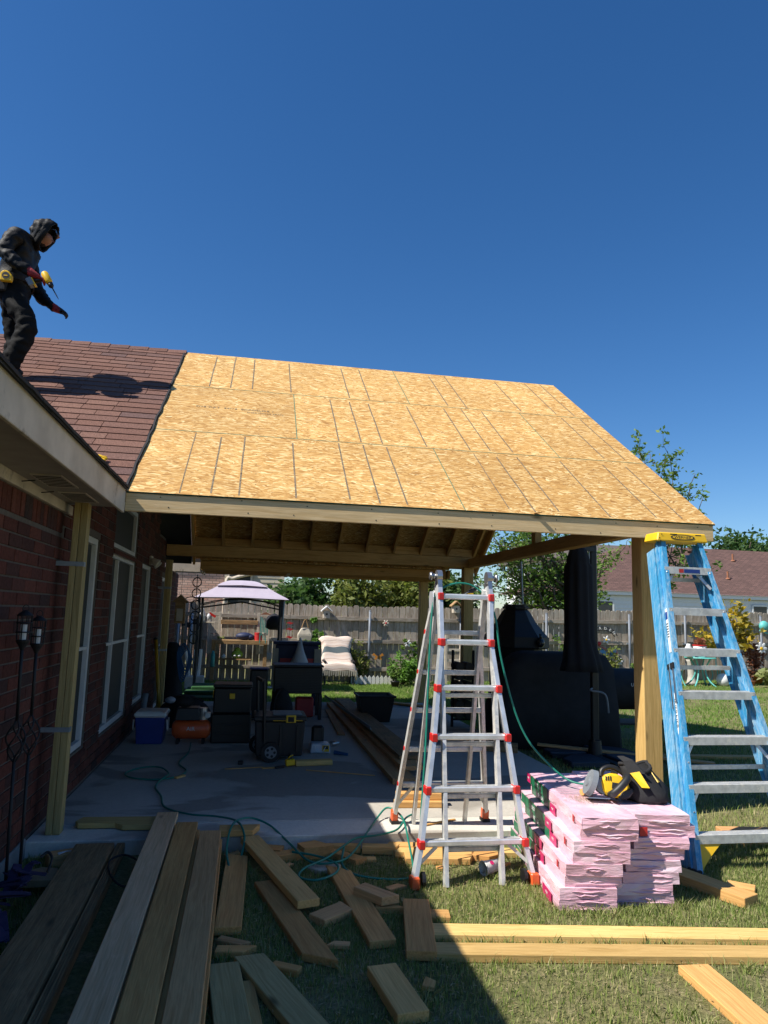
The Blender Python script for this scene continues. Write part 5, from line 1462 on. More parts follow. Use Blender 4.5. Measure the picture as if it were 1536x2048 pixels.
for zz, a0, a1, b0, b1 in ((.02,3.02,4.78,8.72,9.3),(.5,3.06,4.76,8.74,9.3),(1.0,3.20,4.72,8.80,9.28),(1.17,3.42,4.62,8.85,9.25),(1.20,3.55,4.5,8.92,9.2)):
    ring = []
    n_ = 40
    for k in range(n_):
        a = 2*math.pi*k/n_
        cx, cy = (a0+a1)/2, (b0+b1)/2
        ca, sa = math.cos(a), math.sin(a)
        q = 1/max(abs(ca), abs(sa))
        q = q**.85
        rip = 1+.022*math.sin(k*2.3)*(1.2-zz)
        ring.append((cx+(a1-a0)/2*ca*q*rip, cy+(b1-b0)/2*sa*q*rip, zz))
    rgs.append(ring)
obj('cover', MB().loft(rgs), M['black_fabric'], t, smooth=True)
t = thing('pellet_grill', 'barrel grill under a black cover right of the closed umbrella', 'grill', (5.0, 9.5, 0))
obj('cover_barrel', MB().loft([[(x_, 9.2+.32*math.cos(a)*(1 if x_ < 5.5 else .9), .72+.27*math.sin(a)) for a in np.linspace(0,2*math.pi,18,endpoint=False)] for x_ in (4.62,4.66,5.3,5.62,5.66)]), M['black_fabric'], t, smooth=True)
for xx in (4.75,5.5):
    for yy in (8.98,9.4): obj('leg', MB().tube([(xx,yy,0),(xx,yy,.55)], .02, 8), M['iron'], t)
obj('shelf', bx(4.7,5.55,8.95,9.42,.28,.30,.004), M['iron'], t)
text_obj('lettering', 'UO', .06, axes((5.0,8.876,.80),(1,0,0),(0,.0,1)), M['white_print'], t, .0004)
t = thing('cantilever_umbrella', 'tall closed black umbrella hanging from its side pole on a cross base', 'umbrella', (4.12, 8.2, 0))
obj('pole', MB().beam((4.10,8.2,.06),(4.10,8.2,2.56),.085,.06,(0,1,0)).mesh('b', bevel=.01), M['black_plastic'], t)
obj('pole_track', MB().box(4.028,4.040,8.155,8.168,1.75,2.50), M['galv'], t)
rgs = []
for zz, r_ in ((2.50,.05),(2.46,.10),(2.33,.14),(2.30,.135),(2.25,.155),(1.8,.165),(1.4,.17),(1.15,.22),(1.02,.25)):
    ring = []
    cx = 3.87+(.03 if zz < 1.3 else 0)
    for k in range(36):
        a = 2*math.pi*k/36
        fold = 1+(.10*math.sin(9*a)+.05*math.sin(5*a+zz*2))*(1 if zz < 2.3 else .35)
        ring.append((cx+r_*fold*math.cos(a), 8.12+r_*.8*fold*math.sin(a), zz))
    rgs.append(ring)
obj('folded_canopy', MB().loft(rgs), M['navy_cloth'], t, smooth=True)
obj('arm', MB().beam((4.10,8.17,2.47),(3.90,8.13,2.49),.05,.05), M['black_plastic'], t)
obj('crank', MB().tube(spline([(4.04,8.14,.82),(4.0,8.08,.80),(4.16,8.05,.76),(4.2,8.05,.55)],5), .012, 6), M['grey_plastic'], t)
obj('column_foot', MB().cyl((4.10,8.2,.04),(4.10,8.2,.22),.085,.07,16), M['black_plastic'], t)
obj('cross_base', MB().box(3.55,4.65,8.16,8.24,.02,.055).box(4.06,4.14,7.65,8.159,.02,.055).box(4.06,4.14,8.241,8.75,.02,.055), M['iron'], t)
for qx, qy in ((3.80,7.92),(4.40,7.92),(3.80,8.48),(4.40,8.48)):
    obj('base_weight', MB().prism([(-.24,-.24),(.22,-.24),(.22,.22),(-.0,.22),(-.24,.0)], (qx,qy,.004), (1,0,0) if qx<4.1 else (-1,0,0), (0,1,0), (0,0,1), .07).mesh('w', bevel=.012), M['slate_plastic'], t)
plank('long thin weathered board lying across the grass by the umbrella base', (3.55,8.62,.10), (5.35,7.75,.03), .10, .025, 'greywood')
plank('short dark timber under the fireplace end of the slab', (2.55,8.3,SLAB+.05), (3.1,8.1,SLAB+.05), .14, .09, 'weathered', 'timber', 'old_timber')
plank('grey plank bridging the slab edge and lawn right of the black bin', (2.15,12.8,.13), (3.0,12.0,.12), .14, .03, 'greywood')
t = thing('shepherd_hook', 'thin black garden hook pole seen through the blue ladder', 'garden hook', (5.45, 8.4, 0))
obj('hook_pole', MB().tube(spline([(5.25,8.1,0),(5.30,8.35,.6),(5.37,8.6,1.15),(5.36,8.62,1.28),(5.30,8.62,1.32),(5.24,8.62,1.27)],6), .011, 6), M['iron'], t, smooth=True)
tag(obj('grey_planter', MB().lathe([(.13,0),(.16,.36),(.15,.36),(.12,.02)], (8.45,13.7,gz(8.45,13.7)), 20).mesh('g', smooth=True), M['grey_plastic']), 'plain grey planter tub on the lawn between the post and the blue ladder', 'planter')
tag(obj('dark_planter_lid', MB().lathe([(.15,0),(.12,.06),(.03,.09)], (8.35,13.9,gz(8.4,13.8)+.37), 16, 1, .6), M['black_plastic']), 'dark lid resting above the grey planter tub', 'lid')

# =================================================================== the roofer
def skin_mesh(name, pts, edges, radii, sub=2, root=0):
    me = bpy.data.meshes.new(name); me.from_pydata([tuple(p) for p in pts], edges, [])
    o = bpy.data.objects.new(name, me); COL.objects.link(o)
    md = o.modifiers.new('s', 'SKIN'); md.use_smooth_shade = True
    for i, r_ in enumerate(radii):
        sv = me.skin_vertices[0].data[i]
        sv.radius = r_ if isinstance(r_, (tuple, list)) else (r_, r_)
        sv.use_root = (i == root); sv.use_loose = False
    sb_ = o.modifiers.new('u', 'SUBSURF'); sb_.levels = sub; sb_.render_levels = sub
    bpy.context.view_layer.update()
    out = bpy.data.meshes.new_from_object(o.evaluated_get(bpy.context.evaluated_depsgraph_get()))
    bpy.data.objects.remove(o)
    out.polygons.foreach_set('use_smooth', [True]*len(out.polygons))
    return out
person = thing('person', 'roofer in black hooded jacket and red gloves holding a drill on the shingle roof', 'person', (-2.42, 7.35, 3.71))
PY = 7.38
nearY, farY = PY-.15, PY+.15
P_ = []; E_ = []; R_ = []
def jn(p, r_, link=None):
    P_.append(V(p)); R_.append(r_)
    if link is not None: E_.append((link, len(P_)-1))
    return len(P_)-1
pel = jn((-2.475, PY, 4.69), (.195,.14))
wa = jn((-2.485, PY, 4.83), (.20,.155), pel)
ch = jn((-2.475, PY, 5.05), (.205,.155), wa)
uc = jn((-2.43, PY, 5.19), (.165,.115), ch)
nk = jn((-2.35, PY, 5.25), (.065,.065), uc)
hd0 = jn((-2.242, PY, 5.272), (.072,.07), nk)
hd1 = jn((-2.212, PY, 5.355), (.084,.078), hd0)
# arms
s1 = jn((-2.45, nearY-.05, 5.195), .092, uc); e1 = jn((-2.535, nearY-.13, 4.985), .078, s1)
f1 = jn((-2.395, nearY-.17, 4.86), .068, e1); w1 = jn((-2.245, nearY-.15, 4.775), .044, f1); h1_ = jn((-2.185, nearY-.13, 4.745), (.048,.034), w1)
s2 = jn((-2.44, farY+.05, 5.205), .092, uc); e2 = jn((-2.40, farY+.10, 4.93), .078, s2)
f2 = jn((-2.28, farY+.07, 4.745), .064, e2); w2 = jn((-2.125, farY+.02, 4.625), .042, f2); h2_ = jn((-2.06, farY+.0, 4.595), (.048,.034), w2)
# legs
hp1 = jn((-2.46, nearY+.05, 4.58), .125, pel); t1 = jn((-2.36, nearY+.0, 4.45), .118, hp1); k1 = jn((-2.255, nearY-.03, 4.29), .102, t1)
c1 = jn((-2.325, nearY-.02, 4.08), .100, k1); a1 = jn((-2.395, nearY, 3.88), .088, c1)
b1 = jn((-2.405, nearY, 3.77), .055, a1); to1 = jn((-2.275, nearY-.03, 3.725), (.048,.038), b1)
hp2 = jn((-2.50, farY-.05, 4.58), .125, pel); t2_ = jn((-2.49, farY-.02, 4.42), .115, hp2); k2 = jn((-2.47, farY, 4.25), .10, t2_)
c2 = jn((-2.475, farY, 4.10), .095, k2); a2 = jn((-2.49, farY+.0, 3.98), .082, c2)
b2 = jn((-2.495, farY, 3.93), .052, a2); to2 = jn((-2.37, farY, 3.905), (.045,.036), b2)
# fingers: near hand closed round the drill grip
def finger(root, pts, r0):
    prev = root
    for i, p in enumerate(pts): prev = jn(p, r0*(1-.12*i), prev)
hx, hy, hz = P_[h1_]
for k in range(4):
    y = hy-.03+.018*k
    finger(h1_, [(hx+.035, y-.005, hz-.012-.003*k), (hx+.06, y+.002, hz-.028-.004*k), (hx+.05, y+.006, hz-.055-.003*k)], .0105)
finger(h1_, [(hx+.015, hy+.035, hz+.012), (hx+.045, hy+.035, hz+.012), (hx+.065, hy+.02, hz+.0)], .0115)
hx, hy, hz = P_[h2_]
for k in range(4):
    y = hy-.028+.019*k
    L_ = (.9, 1.0, .97, .8)[k]
    finger(h2_, [(hx+.038*L_, y, hz-.010), (hx+.060*L_, y, hz-.034), (hx+.042*L_, y+.002, hz-.060)], .013)
finger(h2_, [(hx+.0, hy-.04, hz-.022), (hx+.03, hy-.046, hz-.040), (hx+.052, hy-.036, hz-.052)], .0115)
body = skin_mesh('body', P_, E_, R_, 3, pel)
for m_ in (M['jacket'], M['trousers'], M['red_glove'], M['skin'], M['rubber']): body.materials.append(m_)
wn1, wn2 = P_[w1], P_[w2]
rs = random.Random(3)
# folds in the cloth
from mathutils import noise as mnoise
for v_ in body.vertices:
    p = v_.co
    if p.z < 5.2 and (p-P_[h1_]).length > .1 and (p-P_[h2_]).length > .1:
        q = mnoise.noise(V((p.x*9+p.z*5, p.y*9, p.z*16-p.x*7)))
        v_.co = p + v_.normal*(.020*q+.009*mnoise.noise(p*30))
for pl in body.polygons:
    c_ = pl.center
    mi = 0
    if c_.z < 4.74 and (c_-wn1).length > .14 and (c_-wn2).length > .20 and not (c_.y > farY-.0 and c_.x > -2.36 and c_.z > 4.55): mi = 1
    if (c_-P_[h1_]).length < .115 and c_.x > -2.27: mi = 2
    if (c_-P_[h2_]).length < .13 and c_.x > -2.15: mi = 2 if c_.x < -2.075 else 4
    if c_.z > 5.225 and c_.x > -2.30: mi = 3
    if c_.z < 3.80 and c_.y < PY: mi = 4
    if c_.z < 3.965 and c_.y > PY: mi = 4
    pl.material_index = mi
bo = obj('body', body, None, person)
# face details, built round the head joint
HX, HZ = -2.212, 5.355
obj('nose', MB().loft([[(HX+.082,PY-.013,HZ+.005),(HX+.082,PY+.013,HZ+.005),(HX+.076,PY,HZ+.01)],[(HX+.094,PY-.017,HZ-.035),(HX+.094,PY+.017,HZ-.035),(HX+.110,PY,HZ-.032)],[(HX+.074,PY-.015,HZ-.048),(HX+.074,PY+.015,HZ-.048),(HX+.084,PY,HZ-.05)]]), M['skin'], person, smooth=True)
obj('mouth', MB().beam((HX+.048,PY-.022,HZ-.080),(HX+.048,PY+.022,HZ-.080),.010,.006), M['lips'], person)
gl = MB()
for s_ in (-1, 1):
    gl.prism([(-.026,-.016),(.026,-.018),(.028,.013),(-.026,.016)], (HX+.074,PY+s_*.034,HZ+.004), (0,1,0), (-.25,0,1), (1,0,.25), .006)
    gl.beam((HX+.076,PY+s_*.062,HZ+.012),(HX-.01,PY+s_*.082,HZ+.016),.004,.008)
gl.beam((HX+.080,PY-.012,HZ+.010),(HX+.080,PY+.012,HZ+.010),.005,.005)
obj('sunglasses', gl, M['glass'], person)
# hood: open shell round the head
hc = V((-2.240, PY, 5.355)); hr = V((.136,.125,.130))
hm = MB(); n1, n2 = 44, 28
grid = {}
fdir = V((1,0,-.40)).normalized()
for i in range(n2+1):
    th = math.radians(70)+ (math.pi-math.radians(70))*i/n2      # angle from the face direction
    for j in range(n1):
        a = 2*math.pi*j/n1
        u1 = V((0,1,0)); u2 = fdir.cross(u1)
        d = fdir*math.cos(th)+(u1*math.cos(a)+u2*math.sin(a))*math.sin(th)
        wob = 1+.045*math.sin(4*a+4*th)+.03*math.sin(9*a-3*th)+.03*mnoise.noise(d*5)
        pos = hc+V((d.x*hr.x, d.y*hr.y, d.z*hr.z))*wob+(fdir*.02 if i == 0 else V((0,0,0)))
        pos += d*(.010*mnoise.noise(V((a*1.3, th*4.0, 3.0)))+.006*mnoise.noise(d*13))
        if d.z < -.35 and d.x < .3: pos += V((-.05,0,-.05))*min(1,(-.35-d.z)*2)
        grid[i, j] = len(hm.v); hm.v.append(tuple(pos))
for i in range(n2):
    for j in range(n1):
        hm.f.append((grid[i,j], grid[i,(j+1)%n1], grid[i+1,(j+1)%n1], grid[i+1,j])); hm.m.append(0)
ho = obj('hood', hm, M['jacket'], person, smooth=True)
so_ = ho.modifiers.new('t', 'SOLIDIFY'); so_.thickness = .008
# belt and pouch
bl_ = []
for k in range(28):
    a = 2*math.pi*k/28
    bl_.append((-2.478+.165*math.cos(a), PY+.205*math.sin(a), 4.775+.014*math.cos(a)))
bm_ = MB()
for k in range(28): bm_.beam(bl_[k], V(bl_[(k+1)%28])+(V(bl_[(k+1)%28])-V(bl_[k]))*.12, .012, .055)
obj('belt', bm_, M['black_fabric'], person)
obj('pouch', MB().hexa([(-2.60,PY-.245,4.60),(-2.48,PY-.245,4.60),(-2.48,PY-.165,4.60),(-2.60,PY-.165,4.60),(-2.61,PY-.25,4.76),(-2.47,PY-.25,4.76),(-2.47,PY-.16,4.76),(-2.61,PY-.16,4.76)]).mesh('p', bevel=.012), M['black_fabric'], person)
# tape measure
t = thing('tape_measure', 'yellow tape measure clipped to the belt of the person on the roof', 'tape measure', (-2.47, PY-.24, 4.68))
TY = PY-.265
obj('case', MB().prism([(-.055,-.05),(.055,-.05),(.055,.01),(.02,.05),(-.02,.06),(-.05,.035)], (-2.47,TY-.035,4.725), (1,0,0), (0,0,1), (0,1,0), .05).mesh('c', bevel=.008), M['yellow_plastic'], t)
obj('label_disc', MB().cyl((-2.47,TY-.0385,4.727),(-2.47,TY-.0355,4.727),.034,n=18), M['black_print'], t)
obj('label_print', MB().box(-2.487,-2.453,TY-.0405,TY-.039,4.718,4.730), M['yellow_plastic'], t)
# impact driver in the near hand
t = thing('cordless_drill', 'yellow and black cordless driver held in the red glove of the person', 'drill', tuple(P_[h1_]+V((.05,0,-.02))))
DX = V((.52,-.05,-.85)).normalized()          # along the bit
GR = V((-.80,.0,-.35)).normalized()           # grip direction, towards the battery
dc = P_[h1_]+V((.085,-.005,-.005))
obj('motor_housing', MB().tube([dc-DX*.075, dc-DX*.06, dc+DX*.03, dc+DX*.05], [.024,.034,.034,.028], 14), M['yellow_plastic'], t, smooth=True)
obj('gear_nose', MB().tube([dc+DX*.05, dc+DX*.085, dc+DX*.10], [.027,.024,.014], 14), M['black_plastic'], t, smooth=True)
obj('bit', MB().tube([dc+DX*.10, dc+DX*.20, dc+DX*.235], [.006,.005,.002], 8), M['iron'], t)
gp = dc-DX*.01
obj('grip', MB().tube([gp, gp+GR*.06, gp+GR*.13], [.022,.019,.022], 12), M['black_plastic'], t, smooth=True)
bp = gp+GR*.155
obj('battery', MB().beam(bp-DX*.045, bp+DX*.045, .07, .055, GR).mesh('b', bevel=.008), M['grey_plastic'], t)
obj('battery_mount', MB().beam(bp-GR*.025-DX*.035, bp-GR*.025+DX*.05, .06, .02, GR).mesh('b', bevel=.004), M['yellow_plastic'], t)
# glove forgotten on the eave
t = thing('work_glove', 'yellow and grey work glove lying on the shingles at the eave corner', 'glove', (-1.12, 5.75, 2.62))
gm = Matrix.Translation(RP(-1.30, .50, .03)) @ RM.to_3x3().to_4x4()
pts = [V((0,0,0)), V((.05,.0,.01)), V((.09,-.02,.008)), V((.12,-.03,.004)), V((.09,.0,.012)), V((.13,0,.004)), V((.085,.02,.01)), V((.12,.03,.004)), V((.03,.035,.01)), V((.05,.06,.004))]
gmesh = skin_mesh('glove', pts, [(0,1),(1,2),(2,3),(1,4),(4,5),(1,6),(6,7),(0,8),(8,9)], [.035,.03,.013,.011,.013,.011,.013,.011,.014,.012], 1)
obj('palm', gmesh, M['yellow_plastic'], t, mtx=gm)
obj('cuff', MB().tube([gm @ V((-.02,0,.005)), gm @ V((-.07,.0,.0))], [.034,.04], 12), M['black_fabric'], t)

# =================================================================== foliage helpers
def quads_mesh(name, verts, mat, tri=False):
    """verts: (n,k,3) array, one face for each row"""
    n, k, _ = verts.shape
    me = bpy.data.meshes.new(name)
    me.vertices.add(n*k); me.vertices.foreach_set('co', verts.astype(np.float32).ravel())
    me.loops.add(n*k); me.loops.foreach_set('vertex_index', np.arange(n*k, dtype=np.int32))
    me.polygons.add(n); me.polygons.foreach_set('loop_start', np.arange(0, n*k, k, dtype=np.int32))
    me.update(calc_edges=True)
    me.materials.append(mat)
    return me
def leaves(centers, spread, n, size, mat, name='crown', flat=.0, droop=0.0):
    C_ = np.asarray(centers, float); m = len(C_)
    idx = rng.integers(0, m, n)
    sp_ = np.asarray(spread, float) if np.ndim(spread) else np.full(m, spread)
    d = rng.normal(size=(n,3)); d /= np.linalg.norm(d, axis=1, keepdims=True)
    r_ = rng.random(n)**.5
    p = C_[idx]+d*(r_*sp_[idx])[:,None]*np.array([1,1,.8])
    a = rng.normal(size=(n,3)); a[:,2] *= .7; a[:,2] -= droop; a /= np.linalg.norm(a, axis=1, keepdims=True)
    b = rng.normal(size=(n,3)); b -= a*(a*b).sum(1)[:,None]; b /= np.linalg.norm(b, axis=1, keepdims=True)
    s = size*rng.uniform(.55,1.3,n)[:,None]
    q = np.stack([p-a*s, p+b*s*.45, p+a*s, p-b*s*.45], 1)
    return quads_mesh(name, q, mat)
def branch_path(p0, p1, wob, k=6):
    p0, p1 = np.array(p0, float), np.array(p1, float)
    pts = []
    L_ = np.linalg.norm(p1-p0)
    for i in range(k+1):
        t_ = i/k
        pts.append(tuple(p0+(p1-p0)*t_+rng.normal(0, wob*L_, 3)*math.sin(math.pi*t_)))
    return pts
def tree(name, label, base, top, r0, limbs, leaf_mat, n_leaves, size, spread, cat='tree', twigs=3, group=None, extra=0):
    """limbs: list of end points; twigs grow from each limb and carry the leaves"""
    t = thing(name, label, cat, base, group=group)
    tk = MB()
    main = branch_path(base, top, .03)
    tk.tube(main, list(np.linspace(r0, r0*.45, len(main))), 8)
    obj('trunk', tk, M['bark'], t, smooth=True)
    cs = []
    lb = MB()
    for e in limbs:
        t_ = random.uniform(.35,.95)
        i = int(t_*(len(main)-1)); s_ = main[i]
        pth = branch_path(s_, e, .06)
        lb.tube(pth, list(np.linspace(r0*.42, r0*.10, len(pth))), 6)
        cs += [pth[-1], pth[-2], pth[-3]]
        for _ in range(twigs):
            j = random.randint(2, len(pth)-1)
            q = np.array(pth[j]); L_ = np.linalg.norm(np.array(e)-np.array(s_))*.42
            v = rng.normal(size=3); v[2] = abs(v[2])*.7; v = v/np.linalg.norm(v)*L_*random.uniform(.5,1)
            tp = branch_path(q, q+v, .07, 4)
            lb.tube(tp, list(np.linspace(r0*.14, r0*.04, len(tp))), 5)
            cs += tp[1:]
    stuff(obj('limbs', lb, M['bark'], t, smooth=True))
    obj('crown', leaves(cs, spread, n_leaves, size, leaf_mat), None, t)
    return t
def blob_limbs(c, rx, ry, rz, n):
    out = []
    for _ in range(n):
        d = rng.normal(size=3); d /= np.linalg.norm(d)
        k = random.uniform(.45,1)
        out.append((c[0]+d[0]*rx*k, c[1]+d[1]*ry*k, c[2]+d[2]*rz*k))
    return out

# trees behind the fence
G6 = 'trees behind the back fence'
tree('hedge_tree', 'dense dark green tree over the fence just right of the pale gazebo', (1.7,21.5,0), (1.8,21.5,2.0), .13, blob_limbs((1.6,21.3,2.1),1.1,.9,1.0,16), M['leaf_dark'], 7000, .10, .45, group=G6)
tree('hedge_tree', 'olive green bushy tree over the fence above the striped chair', (3.3,21.0,0), (3.3,21.0,1.9), .13, blob_limbs((3.3,20.9,2.0),1.2,.9,1.0,16), M['leaf_olive'], 7000, .10, .45, group=G6)
tree('hedge_tree', 'light olive tree over the fence left of the rear patio post', (5.0,22.0,0), (5.0,22.0,2.1), .13, blob_limbs((5.0,21.8,2.2),1.4,1.0,1.2,18), M['leaf_olive'], 8000, .10, .5, group=G6)
tree('hedge_tree', 'dark tree over the fence seen between the silver ladder rails', (6.5,23.0,0), (6.5,23.0,2.2), .13, blob_limbs((6.3,22.6,2.3),1.3,1.0,1.1,14), M['leaf_dark'], 6000, .10, .5, group=G6)
tree('shade_tree', 'leafy tree with pale bare branches behind the fence and closed umbrella', (9.2,20.0,.1), (9.4,20.0,3.4), .12,
     blob_limbs((8.7,20.0,3.2),2.4,1.2,1.8,30)+[(6.6,20,4.3),(7.0,20,3.2),(6.9,20,2.4),(7.4,20,3.6),(8.0,20,4.2),(8.8,20,4.6),(10.2,20,4.4),(10.8,20,3.8)], M['leaf'], 9000, .07, .42, twigs=5, group=G6)
tree('slender_tree', 'sparse tree with long thin branches rising above the roof edge at right', (12.2,20.2,.1), (12.2,20.2,3.6), .09,
     [(11.55,20,7.0),(11.75,20,6.6),(12.3,20.1,6.5),(12.7,20,6.1),(13.55,20.1,6.3),(13.75,20,5.6),(12.0,20,5.8),(13.1,20.1,5.5),(13.3,20,5.1),(12.5,20,4.7),(11.4,20,4.2),(11.9,20,3.4),(12.5,20,3.0)], M['leaf'], 3400, .08, .21, twigs=4, group=G6)
tree('dense_tree', 'dense dark green tree beyond the red roofed house at far right', (34.5,46,0), (34.5,46,4), .35, blob_limbs((34.8,45.5,6.0),3.6,2.5,2.2,34), M['leaf_dark'], 16000, .22, 1.1, group=G6)
tree('dense_tree', 'second dense tree touching the right edge behind the red roof', (39.5,47,0), (39.5,47,4), .35, blob_limbs((39.5,46.5,6.0),3.6,2.5,2.5,30), M['leaf_dark'], 12000, .22, 1.1, group=G6)
# yard plants
G7 = 'plants along the back fence'
def shrub(name, label, x, y, h, w_, mat, n, size, stem=True, pot=None, cat='shrub'):
    z0 = gz(x, y)
    t = thing(name, label, cat, (x, y, z0), group=G7)
    if pot:
        obj('pot', MB().lathe([(pot*.7,0),(pot,pot*1.3),(pot*1.08,pot*1.3),(pot*1.08,pot*1.5),(pot*.9,pot*1.5),(pot*.85,pot*1.2)], (x,y,z0+.003), 16), M[mat[1]], t, smooth=True)
        z0 += pot*1.4
    st = MB(); cs = []
    for _ in range(12):
        e = (x+random.uniform(-w_,w_)*.8, y+random.uniform(-w_,w_)*.5, z0+h*random.uniform(.45,1))
        pth = branch_path((x+random.uniform(-.03,.03), y, z0), e, .08, 5); st.tube(pth, list(np.linspace(.009,.003,6)), 5); cs += pth[2:]
    stuff(obj('stems', st, M['bark'], t))
    obj('foliage', leaves(cs, min(w_,h)*.28, n, size, M[mat[0]], 'foliage'), None, t)
    return t
shrub('leafy_bush', 'bright green bushy plant against the fence left of the rear post', 3.55,16.7,.75,.45,('leaf_bright',None),1500,.055)
shrub('flowering_bush', 'taller thin green plant with pale flower heads behind the bushy plant', 3.85,17.1,1.05,.22,('leaf',None),700,.05)
shrub('potted_plant', 'small plant in a dark pot in front of the bushy plant', 3.3,16.2,.35,.16,('leaf',"black_plastic"),260,.045,pot=.10)
shrub('potted_plant', 'small plant in a dark pot right of the bushy plant', 3.9,16.25,.32,.14,('leaf_bright',"black_plastic"),220,.045,pot=.09)
shrub('climbing_vine', 'leafy vine climbing the fence below the white birdhouse', 1.58,17.46,1.5,.26,('leaf_bright',None),1300,.06)
shrub('sprawling_shrub', 'thin sprawling shrub right of the striped lounge chair', 2.62,17.35,1.0,.32,('leaf_olive',None),650,.045)
shrub('rust_shrub', 'rust coloured dry shrub in an orange pot by the yellow leaved tree', 12.75,16.7,.72,.34,('leaf_rust','orange_pot'),900,.045,pot=.22)
shrub('grassy_plant', 'pale spiky grass clump at the right edge in front of the rust shrub', 12.6,15.6,.45,.5,('leaf_pale',None),900,.11)
shrub('grassy_plant', 'second pale spiky grass clump at the far right edge', 13.4,15.8,.5,.5,('leaf_pale',None),800,.11)
shrub('leafy_bush', 'green shrub beside the fence behind the closed umbrella', 8.9,17.1,.95,.35,('leaf_olive',None),700,.05)
shrub('leafy_bush', 'low green plant in front of the fence between umbrella and post', 9.7,16.9,.6,.35,('leaf',None),500,.05)
shrub('climbing_vine', 'twiggy vine in the fence shade left of the front post', 8.1,17.2,1.4,.5,('leaf',None),800,.05)
shrub('red_flower_plant', 'small plant with pinkish flowers in front of the rust shrub', 12.35,16.3,.5,.14,('leaf_rust',"terracotta"),160,.035,pot=.08)
z0 = gz(12.1,16.4)
tree('yellow_tree', 'small tree with yellowing leaves in front of the fence at right', (12.05,16.5,z0), (12.0,16.5,z0+1.35), .025,
     [(11.2,16.5,z0+1.15),(11.5,16.5,z0+1.45),(11.7,16.4,z0+1.85),(12.0,16.5,z0+2.0),(12.4,16.5,z0+1.6),(12.6,16.4,z0+1.35),(12.3,16.5,z0+1.1),(11.9,16.5,z0+1.25),(12.2,16.4,z0+1.8),(11.3,16.5,z0+.95)], M['leaf_yellow'], 900, .09, .24, twigs=2)

# =================================================================== neighbours' houses
def far_brick():
    m, nt, N, L, B = nodes('far_pink_brick')
    t = N.new('ShaderNodeTexCoord')
    b = N.new('ShaderNodeTexBrick'); b.inputs['Scale'].default_value = 1.0
    b.inputs['Brick Width'].default_value = .24; b.inputs['Row Height'].default_value = .085; b.inputs['Mortar Size'].default_value = .010
    b.inputs['Color1'].default_value = (.66,.42,.33,1); b.inputs['Color2'].default_value = (.52,.29,.22,1); b.inputs['Mortar'].default_value = (.25,.18,.15,1)
    sx = N.new('ShaderNodeSeparateXYZ'); cx = N.new('ShaderNodeCombineXYZ')
    L.new(t.outputs['Object'], sx.inputs[0]); L.new(sx.outputs[0], cx.inputs[0]); L.new(sx.outputs[2], cx.inputs[1]); L.new(cx.outputs[0], b.inputs['Vector'])
    L.new(b.outputs[0], B.inputs['Base Color']); B.inputs['Roughness'].default_value = .9
    bump(N, L, B, math_n(N, L, 'SUBTRACT', 1.0, b.outputs['Fac']), .5, .01)
    return m
def far_roof(name, cols, row=.14):
    m, nt, N, L, B = nodes(name)
    t = N.new('ShaderNodeTexCoord')
    b = N.new('ShaderNodeTexBrick'); b.inputs['Scale'].default_value = 1.0
    b.inputs['Brick Width'].default_value = .33; b.inputs['Row Height'].default_value = row; b.inputs['Mortar Size'].default_value = .012; b.inputs['Bias'].default_value = 0
    b.inputs['Color1'].default_value = (*cols[0],1); b.inputs['Color2'].default_value = (*cols[1],1); b.inputs['Mortar'].default_value = (*[x*.45 for x in cols[1]],1)
    sx = N.new('ShaderNodeSeparateXYZ'); cx = N.new('ShaderNodeCombineXYZ')
    L.new(t.outputs['Object'], sx.inputs[0]); L.new(sx.outputs[0], cx.inputs[0]); L.new(math_n(N, L, 'MULTIPLY', sx.outputs[1], 1.15), cx.inputs[1]); L.new(cx.outputs[0], b.inputs['Vector'])
    n = noise(N, L, t.outputs['Object'], 25, 5)
    c = mix(N, L, 1.0, b.outputs[0], ramp(N, L, n.outputs['Fac'], [(.3,(.75,)*3),(.7,(1.2,)*3)]), 'MULTIPLY')
    L.new(c, B.inputs['Base Color']); B.inputs['Roughness'].default_value = .95
    return m
M['far_brick'] = far_brick()
M['roof_red'] = far_roof('red_brown_roof', ((.155,.085,.07), (.105,.058,.048)))
M['roof_grey'] = far_roof('grey_brown_roof', ((.16,.13,.11), (.11,.09,.08)))
M['tan_siding'] = plain('tan_siding', (.50,.44,.33), .7, var=.05)
M['white_siding'] = plain('white_siding', (.74,.75,.75), .6, var=.03)
t = thing('brick_neighbour_house', 'pink brick and tan sided neighbour house behind the pale gazebo', 'house', (-1, 26, 0))
obj('brick_wall', MB().box(-7, -.92, 26, 32, 0, 5.6), M['far_brick'], t)
obj('siding_wall', MB().box(-.919, 1.05, 26.0, 32, 0, 5.6), M['tan_siding'], t)
for k in range(26):
    z0 = 1.2+k*.16
    if z0 > 5.4: break
    obj('siding_board', MB().hexa([(-.915,25.96,z0),(1.05,25.96,z0),(1.05,25.998,z0),(-.915,25.998,z0),(-.915,25.982,z0+.158),(1.05,25.982,z0+.158),(1.05,25.998,z0+.158),(-.915,25.998,z0+.158)]), M['tan_siding'], t)
wi = obj('window', MB().box(-.75,-.02,25.90,25.955,1.9,3.0), M['screen'], t)
obj('frame', MB().box(-.82,-.751,25.89,25.957,1.85,3.05).box(-.019,.05,25.89,25.957,1.85,3.05).box(-.751,-.019,25.89,25.957,2.60,2.68), M['white_trim'], wi)
obj('corner_trim', MB().box(1.051,1.17,25.92,26.1,0,5.6), M['white_trim'], t)
obj('downspout', MB().tube(spline([(-.85,25.85,0),(-.85,25.85,2.5),(-.6,25.85,2.75),(.1,25.85,2.95)],6), .06, 8), M['white_trim'], t)
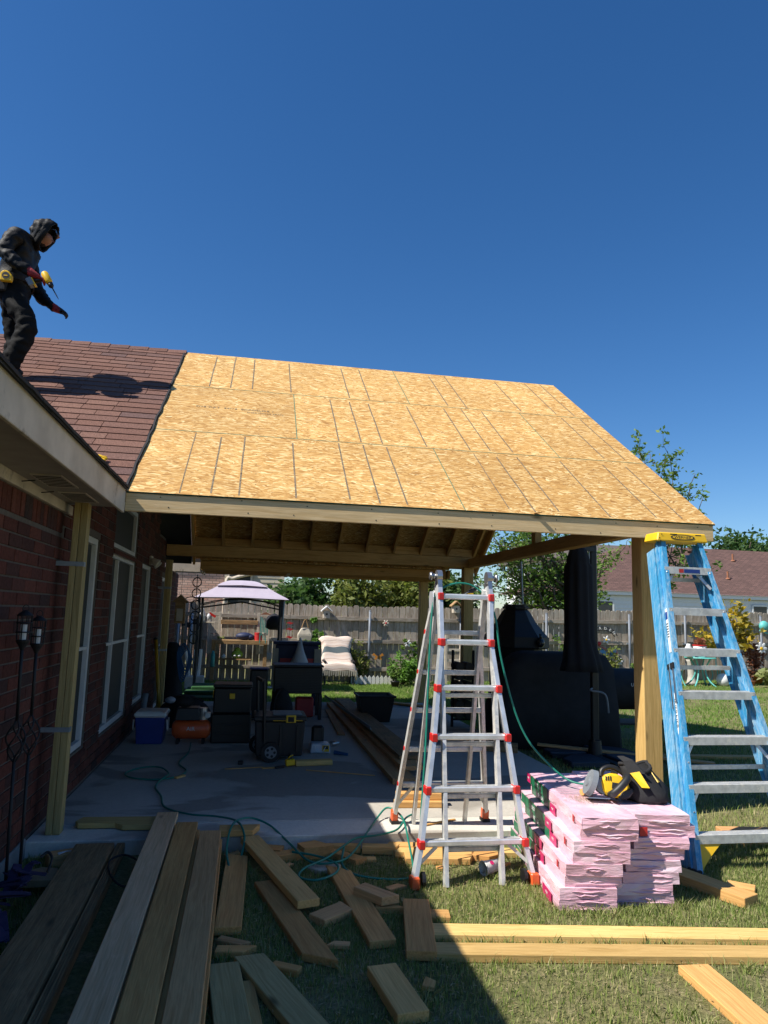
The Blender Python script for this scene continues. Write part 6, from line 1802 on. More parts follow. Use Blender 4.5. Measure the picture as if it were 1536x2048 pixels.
obj('roof', MB().loft([[(-8,25.4,5.55),(-8,29,7.6),(-8,32.6,5.55)],[(1.6,25.4,5.55),(1.6,29,7.6),(1.6,32.6,5.55)]]), M['roof_red'], t)
t = thing('white_neighbour_house', 'white sided neighbour house with a red brown hip roof at right behind the fence', 'house', (24, 33, 0))
obj('wall', MB().box(15.9, 40, 32.6, 42, 0, 3.0), M['white_siding'], t)
for k in range(9):
    z0 = 1.1+k*.20
    obj('siding_board', MB().hexa([(15.88,32.555,z0),(40,32.555,z0),(40,32.598,z0),(15.88,32.598,z0),(15.88,32.578,z0+.198),(40,32.578,z0+.198),(40,32.598,z0+.198),(15.88,32.598,z0+.198)]), M['white_siding'], t)
obj('fascia', MB().box(15.3, 40.5, 32.40, 32.45, 2.93, 3.13), M['white_siding'], t)
obj('soffit', MB().box(15.3, 40.5, 32.451, 32.55, 2.93, 2.95), M['grey_plastic'], t)
for xx in (16.5, 24.9, 29): 
    w_ = obj('window', MB().box(xx,xx+.75,32.50,32.552,1.5,2.6), M['glass'], t)
    obj('frame', MB().box(xx-.08,xx-.002,32.49,32.551,1.45,2.65).box(xx+.752,xx+.83,32.49,32.551,1.45,2.65).box(xx-.002,xx+.752,32.49,32.551,2.602,2.68), M['white_siding'], w_)
rf = obj('roof', MB().add([(15.1,32.36,3.10),(41,32.36,3.10),(41,42.8,3.10),(15.1,42.8,3.10),(20.5,37.3,5.95),(36,37.3,5.95)], [(0,1,5,4),(1,2,5),(2,3,4,5),(3,0,4),(3,2,1,0)]), M['roof_red'], t)
def rz(y): return 3.10+(y-32.36)*2.85/4.94
for xx, yy, k in ((24.3,36.6,0),(26.4,36.0,1),(24.6,34.0,1),(21.4,36.9,2)):
    if k == 0: obj('roof_vent', MB().lathe([(.14,-.1),(.14,.12),(.26,.14),(.27,.3),(.2,.42),(.05,.46)], (xx,yy,rz(yy)), 14), M['roof_red'], rf)
    elif k == 1: obj('vent_pipe', MB().tube([(xx,yy,rz(yy)-.1),(xx,yy,rz(yy)+.38)], .05, 8).cyl((xx,yy,rz(yy)-.02),(xx,yy,rz(yy)+.05),.15,.06,10), M['terracotta'], rf)
    else: obj('chimney_pipe', MB().tube([(xx,yy,rz(yy)-.1),(xx,yy,rz(yy)+.8)], .10, 10), M['terracotta'], rf)
t = thing('white_two_storey_house', 'pale two storey house partly hidden behind the leafy tree', 'house', (15.5, 40, 0))
obj('wall', MB().box(17.2, 23.5, 40, 47, 0, 5.2), M['white_siding'], t)
for k in range(10):
    z0 = 2.4+k*.28
    obj('siding_board', MB().hexa([(17.18,39.94,z0),(23.5,39.94,z0),(23.5,39.998,z0),(17.18,39.998,z0),(17.18,39.97,z0+.278),(23.5,39.97,z0+.278),(23.5,39.998,z0+.278),(17.18,39.998,z0+.278)]), M['white_siding'], t)
obj('window', MB().box(18.6,19.5,39.88,39.935,3.0,4.3), M['glass'], t)
obj('window', MB().box(21.4,22.3,39.88,39.935,3.0,4.3), M['glass'], t)
obj('roof', MB().loft([[(16.7,39.3,5.2),(16.7,43.5,6.6),(16.7,47.6,5.2)],[(24,39.3,5.2),(24,43.5,6.6),(24,47.6,5.2)]]), M['roof_grey'], t)

# =================================================================== back yard things, left
t = thing('gazebo', 'pale lilac two tier canopy gazebo on dark posts in front of the fence', 'gazebo', (-.16, 15.6, 0))
def canopy(x0, x1, y0, y1, z0, zt, sag, k=8, tx=.10):
    rings = []
    cx, cy = (x0+x1)/2, (y0+y1)/2
    for i in range(k+1):
        s_ = 1-(1-tx)*i/k; f_ = i/k
        zz = z0+(zt-z0)*(f_**.85)-sag*math.sin(math.pi*f_)
        hx, hy = (x1-x0)/2*s_, (y1-y0)/2*s_
        rings.append([(cx-hx,cy-hy,zz),(cx,cy-hy,zz+.02*(1-f_)),(cx+hx,cy-hy,zz),(cx+hx,cy,zz+.02*(1-f_)),(cx+hx,cy+hy,zz),(cx,cy+hy,zz+.02*(1-f_)),(cx-hx,cy+hy,zz),(cx-hx,cy,zz+.02*(1-f_))])
    return MB().loft(rings)
obj('lower_canopy', canopy(-1.10,.79,14.95,16.2,1.865,2.13,.02,8,.50), M['canopy'], t, smooth=False)
obj('upper_canopy', canopy(-.68,.33,15.2,15.95,2.12,2.245,-.035,8,.18), M['canopy'], t)
for xx in (-1.0,.66):
    for yy in (15.05,16.1): obj('post', MB().tube([(xx,yy,0),(xx+(.0),yy,1.90)], .028, 8), M['iron'], t)
for yy in (15.05,16.1):
    obj('arch_bar', MB().tube(spline([(-1.0,yy,1.72),(-.6,yy,1.82),(-.16,yy,1.86),(.3,yy,1.82),(.66,yy,1.72)],5), .011, 6), M['iron'], t)
    obj('arch_bar', MB().tube([(-1.0,yy,1.66),(-.16,yy,1.80),(.66,yy,1.66)], .010, 6), M['iron'], t)
obj('brace', MB().tube([(.66,15.05,.95),(.70,15.05,1.85)], .02, 6), M['galv'], t)
# wrought iron hanger with rings
t = thing('iron_hanger', 'twisted black iron plant hanger of rings hanging from the rear eave', 'plant hanger', (-.95, 13.4, 1.1))
for k in range(6):
    zz = 2.1-k*.2
    obj('ring', MB().tube([(-.95+.075*math.cos(a), 13.4+.04*math.sin(a), zz+.085*math.sin(a)) for a in np.linspace(0,2*math.pi,16,endpoint=False)], .010, 6, closed=True), M['iron'], t)
obj('chain', MB().tube([(-.95,13.4,2.24),(-.945,13.4,1.0)], .008, 6), M['iron'], t)
obj('bird_ornament', MB().tube(spline([(-1.28,13.4,1.72),(-1.15,13.4,1.80),(-1.0,13.4,1.84),(-.9,13.4,1.78),(-1.05,13.4,1.74),(-1.28,13.4,1.72)],5), .008, 6), M['iron'], t)
t = thing('block_planter', 'pale concrete block holding upright white pipes near the wall end', 'block', (-1.05, 15.6, 0))
obj('block', bx(-1.22,-.84,15.45,15.75,0,.27,.015), M['path'], t)
for dx in (-.12,.0,.07): obj('pipe', MB().tube([(-1.03+dx,15.6,.271),(-1.05+dx*1.6,15.6,.80+.06*dx)], .032, 8), M['white_plastic'], t)
for xx, zt_, lb_ in ((-1.52,1.48,'left'),(-1.24,1.50,'right')):
    tag(obj('steel_pole', MB().tube([(xx,16.6,0),(xx,16.6,zt_)], .03, 8).ball((xx,16.6,zt_),.035), M['galv'], smooth=True), 'upright grey steel pole in the dark corner by the wall, %s of two' % lb_, 'pole')
t = thing('green_mats', 'stack of folded green artificial turf on the lawn behind the slab', 'turf', (-.55, 14.4, 0))
for k, (x0,x1,y0,y1) in enumerate(((-1.15,.15,13.6,14.3),(-1.1,.2,14.0,14.8),(-1.0,.1,14.3,15.0))):
    obj('turf_sheet', MB().box(x0,x1,y0,y1,.0+k*.062,.06+k*.062).mesh('s', bevel=.015), M['green_mat'], t)
# old shutters
def shutter(x0, lab):
    t = thing('old_shutter', lab, 'shutter', (x0, 17.45, .55), group='old cream shutters hung on the fence')
    obj('stile', bx(x0,x0+.06,17.44,17.47,.62,1.58,.003), M['cream'], t); obj('stile', bx(x0+.24,x0+.30,17.44,17.47,.62,1.58,.003), M['cream'], t)
    for zz in (.63,1.08,1.50): obj('cross_rail', bx(x0+.061,x0+.239,17.442,17.468,zz,zz+.07,.002), M['cream'], t)
    for k in range(11): obj('slat', bx(x0+.062,x0+.238,17.446,17.462,.71+k*.033,.735+k*.033,.001), M['cream'], t)
    for k in range(11): obj('slat', bx(x0+.062,x0+.238,17.446,17.462,1.16+k*.03,1.183+k*.03,.001), M['cream'], t)
shutter(-.93, 'old cream shutter hung on the fence left of the shelf')
shutter(.20, 'old cream shutter hung on the fence behind the teal wind chime')
t = thing('potting_shelf', 'dark wooden potting shelf against the fence under the gazebo', 'shelf', (-.3, 17.2, 0))
obj('shelf_board', bx(-.80,.45,17.0,17.42,.86,.95,.004), M['weathered'], t)
obj('shelf_board', bx(-.62,.10,17.05,17.42,.50,.53,.004), M['weathered'], t)
obj('back_board', bx(-.64,.22,17.43,17.47,1.30,1.40,.004), M['weathered'], t)
for xx in (-.76,.41): obj('leg', bx(xx-.04,xx+.04,17.06,17.14,0,.859,.004), M['weathered'], t)
tag(obj('cloth_bag', MB().ball((-.08,17.2,1.04),.20,.13,.09,14,8).ball((.06,17.18,1.02),.10,.10,.07,10,6).mesh('c', smooth=True), M['navy_paint']), 'dark blue cloth bundle on the potting shelf', 'bundle')
tag(obj('food_tin', MB().cyl((.02+.22,17.15,.951),(.24,17.15,1.10),.09,n=14).cyl((.24,17.15,1.101),(.24,17.15,1.13),.095,n=14), M['red_print']), 'red tin at the right end of the potting shelf', 'tin')
tag(obj('small_flowers', leaves([(-.66,17.1,1.0),(-.56,17.1,1.0)], .05, 60, .03, M['leaf_pale'], 'small_flowers'), None), 'small pale dried flowers at the left end of the potting shelf', 'flowers')
lg = thing('lime_bundle', 'lime green rounded plush bundle on the lower potting shelf', 'plush', (-.22, 17.15, .53))
obj('plush_body', MB().ball((-.22,17.15,.63),.13,.09,.10,14,8).ball((-.22,17.15,.73),.07,.06,.06,12,6), M['lime'], lg, smooth=True)
for dx in (-.05,.05): obj('pale_patch', MB().ball((-.22+dx,17.065,.60),.035,.02,.025,8,6), M['white_paint'], lg, smooth=True)
tag(obj('red_ball_ornament', MB().ball((-.52,17.12,.575),.055,.05,.045,12,6).cyl((-.52,17.12,.60),(-.52,17.12,.64),.03,.01,10), M['white_paint'], smooth=True), 'small white ornament left of the lime green plush', 'ornament')
tag(obj('green_bottle', MB().lathe([(.045,0),(.05,.03),(.05,.28),(.03,.32),(.03,.36)],(-.75,16.95,.35),12), M['teal'], smooth=True), 'green bottle hanging left of the lower potting shelf', 'bottle')
tag(obj('slate_tile', bx(.42,.58,17.40,17.43,.52,.66,.004), M['galv']), 'small grey square plaque on the dark fence', 'plaque')
t = thing('wind_chime', 'teal tubular wind chime hanging before the right shutter', 'wind chime', (.33, 16.9, 1.1))
obj('chime_top', MB().prism([(-.14,0),(.14,0),(0,.06)], (.38,16.84,1.545), (1,0,0), (0,0,1), (0,1,0), .1), M['terracotta'], t)
for k in range(6):
    xx = .28+k*.032; obj('tube', MB().tube([(xx,16.88,1.50-.01*k),(xx-.01,16.88,.90+.06*((k*3)%4))], .011, 6), M['teal'], t)
obj('clapper', MB().cyl((.36,16.88,1.12),(.36,16.88,1.14),.05,n=10), M['white_trim'], t)
t = thing('dark_lantern', 'dark round hanging lantern beside the gazebo post', 'lantern', (.56, 16.4, 1.3))
obj('lantern_body', MB().lathe([(.10,0),(.19,.05),(.20,.20),(.15,.30),(.02,.36)], (.56,16.4,1.22), 16), M['navy_cloth'], t, smooth=True)
obj('lantern_hook', MB().tube([(.56,16.4,1.58),(.56,16.4,1.85)], .006, 5), M['iron'], t)
t = thing('spray_bottles', 'white spray bottle with a red nozzle on a bracket by the gazebo post', 'bottle', (-.98, 16.4, 1.3))
obj('bottle_body', MB().lathe([(.06,0),(.065,.04),(.065,.17),(.03,.24),(.025,.30)],(-1.0,16.4,1.36),12), M['white_plastic'], t, smooth=True)
obj('nozzle', MB().beam((-.86,16.4,1.55),(-.72,16.4,1.47),.05,.05), M['red_plastic'], t)
obj('second_bottle', MB().lathe([(.05,0),(.055,.12),(.025,.18)],(-.86,16.4,1.36),12), M['plastic_bag'], t, smooth=True)
obj('bracket', bx(-1.1,-.72,16.3,16.5,1.335,1.358,.003), M['white_trim'], t)
t = thing('tool_rack', 'rack of dark hanging garden tools on the fence left of the cream shutter', 'garden tools', (-1.2, 17.4, .6))
for k in range(5):
    xx = -1.62+k*.13; obj('tool_handle', MB().tube([(xx,17.42,1.30-.04*(k%3)),(xx+.02,17.42,.55+.1*(k%2))], .014, 6), M['weathered'], t)
    obj('tool_head', bx(xx-.04,xx+.05,17.40,17.43,1.28-.04*(k%3),1.40-.04*(k%3),.006), M['iron'], t)
# hanging bag, red decor
t = thing('tote_bag', 'grey canvas tote hanging on the fence above the navy cabinet', 'bag', (1.33, 17.4, .95))
obj('bag_body', MB().loft([[(1.17,17.40,.95),(1.49,17.40,.95),(1.49,17.5,.95),(1.17,17.5,.95)],[(1.15,17.39,1.1),(1.51,17.39,1.1),(1.51,17.5,1.1),(1.15,17.5,1.1)],[(1.24,17.43,1.26),(1.42,17.43,1.26),(1.42,17.48,1.26),(1.24,17.48,1.26)]]).mesh('b', bevel=.02), M['beige_cloth'], t)
for dy in (17.41,17.47): obj('handle', MB().tube(spline([(1.25,dy,1.26),(1.30,dy,1.42),(1.33,dy,1.45),(1.36,dy,1.42),(1.41,dy,1.26)],4), .010, 6), M['weathered'], t)
t = thing('red_bird_mobile', 'string of small red birds hanging by the gazebo post', 'ornament', (.93, 16.8, .9))
obj('cord', MB().tube([(.93,16.8,1.62),(.93,16.8,.92)], .004, 5), M['iron'], t)
for zz in (1.36,1.22,1.04): obj('bird', MB().prism([(-.09,.01),(-.02,.0),(.02,-.02),(.09,.02),(.02,.03),(0,.05)], (.93,16.79,zz), (1,0,0), (0,0,1), (0,1,0), .02), M['red_print'], t)
def birdhouse(x, z, lab, mats):
    t = thing('birdhouse', lab, 'birdhouse', (x, 17.4, z))
    obj('house_box', bx(x-.08,x+.08,17.38,17.54,z,z+.18,.003), M[mats[0]], t)
    obj('roof', MB().prism([(-.13,0),(0,.11),(.13,0),(.13,.025),(0,.14),(-.13,.025)], (x,17.34,z+.16), (1,0,0), (0,0,1), (0,1,0), .24), M[mats[1]], t)
    obj('entrance_hole', MB().cyl((x,17.3775,z+.10),(x,17.3795,z+.10),.024,n=12), M['felt'], t)
birdhouse(1.83, 1.50, 'small white roofed birdhouse on the fence above the green vine', ('white_trim', 'white_paint'))
birdhouse(5.05, 1.72, 'small pinkish birdhouse on the fence seen through the silver ladder top', ('cream', 'weathered'))
t = thing('bird_feeder', 'red barn shaped feeder with a green roof on the fence behind the leafy tree', 'bird feeder', (8.35, 17.3, 1.2))
obj('feeder_box', bx(8.15,8.55,17.22,17.42,1.40,1.56,.004), M['red_print'], t)
obj('feeder_roof', MB().prism([(-.28,0),(-.2,.22),(.2,.22),(.28,0)], (8.35,17.16,1.565), (1,0,0), (0,0,1), (0,1,0), .3), M['teal'], t)
obj('feeder_tray', bx(8.08,8.62,17.2,17.44,1.37,1.398,.003), M['white_trim'], t)
obj('feeder_window', bx(8.22,8.32,17.212,17.2185,1.44,1.53,.001), M['cream'], t)
obj('feeder_window', bx(8.38,8.48,17.212,17.2185,1.44,1.53,.001), M['cream'], t)
# lounge chair with blanket
def stripes():
    m, nt, N, L, B = nodes('striped_blanket')
    t = N.new('ShaderNodeTexCoord'); sx = N.new('ShaderNodeSeparateXYZ'); L.new(t.outputs['UV'], sx.inputs[0])
    base = ramp(N, L, math_n(N, L, 'FRACT', math_n(N, L, 'MULTIPLY', sx.outputs[1], 14.0)), [(0,(.66,.50,.41)),(.3,(.72,.62,.53)),(.5,(.50,.36,.29)),(.62,(.72,.62,.54)),(1,(.68,.55,.47))])
    band = ramp(N, L, sx.outputs[1], [(0,(0,0,0)),(.53,(0,0,0)),(.531,(1,1,1)),(.59,(1,1,1)),(.591,(0,0,0)),(.88,(0,0,0)),(.881,(1,1,1)),(.90,(1,1,1)),(.901,(0,0,0)),(1,(0,0,0))], 'CONSTANT')
    c = mix(N, L, band, base, (.10,.13,.14))
    L.new(c, B.inputs['Base Color']); B.inputs['Roughness'].default_value = .95
    bump(N, L, B, noise(N, L, t.outputs['Object'], 60, 4).outputs['Fac'], .5, .01)
    return m
M['blanket'] = stripes()
t = thing('lounge_chair', 'low dark lounge chair on the lawn under a striped blanket', 'chair', (2.05, 15.9, 0))
for xx in (1.72,2.34):
    obj('leg', MB().tube([(xx,15.82,0),(xx,15.86,.33)], .022, 6), M['iron'], t); obj('leg', MB().tube([(xx,16.3,0),(xx,16.25,.33)], .022, 6), M['iron'], t)
    obj('armrest', MB().beam((xx,15.82,.45),(xx,16.25,.47),.05,.03), M['iron'], t)
    obj('back_frame', MB().tube([(xx,16.15,.34),(xx-.03,16.46,.88)], .02, 6), M['iron'], t)
obj('seat', bx(1.74,2.32,15.82,16.16,.31,.355,.008), M['iron'], t)
obj('back_panel', MB().beam((2.03,16.2,.40),(2.0,16.46,.86),.55,.02,(0,1,0)), M['iron'], t)
bk = thing('striped_blanket', 'cream and rust striped blanket with fringe draped over the lounge chair', 'blanket', (2.05, 15.9, 0))
prof = [(15.78,.26),(15.80,.38),(15.86,.41),(16.0,.40),(16.10,.40),(16.16,.46),(16.24,.62),(16.32,.78),(16.37,.88),(16.44,.91),(16.50,.86),(16.53,.7)]
sp = spline([(0,a,b) for a, b in prof], 4)
me_ = MB(); nxb = 13
for i, p in enumerate(sp):
    for j in range(nxb):
        u = j/(nxb-1); wv = .38+.04*math.sin(i*.4)
        e = abs(2*u-1)
        me_.v.append((2.02-.02*(i/len(sp))+(u-.5)*2*wv*(1-.08*(i/len(sp))), p.y-.008*math.sin(u*9+i*.3), p.z+.022+.012*math.sin(u*11+i*.5)-(.17*max(0,e-.82)/.18 if i < 30 else .05*max(0,e-.8)/.2)))
for i in range(len(sp)-1):
    for j in range(nxb-1): me_.f.append((i*nxb+j, i*nxb+j+1, (i+1)*nxb+j+1, (i+1)*nxb+j)); me_.m.append(0)
bm_ = me_.mesh('blanket', True)
uv = bm_.uv_layers.new(name='UVMap'); nn = len(sp)
for lp_ in bm_.loops:
    vi = lp_.vertex_index; uv.data[lp_.index].uv = ((vi % nxb)/(nxb-1), (vi//nxb)/(nn-1))
bo_ = obj('blanket_cloth', bm_, M['blanket'], bk); sl_ = bo_.modifiers.new('t','SOLIDIFY'); sl_.thickness = .012
fg = MB()
for k in range(16):
    xx = 1.66+k*.048; fg.hexa([(xx,15.775,.18+.01*(k%3)),(xx+.02,15.775,.18+.01*(k%3)),(xx+.02,15.788,.18),(xx,15.788,.18),(xx-.004,15.772,.29),(xx+.03,15.772,.29),(xx+.03,15.79,.29),(xx-.004,15.79,.29)])
stuff(obj('fringe', fg, M['beige_cloth'], bk))
for e_ in (t, bk): e_.location = e_.location + V((.06, .85, 0)); e_.scale = (1.06, 1, 1.16)
# white picket edging
t = thing('picket_edging', 'low white picket edging in front of the fence by the lounge chair', 'garden edging', (3.0, 16.95, 0))
pm = MB().prism([(-.042,0),(.042,0),(.042,.15),(0,.205),(-.042,.15)], (0,0,0), (1,0,0), (0,0,1), (0,1,0), .014).mesh('edging_picket')
x = 2.45
while x < 3.5: obj('edging_picket', pm, M['white_paint'], t, (x, 16.95, .01)); x += .098
obj('edging_rail', bx(2.42,3.5,16.966,16.976,.08,.105,.002), M['white_paint'], t)
def petals(name, lab, x, y, z, r_, mat, n=6, centre='red_print'):
    t = thing(name, lab, 'ornament', (x, y, z))
    for k in range(n):
        a = 2*math.pi*k/n
        obj('petal', MB().ball((0,0,0), r_*.55, .008, r_*.3, 10, 6).xf(Matrix.Translation((x+r_*.6*math.cos(a),y,z+r_*.6*math.sin(a))) @ Matrix.Rotation(-a,4,'Y')), M[mat], t, smooth=True)
    obj('centre', MB().ball((x,y-.01,z),r_*.3,.012,r_*.3,10,6), M[centre], t, smooth=True)
petals('metal_flower', 'dark metal flower with pale petals on the fence above the bushy plant', 3.30,17.5,1.42,.075,'white_trim')
petals('white_flower', 'white flower ornament on the fence between the bushy plant and rear post', 3.85,17.48,.95,.085,'white_paint',6,'iron')
petals('white_star_flower', 'white star flower ornament on the fence under the arched sign', 9.1,17.5,1.15,.10,'white_paint',5,'yellow_plastic')
petals('white_flower', 'low white flower ornament right of the blue butterfly', 9.35,17.3,.62,.09,'white_paint',6,'yellow_plastic')
petals('white_flower', 'white round flower ornament on the fence at the right edge', 13.55,17.45,1.02,.16,'white_paint',7,'yellow_plastic')
def butterfly(lab, x, y, z, s_, mat):
    t = thing('butterfly_ornament', lab, 'ornament', (x, y, z))
    for sd_ in (-1, 1):
        obj('wing', MB().prism([(0,0),(.9*sd_,.7),(1.2*sd_,.25),(.5*sd_,-.05),(.8*sd_,-.6),(.3*sd_,-.6)], (x,y,z), (s_,0,0), (0,0,s_), (0,1,0), .008), M[mat], t)
    obj('insect_body', MB().tube([(x,y-.005,z-.5*s_),(x,y-.005,z+.5*s_)], .08*s_, 6), M['iron'], t)
butterfly('yellow butterfly ornament low on the fence left of the bushy plant', 3.12,17.45,.62,.12,'orange_pot')
butterfly('blue butterfly ornament on the fence left of the closed umbrella', 8.25,17.3,.78,.2,'blue_hose')
butterfly('blue and rust butterfly ornament right of the closed umbrella', 9.05,17.3,.80,.2,'blue_hose')
t = thing('arched_sign', 'white arched metal sign on the fence right of the closed umbrella', 'sign', (9.0, 17.5, 1.3))
arc = [(9.0+.42*math.cos(a), 17.5, 1.18+.30*math.sin(a)) for a in np.linspace(math.pi*.92, math.pi*.08, 12)]
obj('arch_band', MB().tube(arc, .012, 6).tube([(9.0+.34*math.cos(a), 17.5, 1.18+.22*math.sin(a)) for a in np.linspace(math.pi*.92, math.pi*.08, 12)], .012, 6), M['iron'], t)
for k, chh in enumerate('GARDEN'):
    a = math.pi*(.80-.12*k)
    text_obj('sign_letter', chh, .10, axes((9.0+.38*math.cos(a),17.485,1.18+.26*math.sin(a)),(math.sin(a),0,-math.cos(a)),(math.cos(a),0,math.sin(a))), M['white_paint'], t, .003)
tag(obj('red_rose_ornament', MB().ball((8.85,17.4,1.06),.06,.04,.05).tube([(8.75,17.4,1.03),(9.3,17.4,.82)],.01,6).ball((9.3,17.4,.84),.05,.03,.05), M['red_print'], smooth=True), 'red rose stem ornament on the fence beside the closed umbrella', 'ornament')
# right: bistro set
zb = gz(11,16.3)
t = thing('bistro_table', 'small turquoise metal garden table with curved legs by the fence', 'table', (10.95,16.3,zb))
obj('table_top', MB().lathe([(.36,0),(.37,.015),(.36,.03)], (10.95,16.3,zb+.66), 24), M['turquoise'], t)
for k in range(4):
    a = k*math.pi/2+.6; ca, sa = math.cos(a), math.sin(a)
    obj('leg', MB().tube(spline([(10.95+.25*ca,16.3+.25*sa,zb+.66),(10.95+.12*ca,16.3+.12*sa,zb+.4),(10.95+.2*ca,16.3+.2*sa,zb+.15),(10.95+.36*ca,16.3+.36*sa,zb)],5), .018, 6), M['turquoise'], t)
def bistro_chair(x, y, rz_, lab):
    z = gz(x,y); t = thing('bistro_chair', lab, 'chair', (x,y,z), group='turquoise bistro chairs')
    Mx = Matrix.Translation((x,y,z)) @ Matrix.Rotation(rz_,4,'Z')
    obj('seat', MB().lathe([(.19,0),(.20,.012),(.19,.025)], (0,0,.44), 20).xf(Mx), M['turquoise'], t)
    for sx_, sy_ in ((-1,-1),(1,-1),(-1,1),(1,1)): obj('leg', MB().tube(spline([(.13*sx_,.13*sy_,.44),(.10*sx_,.10*sy_,.22),(.17*sx_,.17*sy_,0)],4), .013, 6).xf(Mx), M['turquoise'], t)
    obj('backrest', MB().tube(spline([(-.17,.16,.44),(-.18,.2,.75),(0,.22,.92),(.18,.2,.75),(.17,.16,.44)],6), .012, 6).xf(Mx), M['turquoise'], t)
    for k in range(3):
        cxx = -.07+.07*k; obj('back_scroll', MB().tube([(cxx+.045*math.cos(a),.2,.70+.08*math.sin(a)) for a in np.linspace(0,2*math.pi,12,endpoint=False)], .009, 5, closed=True).xf(Mx), M['turquoise'], t)
bistro_chair(11.55,16.45,-1.2,'turquoise bistro chair right of the small table, seen past the ladder')
bistro_chair(10.35,16.4,1.3,'turquoise bistro chair left of the small table, mostly behind the ladder rail')
t = thing('paint_bucket', 'grey and red plastic bucket of twigs on the turquoise table', 'bucket', (10.95,16.3,zb+.69))
obj('bucket_body', MB().lathe([(.13,0),(.155,.27),(.145,.27),(.12,.01)], (10.95,16.3,zb+.692), 20), M['white_plastic'], t, smooth=True)
obj('bucket_rim', MB().lathe([(.16,.27),(.168,.275),(.168,.30),(.155,.30)], (10.95,16.3,zb+.692), 20, cap=False), M['red_plastic'], t)
obj('bucket_logo', MB().prism([(-.09,.05),(.09,.05),(.06,-.02),(0,-.06),(-.06,-.02)], (10.95,16.146,zb+.86), (1,0,0), (0,0,1), (0,1,0), .004), M['red_print'], t)
obj('bucket_band', MB().lathe([(.138,0),(.142,.05)], (10.95,16.3,zb+.74), 20, cap=False), M['grey_plastic'], t)
obj('twigs', leaves([(10.95,16.3,zb+1.06)], .14, 160, .05, M['leaf_rust'], 'twigs'), None, t)
tag(obj('white_jug', MB().lathe([(.09,0),(.10,.04),(.10,.2),(.05,.28),(.045,.32)],(10.58,16.2,zb+.692),14), M['white_plastic'], smooth=True), 'white jug on the turquoise table left of the bucket', 'jug')
t = thing('white_lantern', 'white hanging lantern jug on the fence behind the blue ladder steps', 'lantern', (10.75,17.3,1.4))
obj('lantern_body', MB().lathe([(.05,0),(.13,.04),(.12,.24),(.07,.32),(.03,.34)],(10.75,17.3,1.42),16), M['white_plastic'], t, smooth=True)
obj('lantern_hook', MB().tube([(10.75,17.35,1.76),(10.75,17.45,1.85)], .006, 5), M['iron'], t)
tag(obj('table_pedestal', MB().lathe([(.16,0),(.12,.05),(.09,.2),(.10,.55),(.13,.6)],(11.0,16.75,zb),14), M['path'], smooth=True), 'pale stone pedestal behind the turquoise table', 'pedestal')
tag(obj('gazing_ball', MB().ball((11.45,16.15,zb+.16),.16,.16,.16,16,10), M['white_plastic'], smooth=True), 'white ball on the grass under the turquoise chair', 'ball')
tag(obj('black_planter', bx(12.15,12.4,15.2,15.45,gz(12.2,15.3),gz(12.2,15.3)+.32,.008), M['black_plastic']), 'square black planter at the bed edge by the grass clump', 'planter')
for k, (xx, yy, lb_) in enumerate(((12.6,15.3,'left'),(13.1,15.4,'right'))):
    tag(obj('terracotta_pot', MB().lathe([(.09,0),(.12,.16),(.13,.16),(.13,.2),(.11,.2),(.10,.05)],(xx,yy,gz(xx,yy)),14), M['terracotta'], smooth=True), 'terracotta pot below the grass clumps, %s of two' % lb_, 'pot')
tag(obj('green_wall_orb', MB().ball((13.62,17.4,1.62),.14,.1,.14,14,8).tube([(13.5,17.42,1.5),(13.75,17.42,1.42)],.02,6), M['turquoise'], smooth=True), 'turquoise round ornament on the fence at the right edge', 'ornament')
tag(obj('blue_fence_bird', MB().ball((13.1,17.45,1.66),.06,.04,.09,10,6), M['blue_plastic'], smooth=True), 'small blue ornament on the fence top right of the yellow tree', 'ornament')
for k, (xx, zz, lb_) in enumerate(((7.95,.9,'upper'),(7.8,.5,'lower'))):
    tag(obj('white_statue', MB().ball((10.0+.1*k,16.9,.28+.25*k),.13,.1,.14,12,8).ball((10.0+.1*k,16.88,.44+.25*k),.07,.06,.07,10,6), M['white_paint'], smooth=True), 'white garden figure by the fence right of the front post, %s' % lb_, 'statue')
t = thing('plank_shelf', 'white slatted garden chair leaning at the fence behind the silver ladder', 'chair', (4.9,17.1,0))
for xx in (4.68,5.05): obj('stile', bx(xx,xx+.06,17.05,17.10,.0,1.25,.004), M['white_trim'], t)
for zz in (.3,.55,.8,1.05): obj('slat', bx(4.741,5.049,17.06,17.09,zz,zz+.06,.003), M['white_trim'], t)
t = thing('firewood_rack', 'rusty rack of firewood logs behind the silver ladder at right', 'log rack', (3.05,9.9,.1))
for xx in (2.86,3.16): obj('upright', MB().tube([(xx,10.0,.1),(xx,10.0,1.15)], .02, 6), M['iron'], t)
obj('shelf_bar', MB().tube([(2.86,10.0,.2),(3.16,10.0,.2)], .015, 6), M['iron'], t)
for r in range(6):
    for k in range(2): obj('log', MB().cyl((2.93+.13*k,9.85,.28+.13*r),(2.93+.13*k,10.15,.28+.13*r),.06,n=9), M['bark'], t)

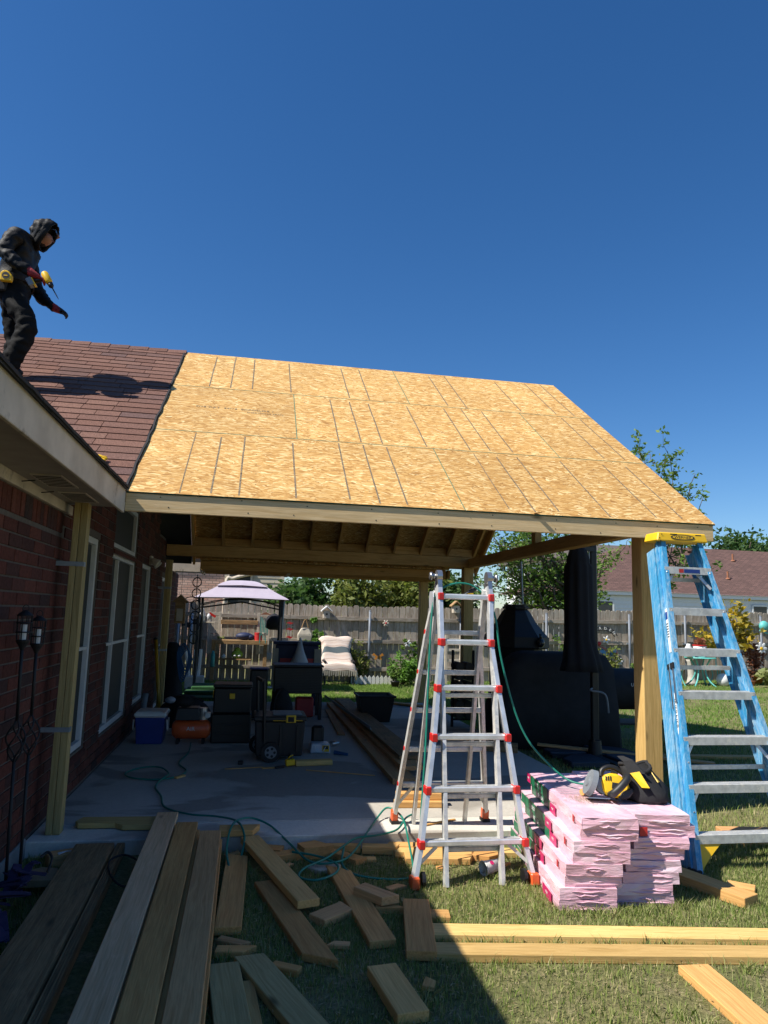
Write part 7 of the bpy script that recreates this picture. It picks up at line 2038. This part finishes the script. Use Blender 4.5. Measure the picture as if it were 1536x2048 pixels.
# =================================================================== grass
def blades(n, sampler, h, w_, mat, name, lab, bend=.6):
    p = sampler(n); n = len(p)
    a = rng.uniform(0, 2*np.pi, n); ln = rng.uniform(0, 2*np.pi, n)
    hh = h*rng.uniform(.45, 1.35, n); ww = w_*rng.uniform(.6, 1.3, n)
    side = np.stack([np.cos(a), np.sin(a), np.zeros(n)], 1)*ww[:,None]
    lean = np.stack([np.cos(ln), np.sin(ln), np.zeros(n)], 1)*(hh*bend*rng.random(n))[:,None]
    up = np.zeros((n,3)); up[:,2] = hh
    q = np.stack([p-side, p+side, p+side*.6+up*.55+lean*.35, p+up*.92+lean, p-side*.6+up*.55+lean*.35], 1)
    o = obj(name, quads_mesh(name, q, mat), None)
    return stuff(tag(o, lab, None))
GZ = gz
def clear(x, y, m=.0):
    k = np.ones(len(x), bool)
    for (a0, b0, a1, b1, w_) in FOOT:
        dx, dy = a1-a0, b1-b0; L_ = math.hypot(dx, dy); dx /= L_; dy /= L_
        u = (x-a0)*dx+(y-b0)*dy; v = -(x-a0)*dy+(y-b0)*dx
        k &= ~((u > -m) & (u < L_+m) & (np.abs(v) < w_/2+m))
    return k
def rect(x0, x1, y0, y1, holes=()):
    def f(n):
        x = rng.uniform(x0, x1, n); y = rng.uniform(y0, y1, n)
        k = np.ones(n, bool)
        for (a, b, c, d) in holes: k &= ~((x > a) & (x < b) & (y > c) & (y < d))
        # patchy growth
        pat = 1.3*np.sin(x*1.1+2.0*np.sin(y*.8+.5))*np.sin(y*1.4+x*.6)+np.sin(x*2.3+1.1*np.sin(y*1.7))+np.sin(y*3.1+x*.9)+np.sin(x*7.1-y*5.3)*.5
        k &= rng.random(n) < np.clip(.68+.26*pat, .12, 1)
        k &= clear(x, y)
        x, y = x[k], y[k]
        return np.stack([x, y, GZ(x, y)-.002], 1)
    return f
slab_h = (-1.5, 3.16, 5.19, 12.72)
lumber = (-1.02, -.09, 1.8, 5.2)
blades(190000, rect(-1.3, 3.9, 2.5, 5.2, [lumber]), .036, .0021, M['grass'], 'lawn_grass_near', 'short patchy green and straw grass in the foreground')
blades(60000, rect(3.16, 8.5, 5.0, 10.0), .045, .0035, M['grass'], 'lawn_grass_right', 'lawn grass to the right of the slab')
blades(9000, rect(2.2, 3.9, 4.9, 5.2), .05, .003, M['grass'], 'lawn_grass_edge', 'grass at the slab edge')
blades(80000, rect(3.16, 15, 10, 17.5), .05, .007, M['lawn'], 'lawn_grass_back_right', 'bright lawn in front of the fence at right')
blades(50000, rect(-1.6, 3.3, 12.7, 17.5, [(-1.2,1.3,15.74,16.02)]), .05, .006, M['lawn'], 'lawn_grass_back_left', 'bright lawn behind the slab')
# taller weed tufts
def tufts(pts, n, h, w_, name, lab):
    C_ = np.array(pts)
    def f(m):
        i = rng.integers(0, len(C_), m); d = rng.normal(0, .022, (m,2))
        x = C_[i,0]+d[:,0]; y = C_[i,1]+d[:,1]
        k = clear(x, y, .004); x, y = x[k], y[k]
        return np.stack([x, y, GZ(x, y)], 1)
    blades(n, f, h, w_, M['grass'], name, lab, 1.0)
tp = [(random.uniform(1.0,3.4), random.choice((3.46,3.68,3.90))+random.uniform(-.05,.05)-.13*(0)) for _ in range(60)]
tp = [(x, y-.14*(x-1.0)) for x, y in tp]
tp += [(random.uniform(-.05,3.2), random.uniform(2.6,5.1)) for _ in range(70)]
tp += [(random.uniform(1.75,2.6), 3.98+random.uniform(-.08,.02)) for _ in range(24)]
tufts(tp, 4200, .055, .0022, 'weed_tufts', 'taller weed tufts along the boards and insulation')

# straw, leaf litter and sawdust lying in the grass
def flakes(n, x0, x1, y0, y1, z, size, mat, name, lab, gauss=None):
    if gauss: x = rng.normal(gauss[0], gauss[2], n); y = rng.normal(gauss[1], gauss[3], n)
    else:
        x = rng.uniform(x0, x1, n); y = rng.uniform(y0, y1, n)
    k = clear(x, y) if z < .4 else np.ones(n, bool); x, y = x[k], y[k]; n = len(x)
    p = np.stack([x, y, np.full(n, z)+rng.uniform(0, .02 if z < .4 else .001, n)], 1)
    a = rng.uniform(0, 2*np.pi, n); d = np.stack([np.cos(a), np.sin(a), rng.normal(0,.15 if z < .4 else .02,n)], 1); e = np.stack([-np.sin(a), np.cos(a), np.zeros(n)], 1)
    s_ = size*rng.uniform(.4,1.4,n)[:,None]
    o = obj(name, quads_mesh(name, np.stack([p-d*s_, p+e*s_*.18, p+d*s_, p-e*s_*.18], 1), mat), None)
    return stuff(tag(o, lab, None))
M['straw'] = leafy('dry_straw', [(.40,.32,.17), (.28,.21,.11), (.48,.40,.23), (.20,.14,.07)], .1)
flakes(7000, -.1, 3.6, 2.5, 5.15, .008, .012, M['straw'], 'straw_litter', 'dry straw and leaf bits in the foreground grass')
flakes(900, 0, 0, 0, 0, .004, .012, M['straw'], 'sawdust_on_grass', 'sawdust in the grass by the slab edge', (1.1, 4.75, .4, .2))
flakes(700, 0, 0, 0, 0, LAYH*8+.0085, .007, M['straw'], 'sawdust_on_wrap', 'pale sawdust on the insulation beside the saw', (2.12, 4.42, .05, .07))
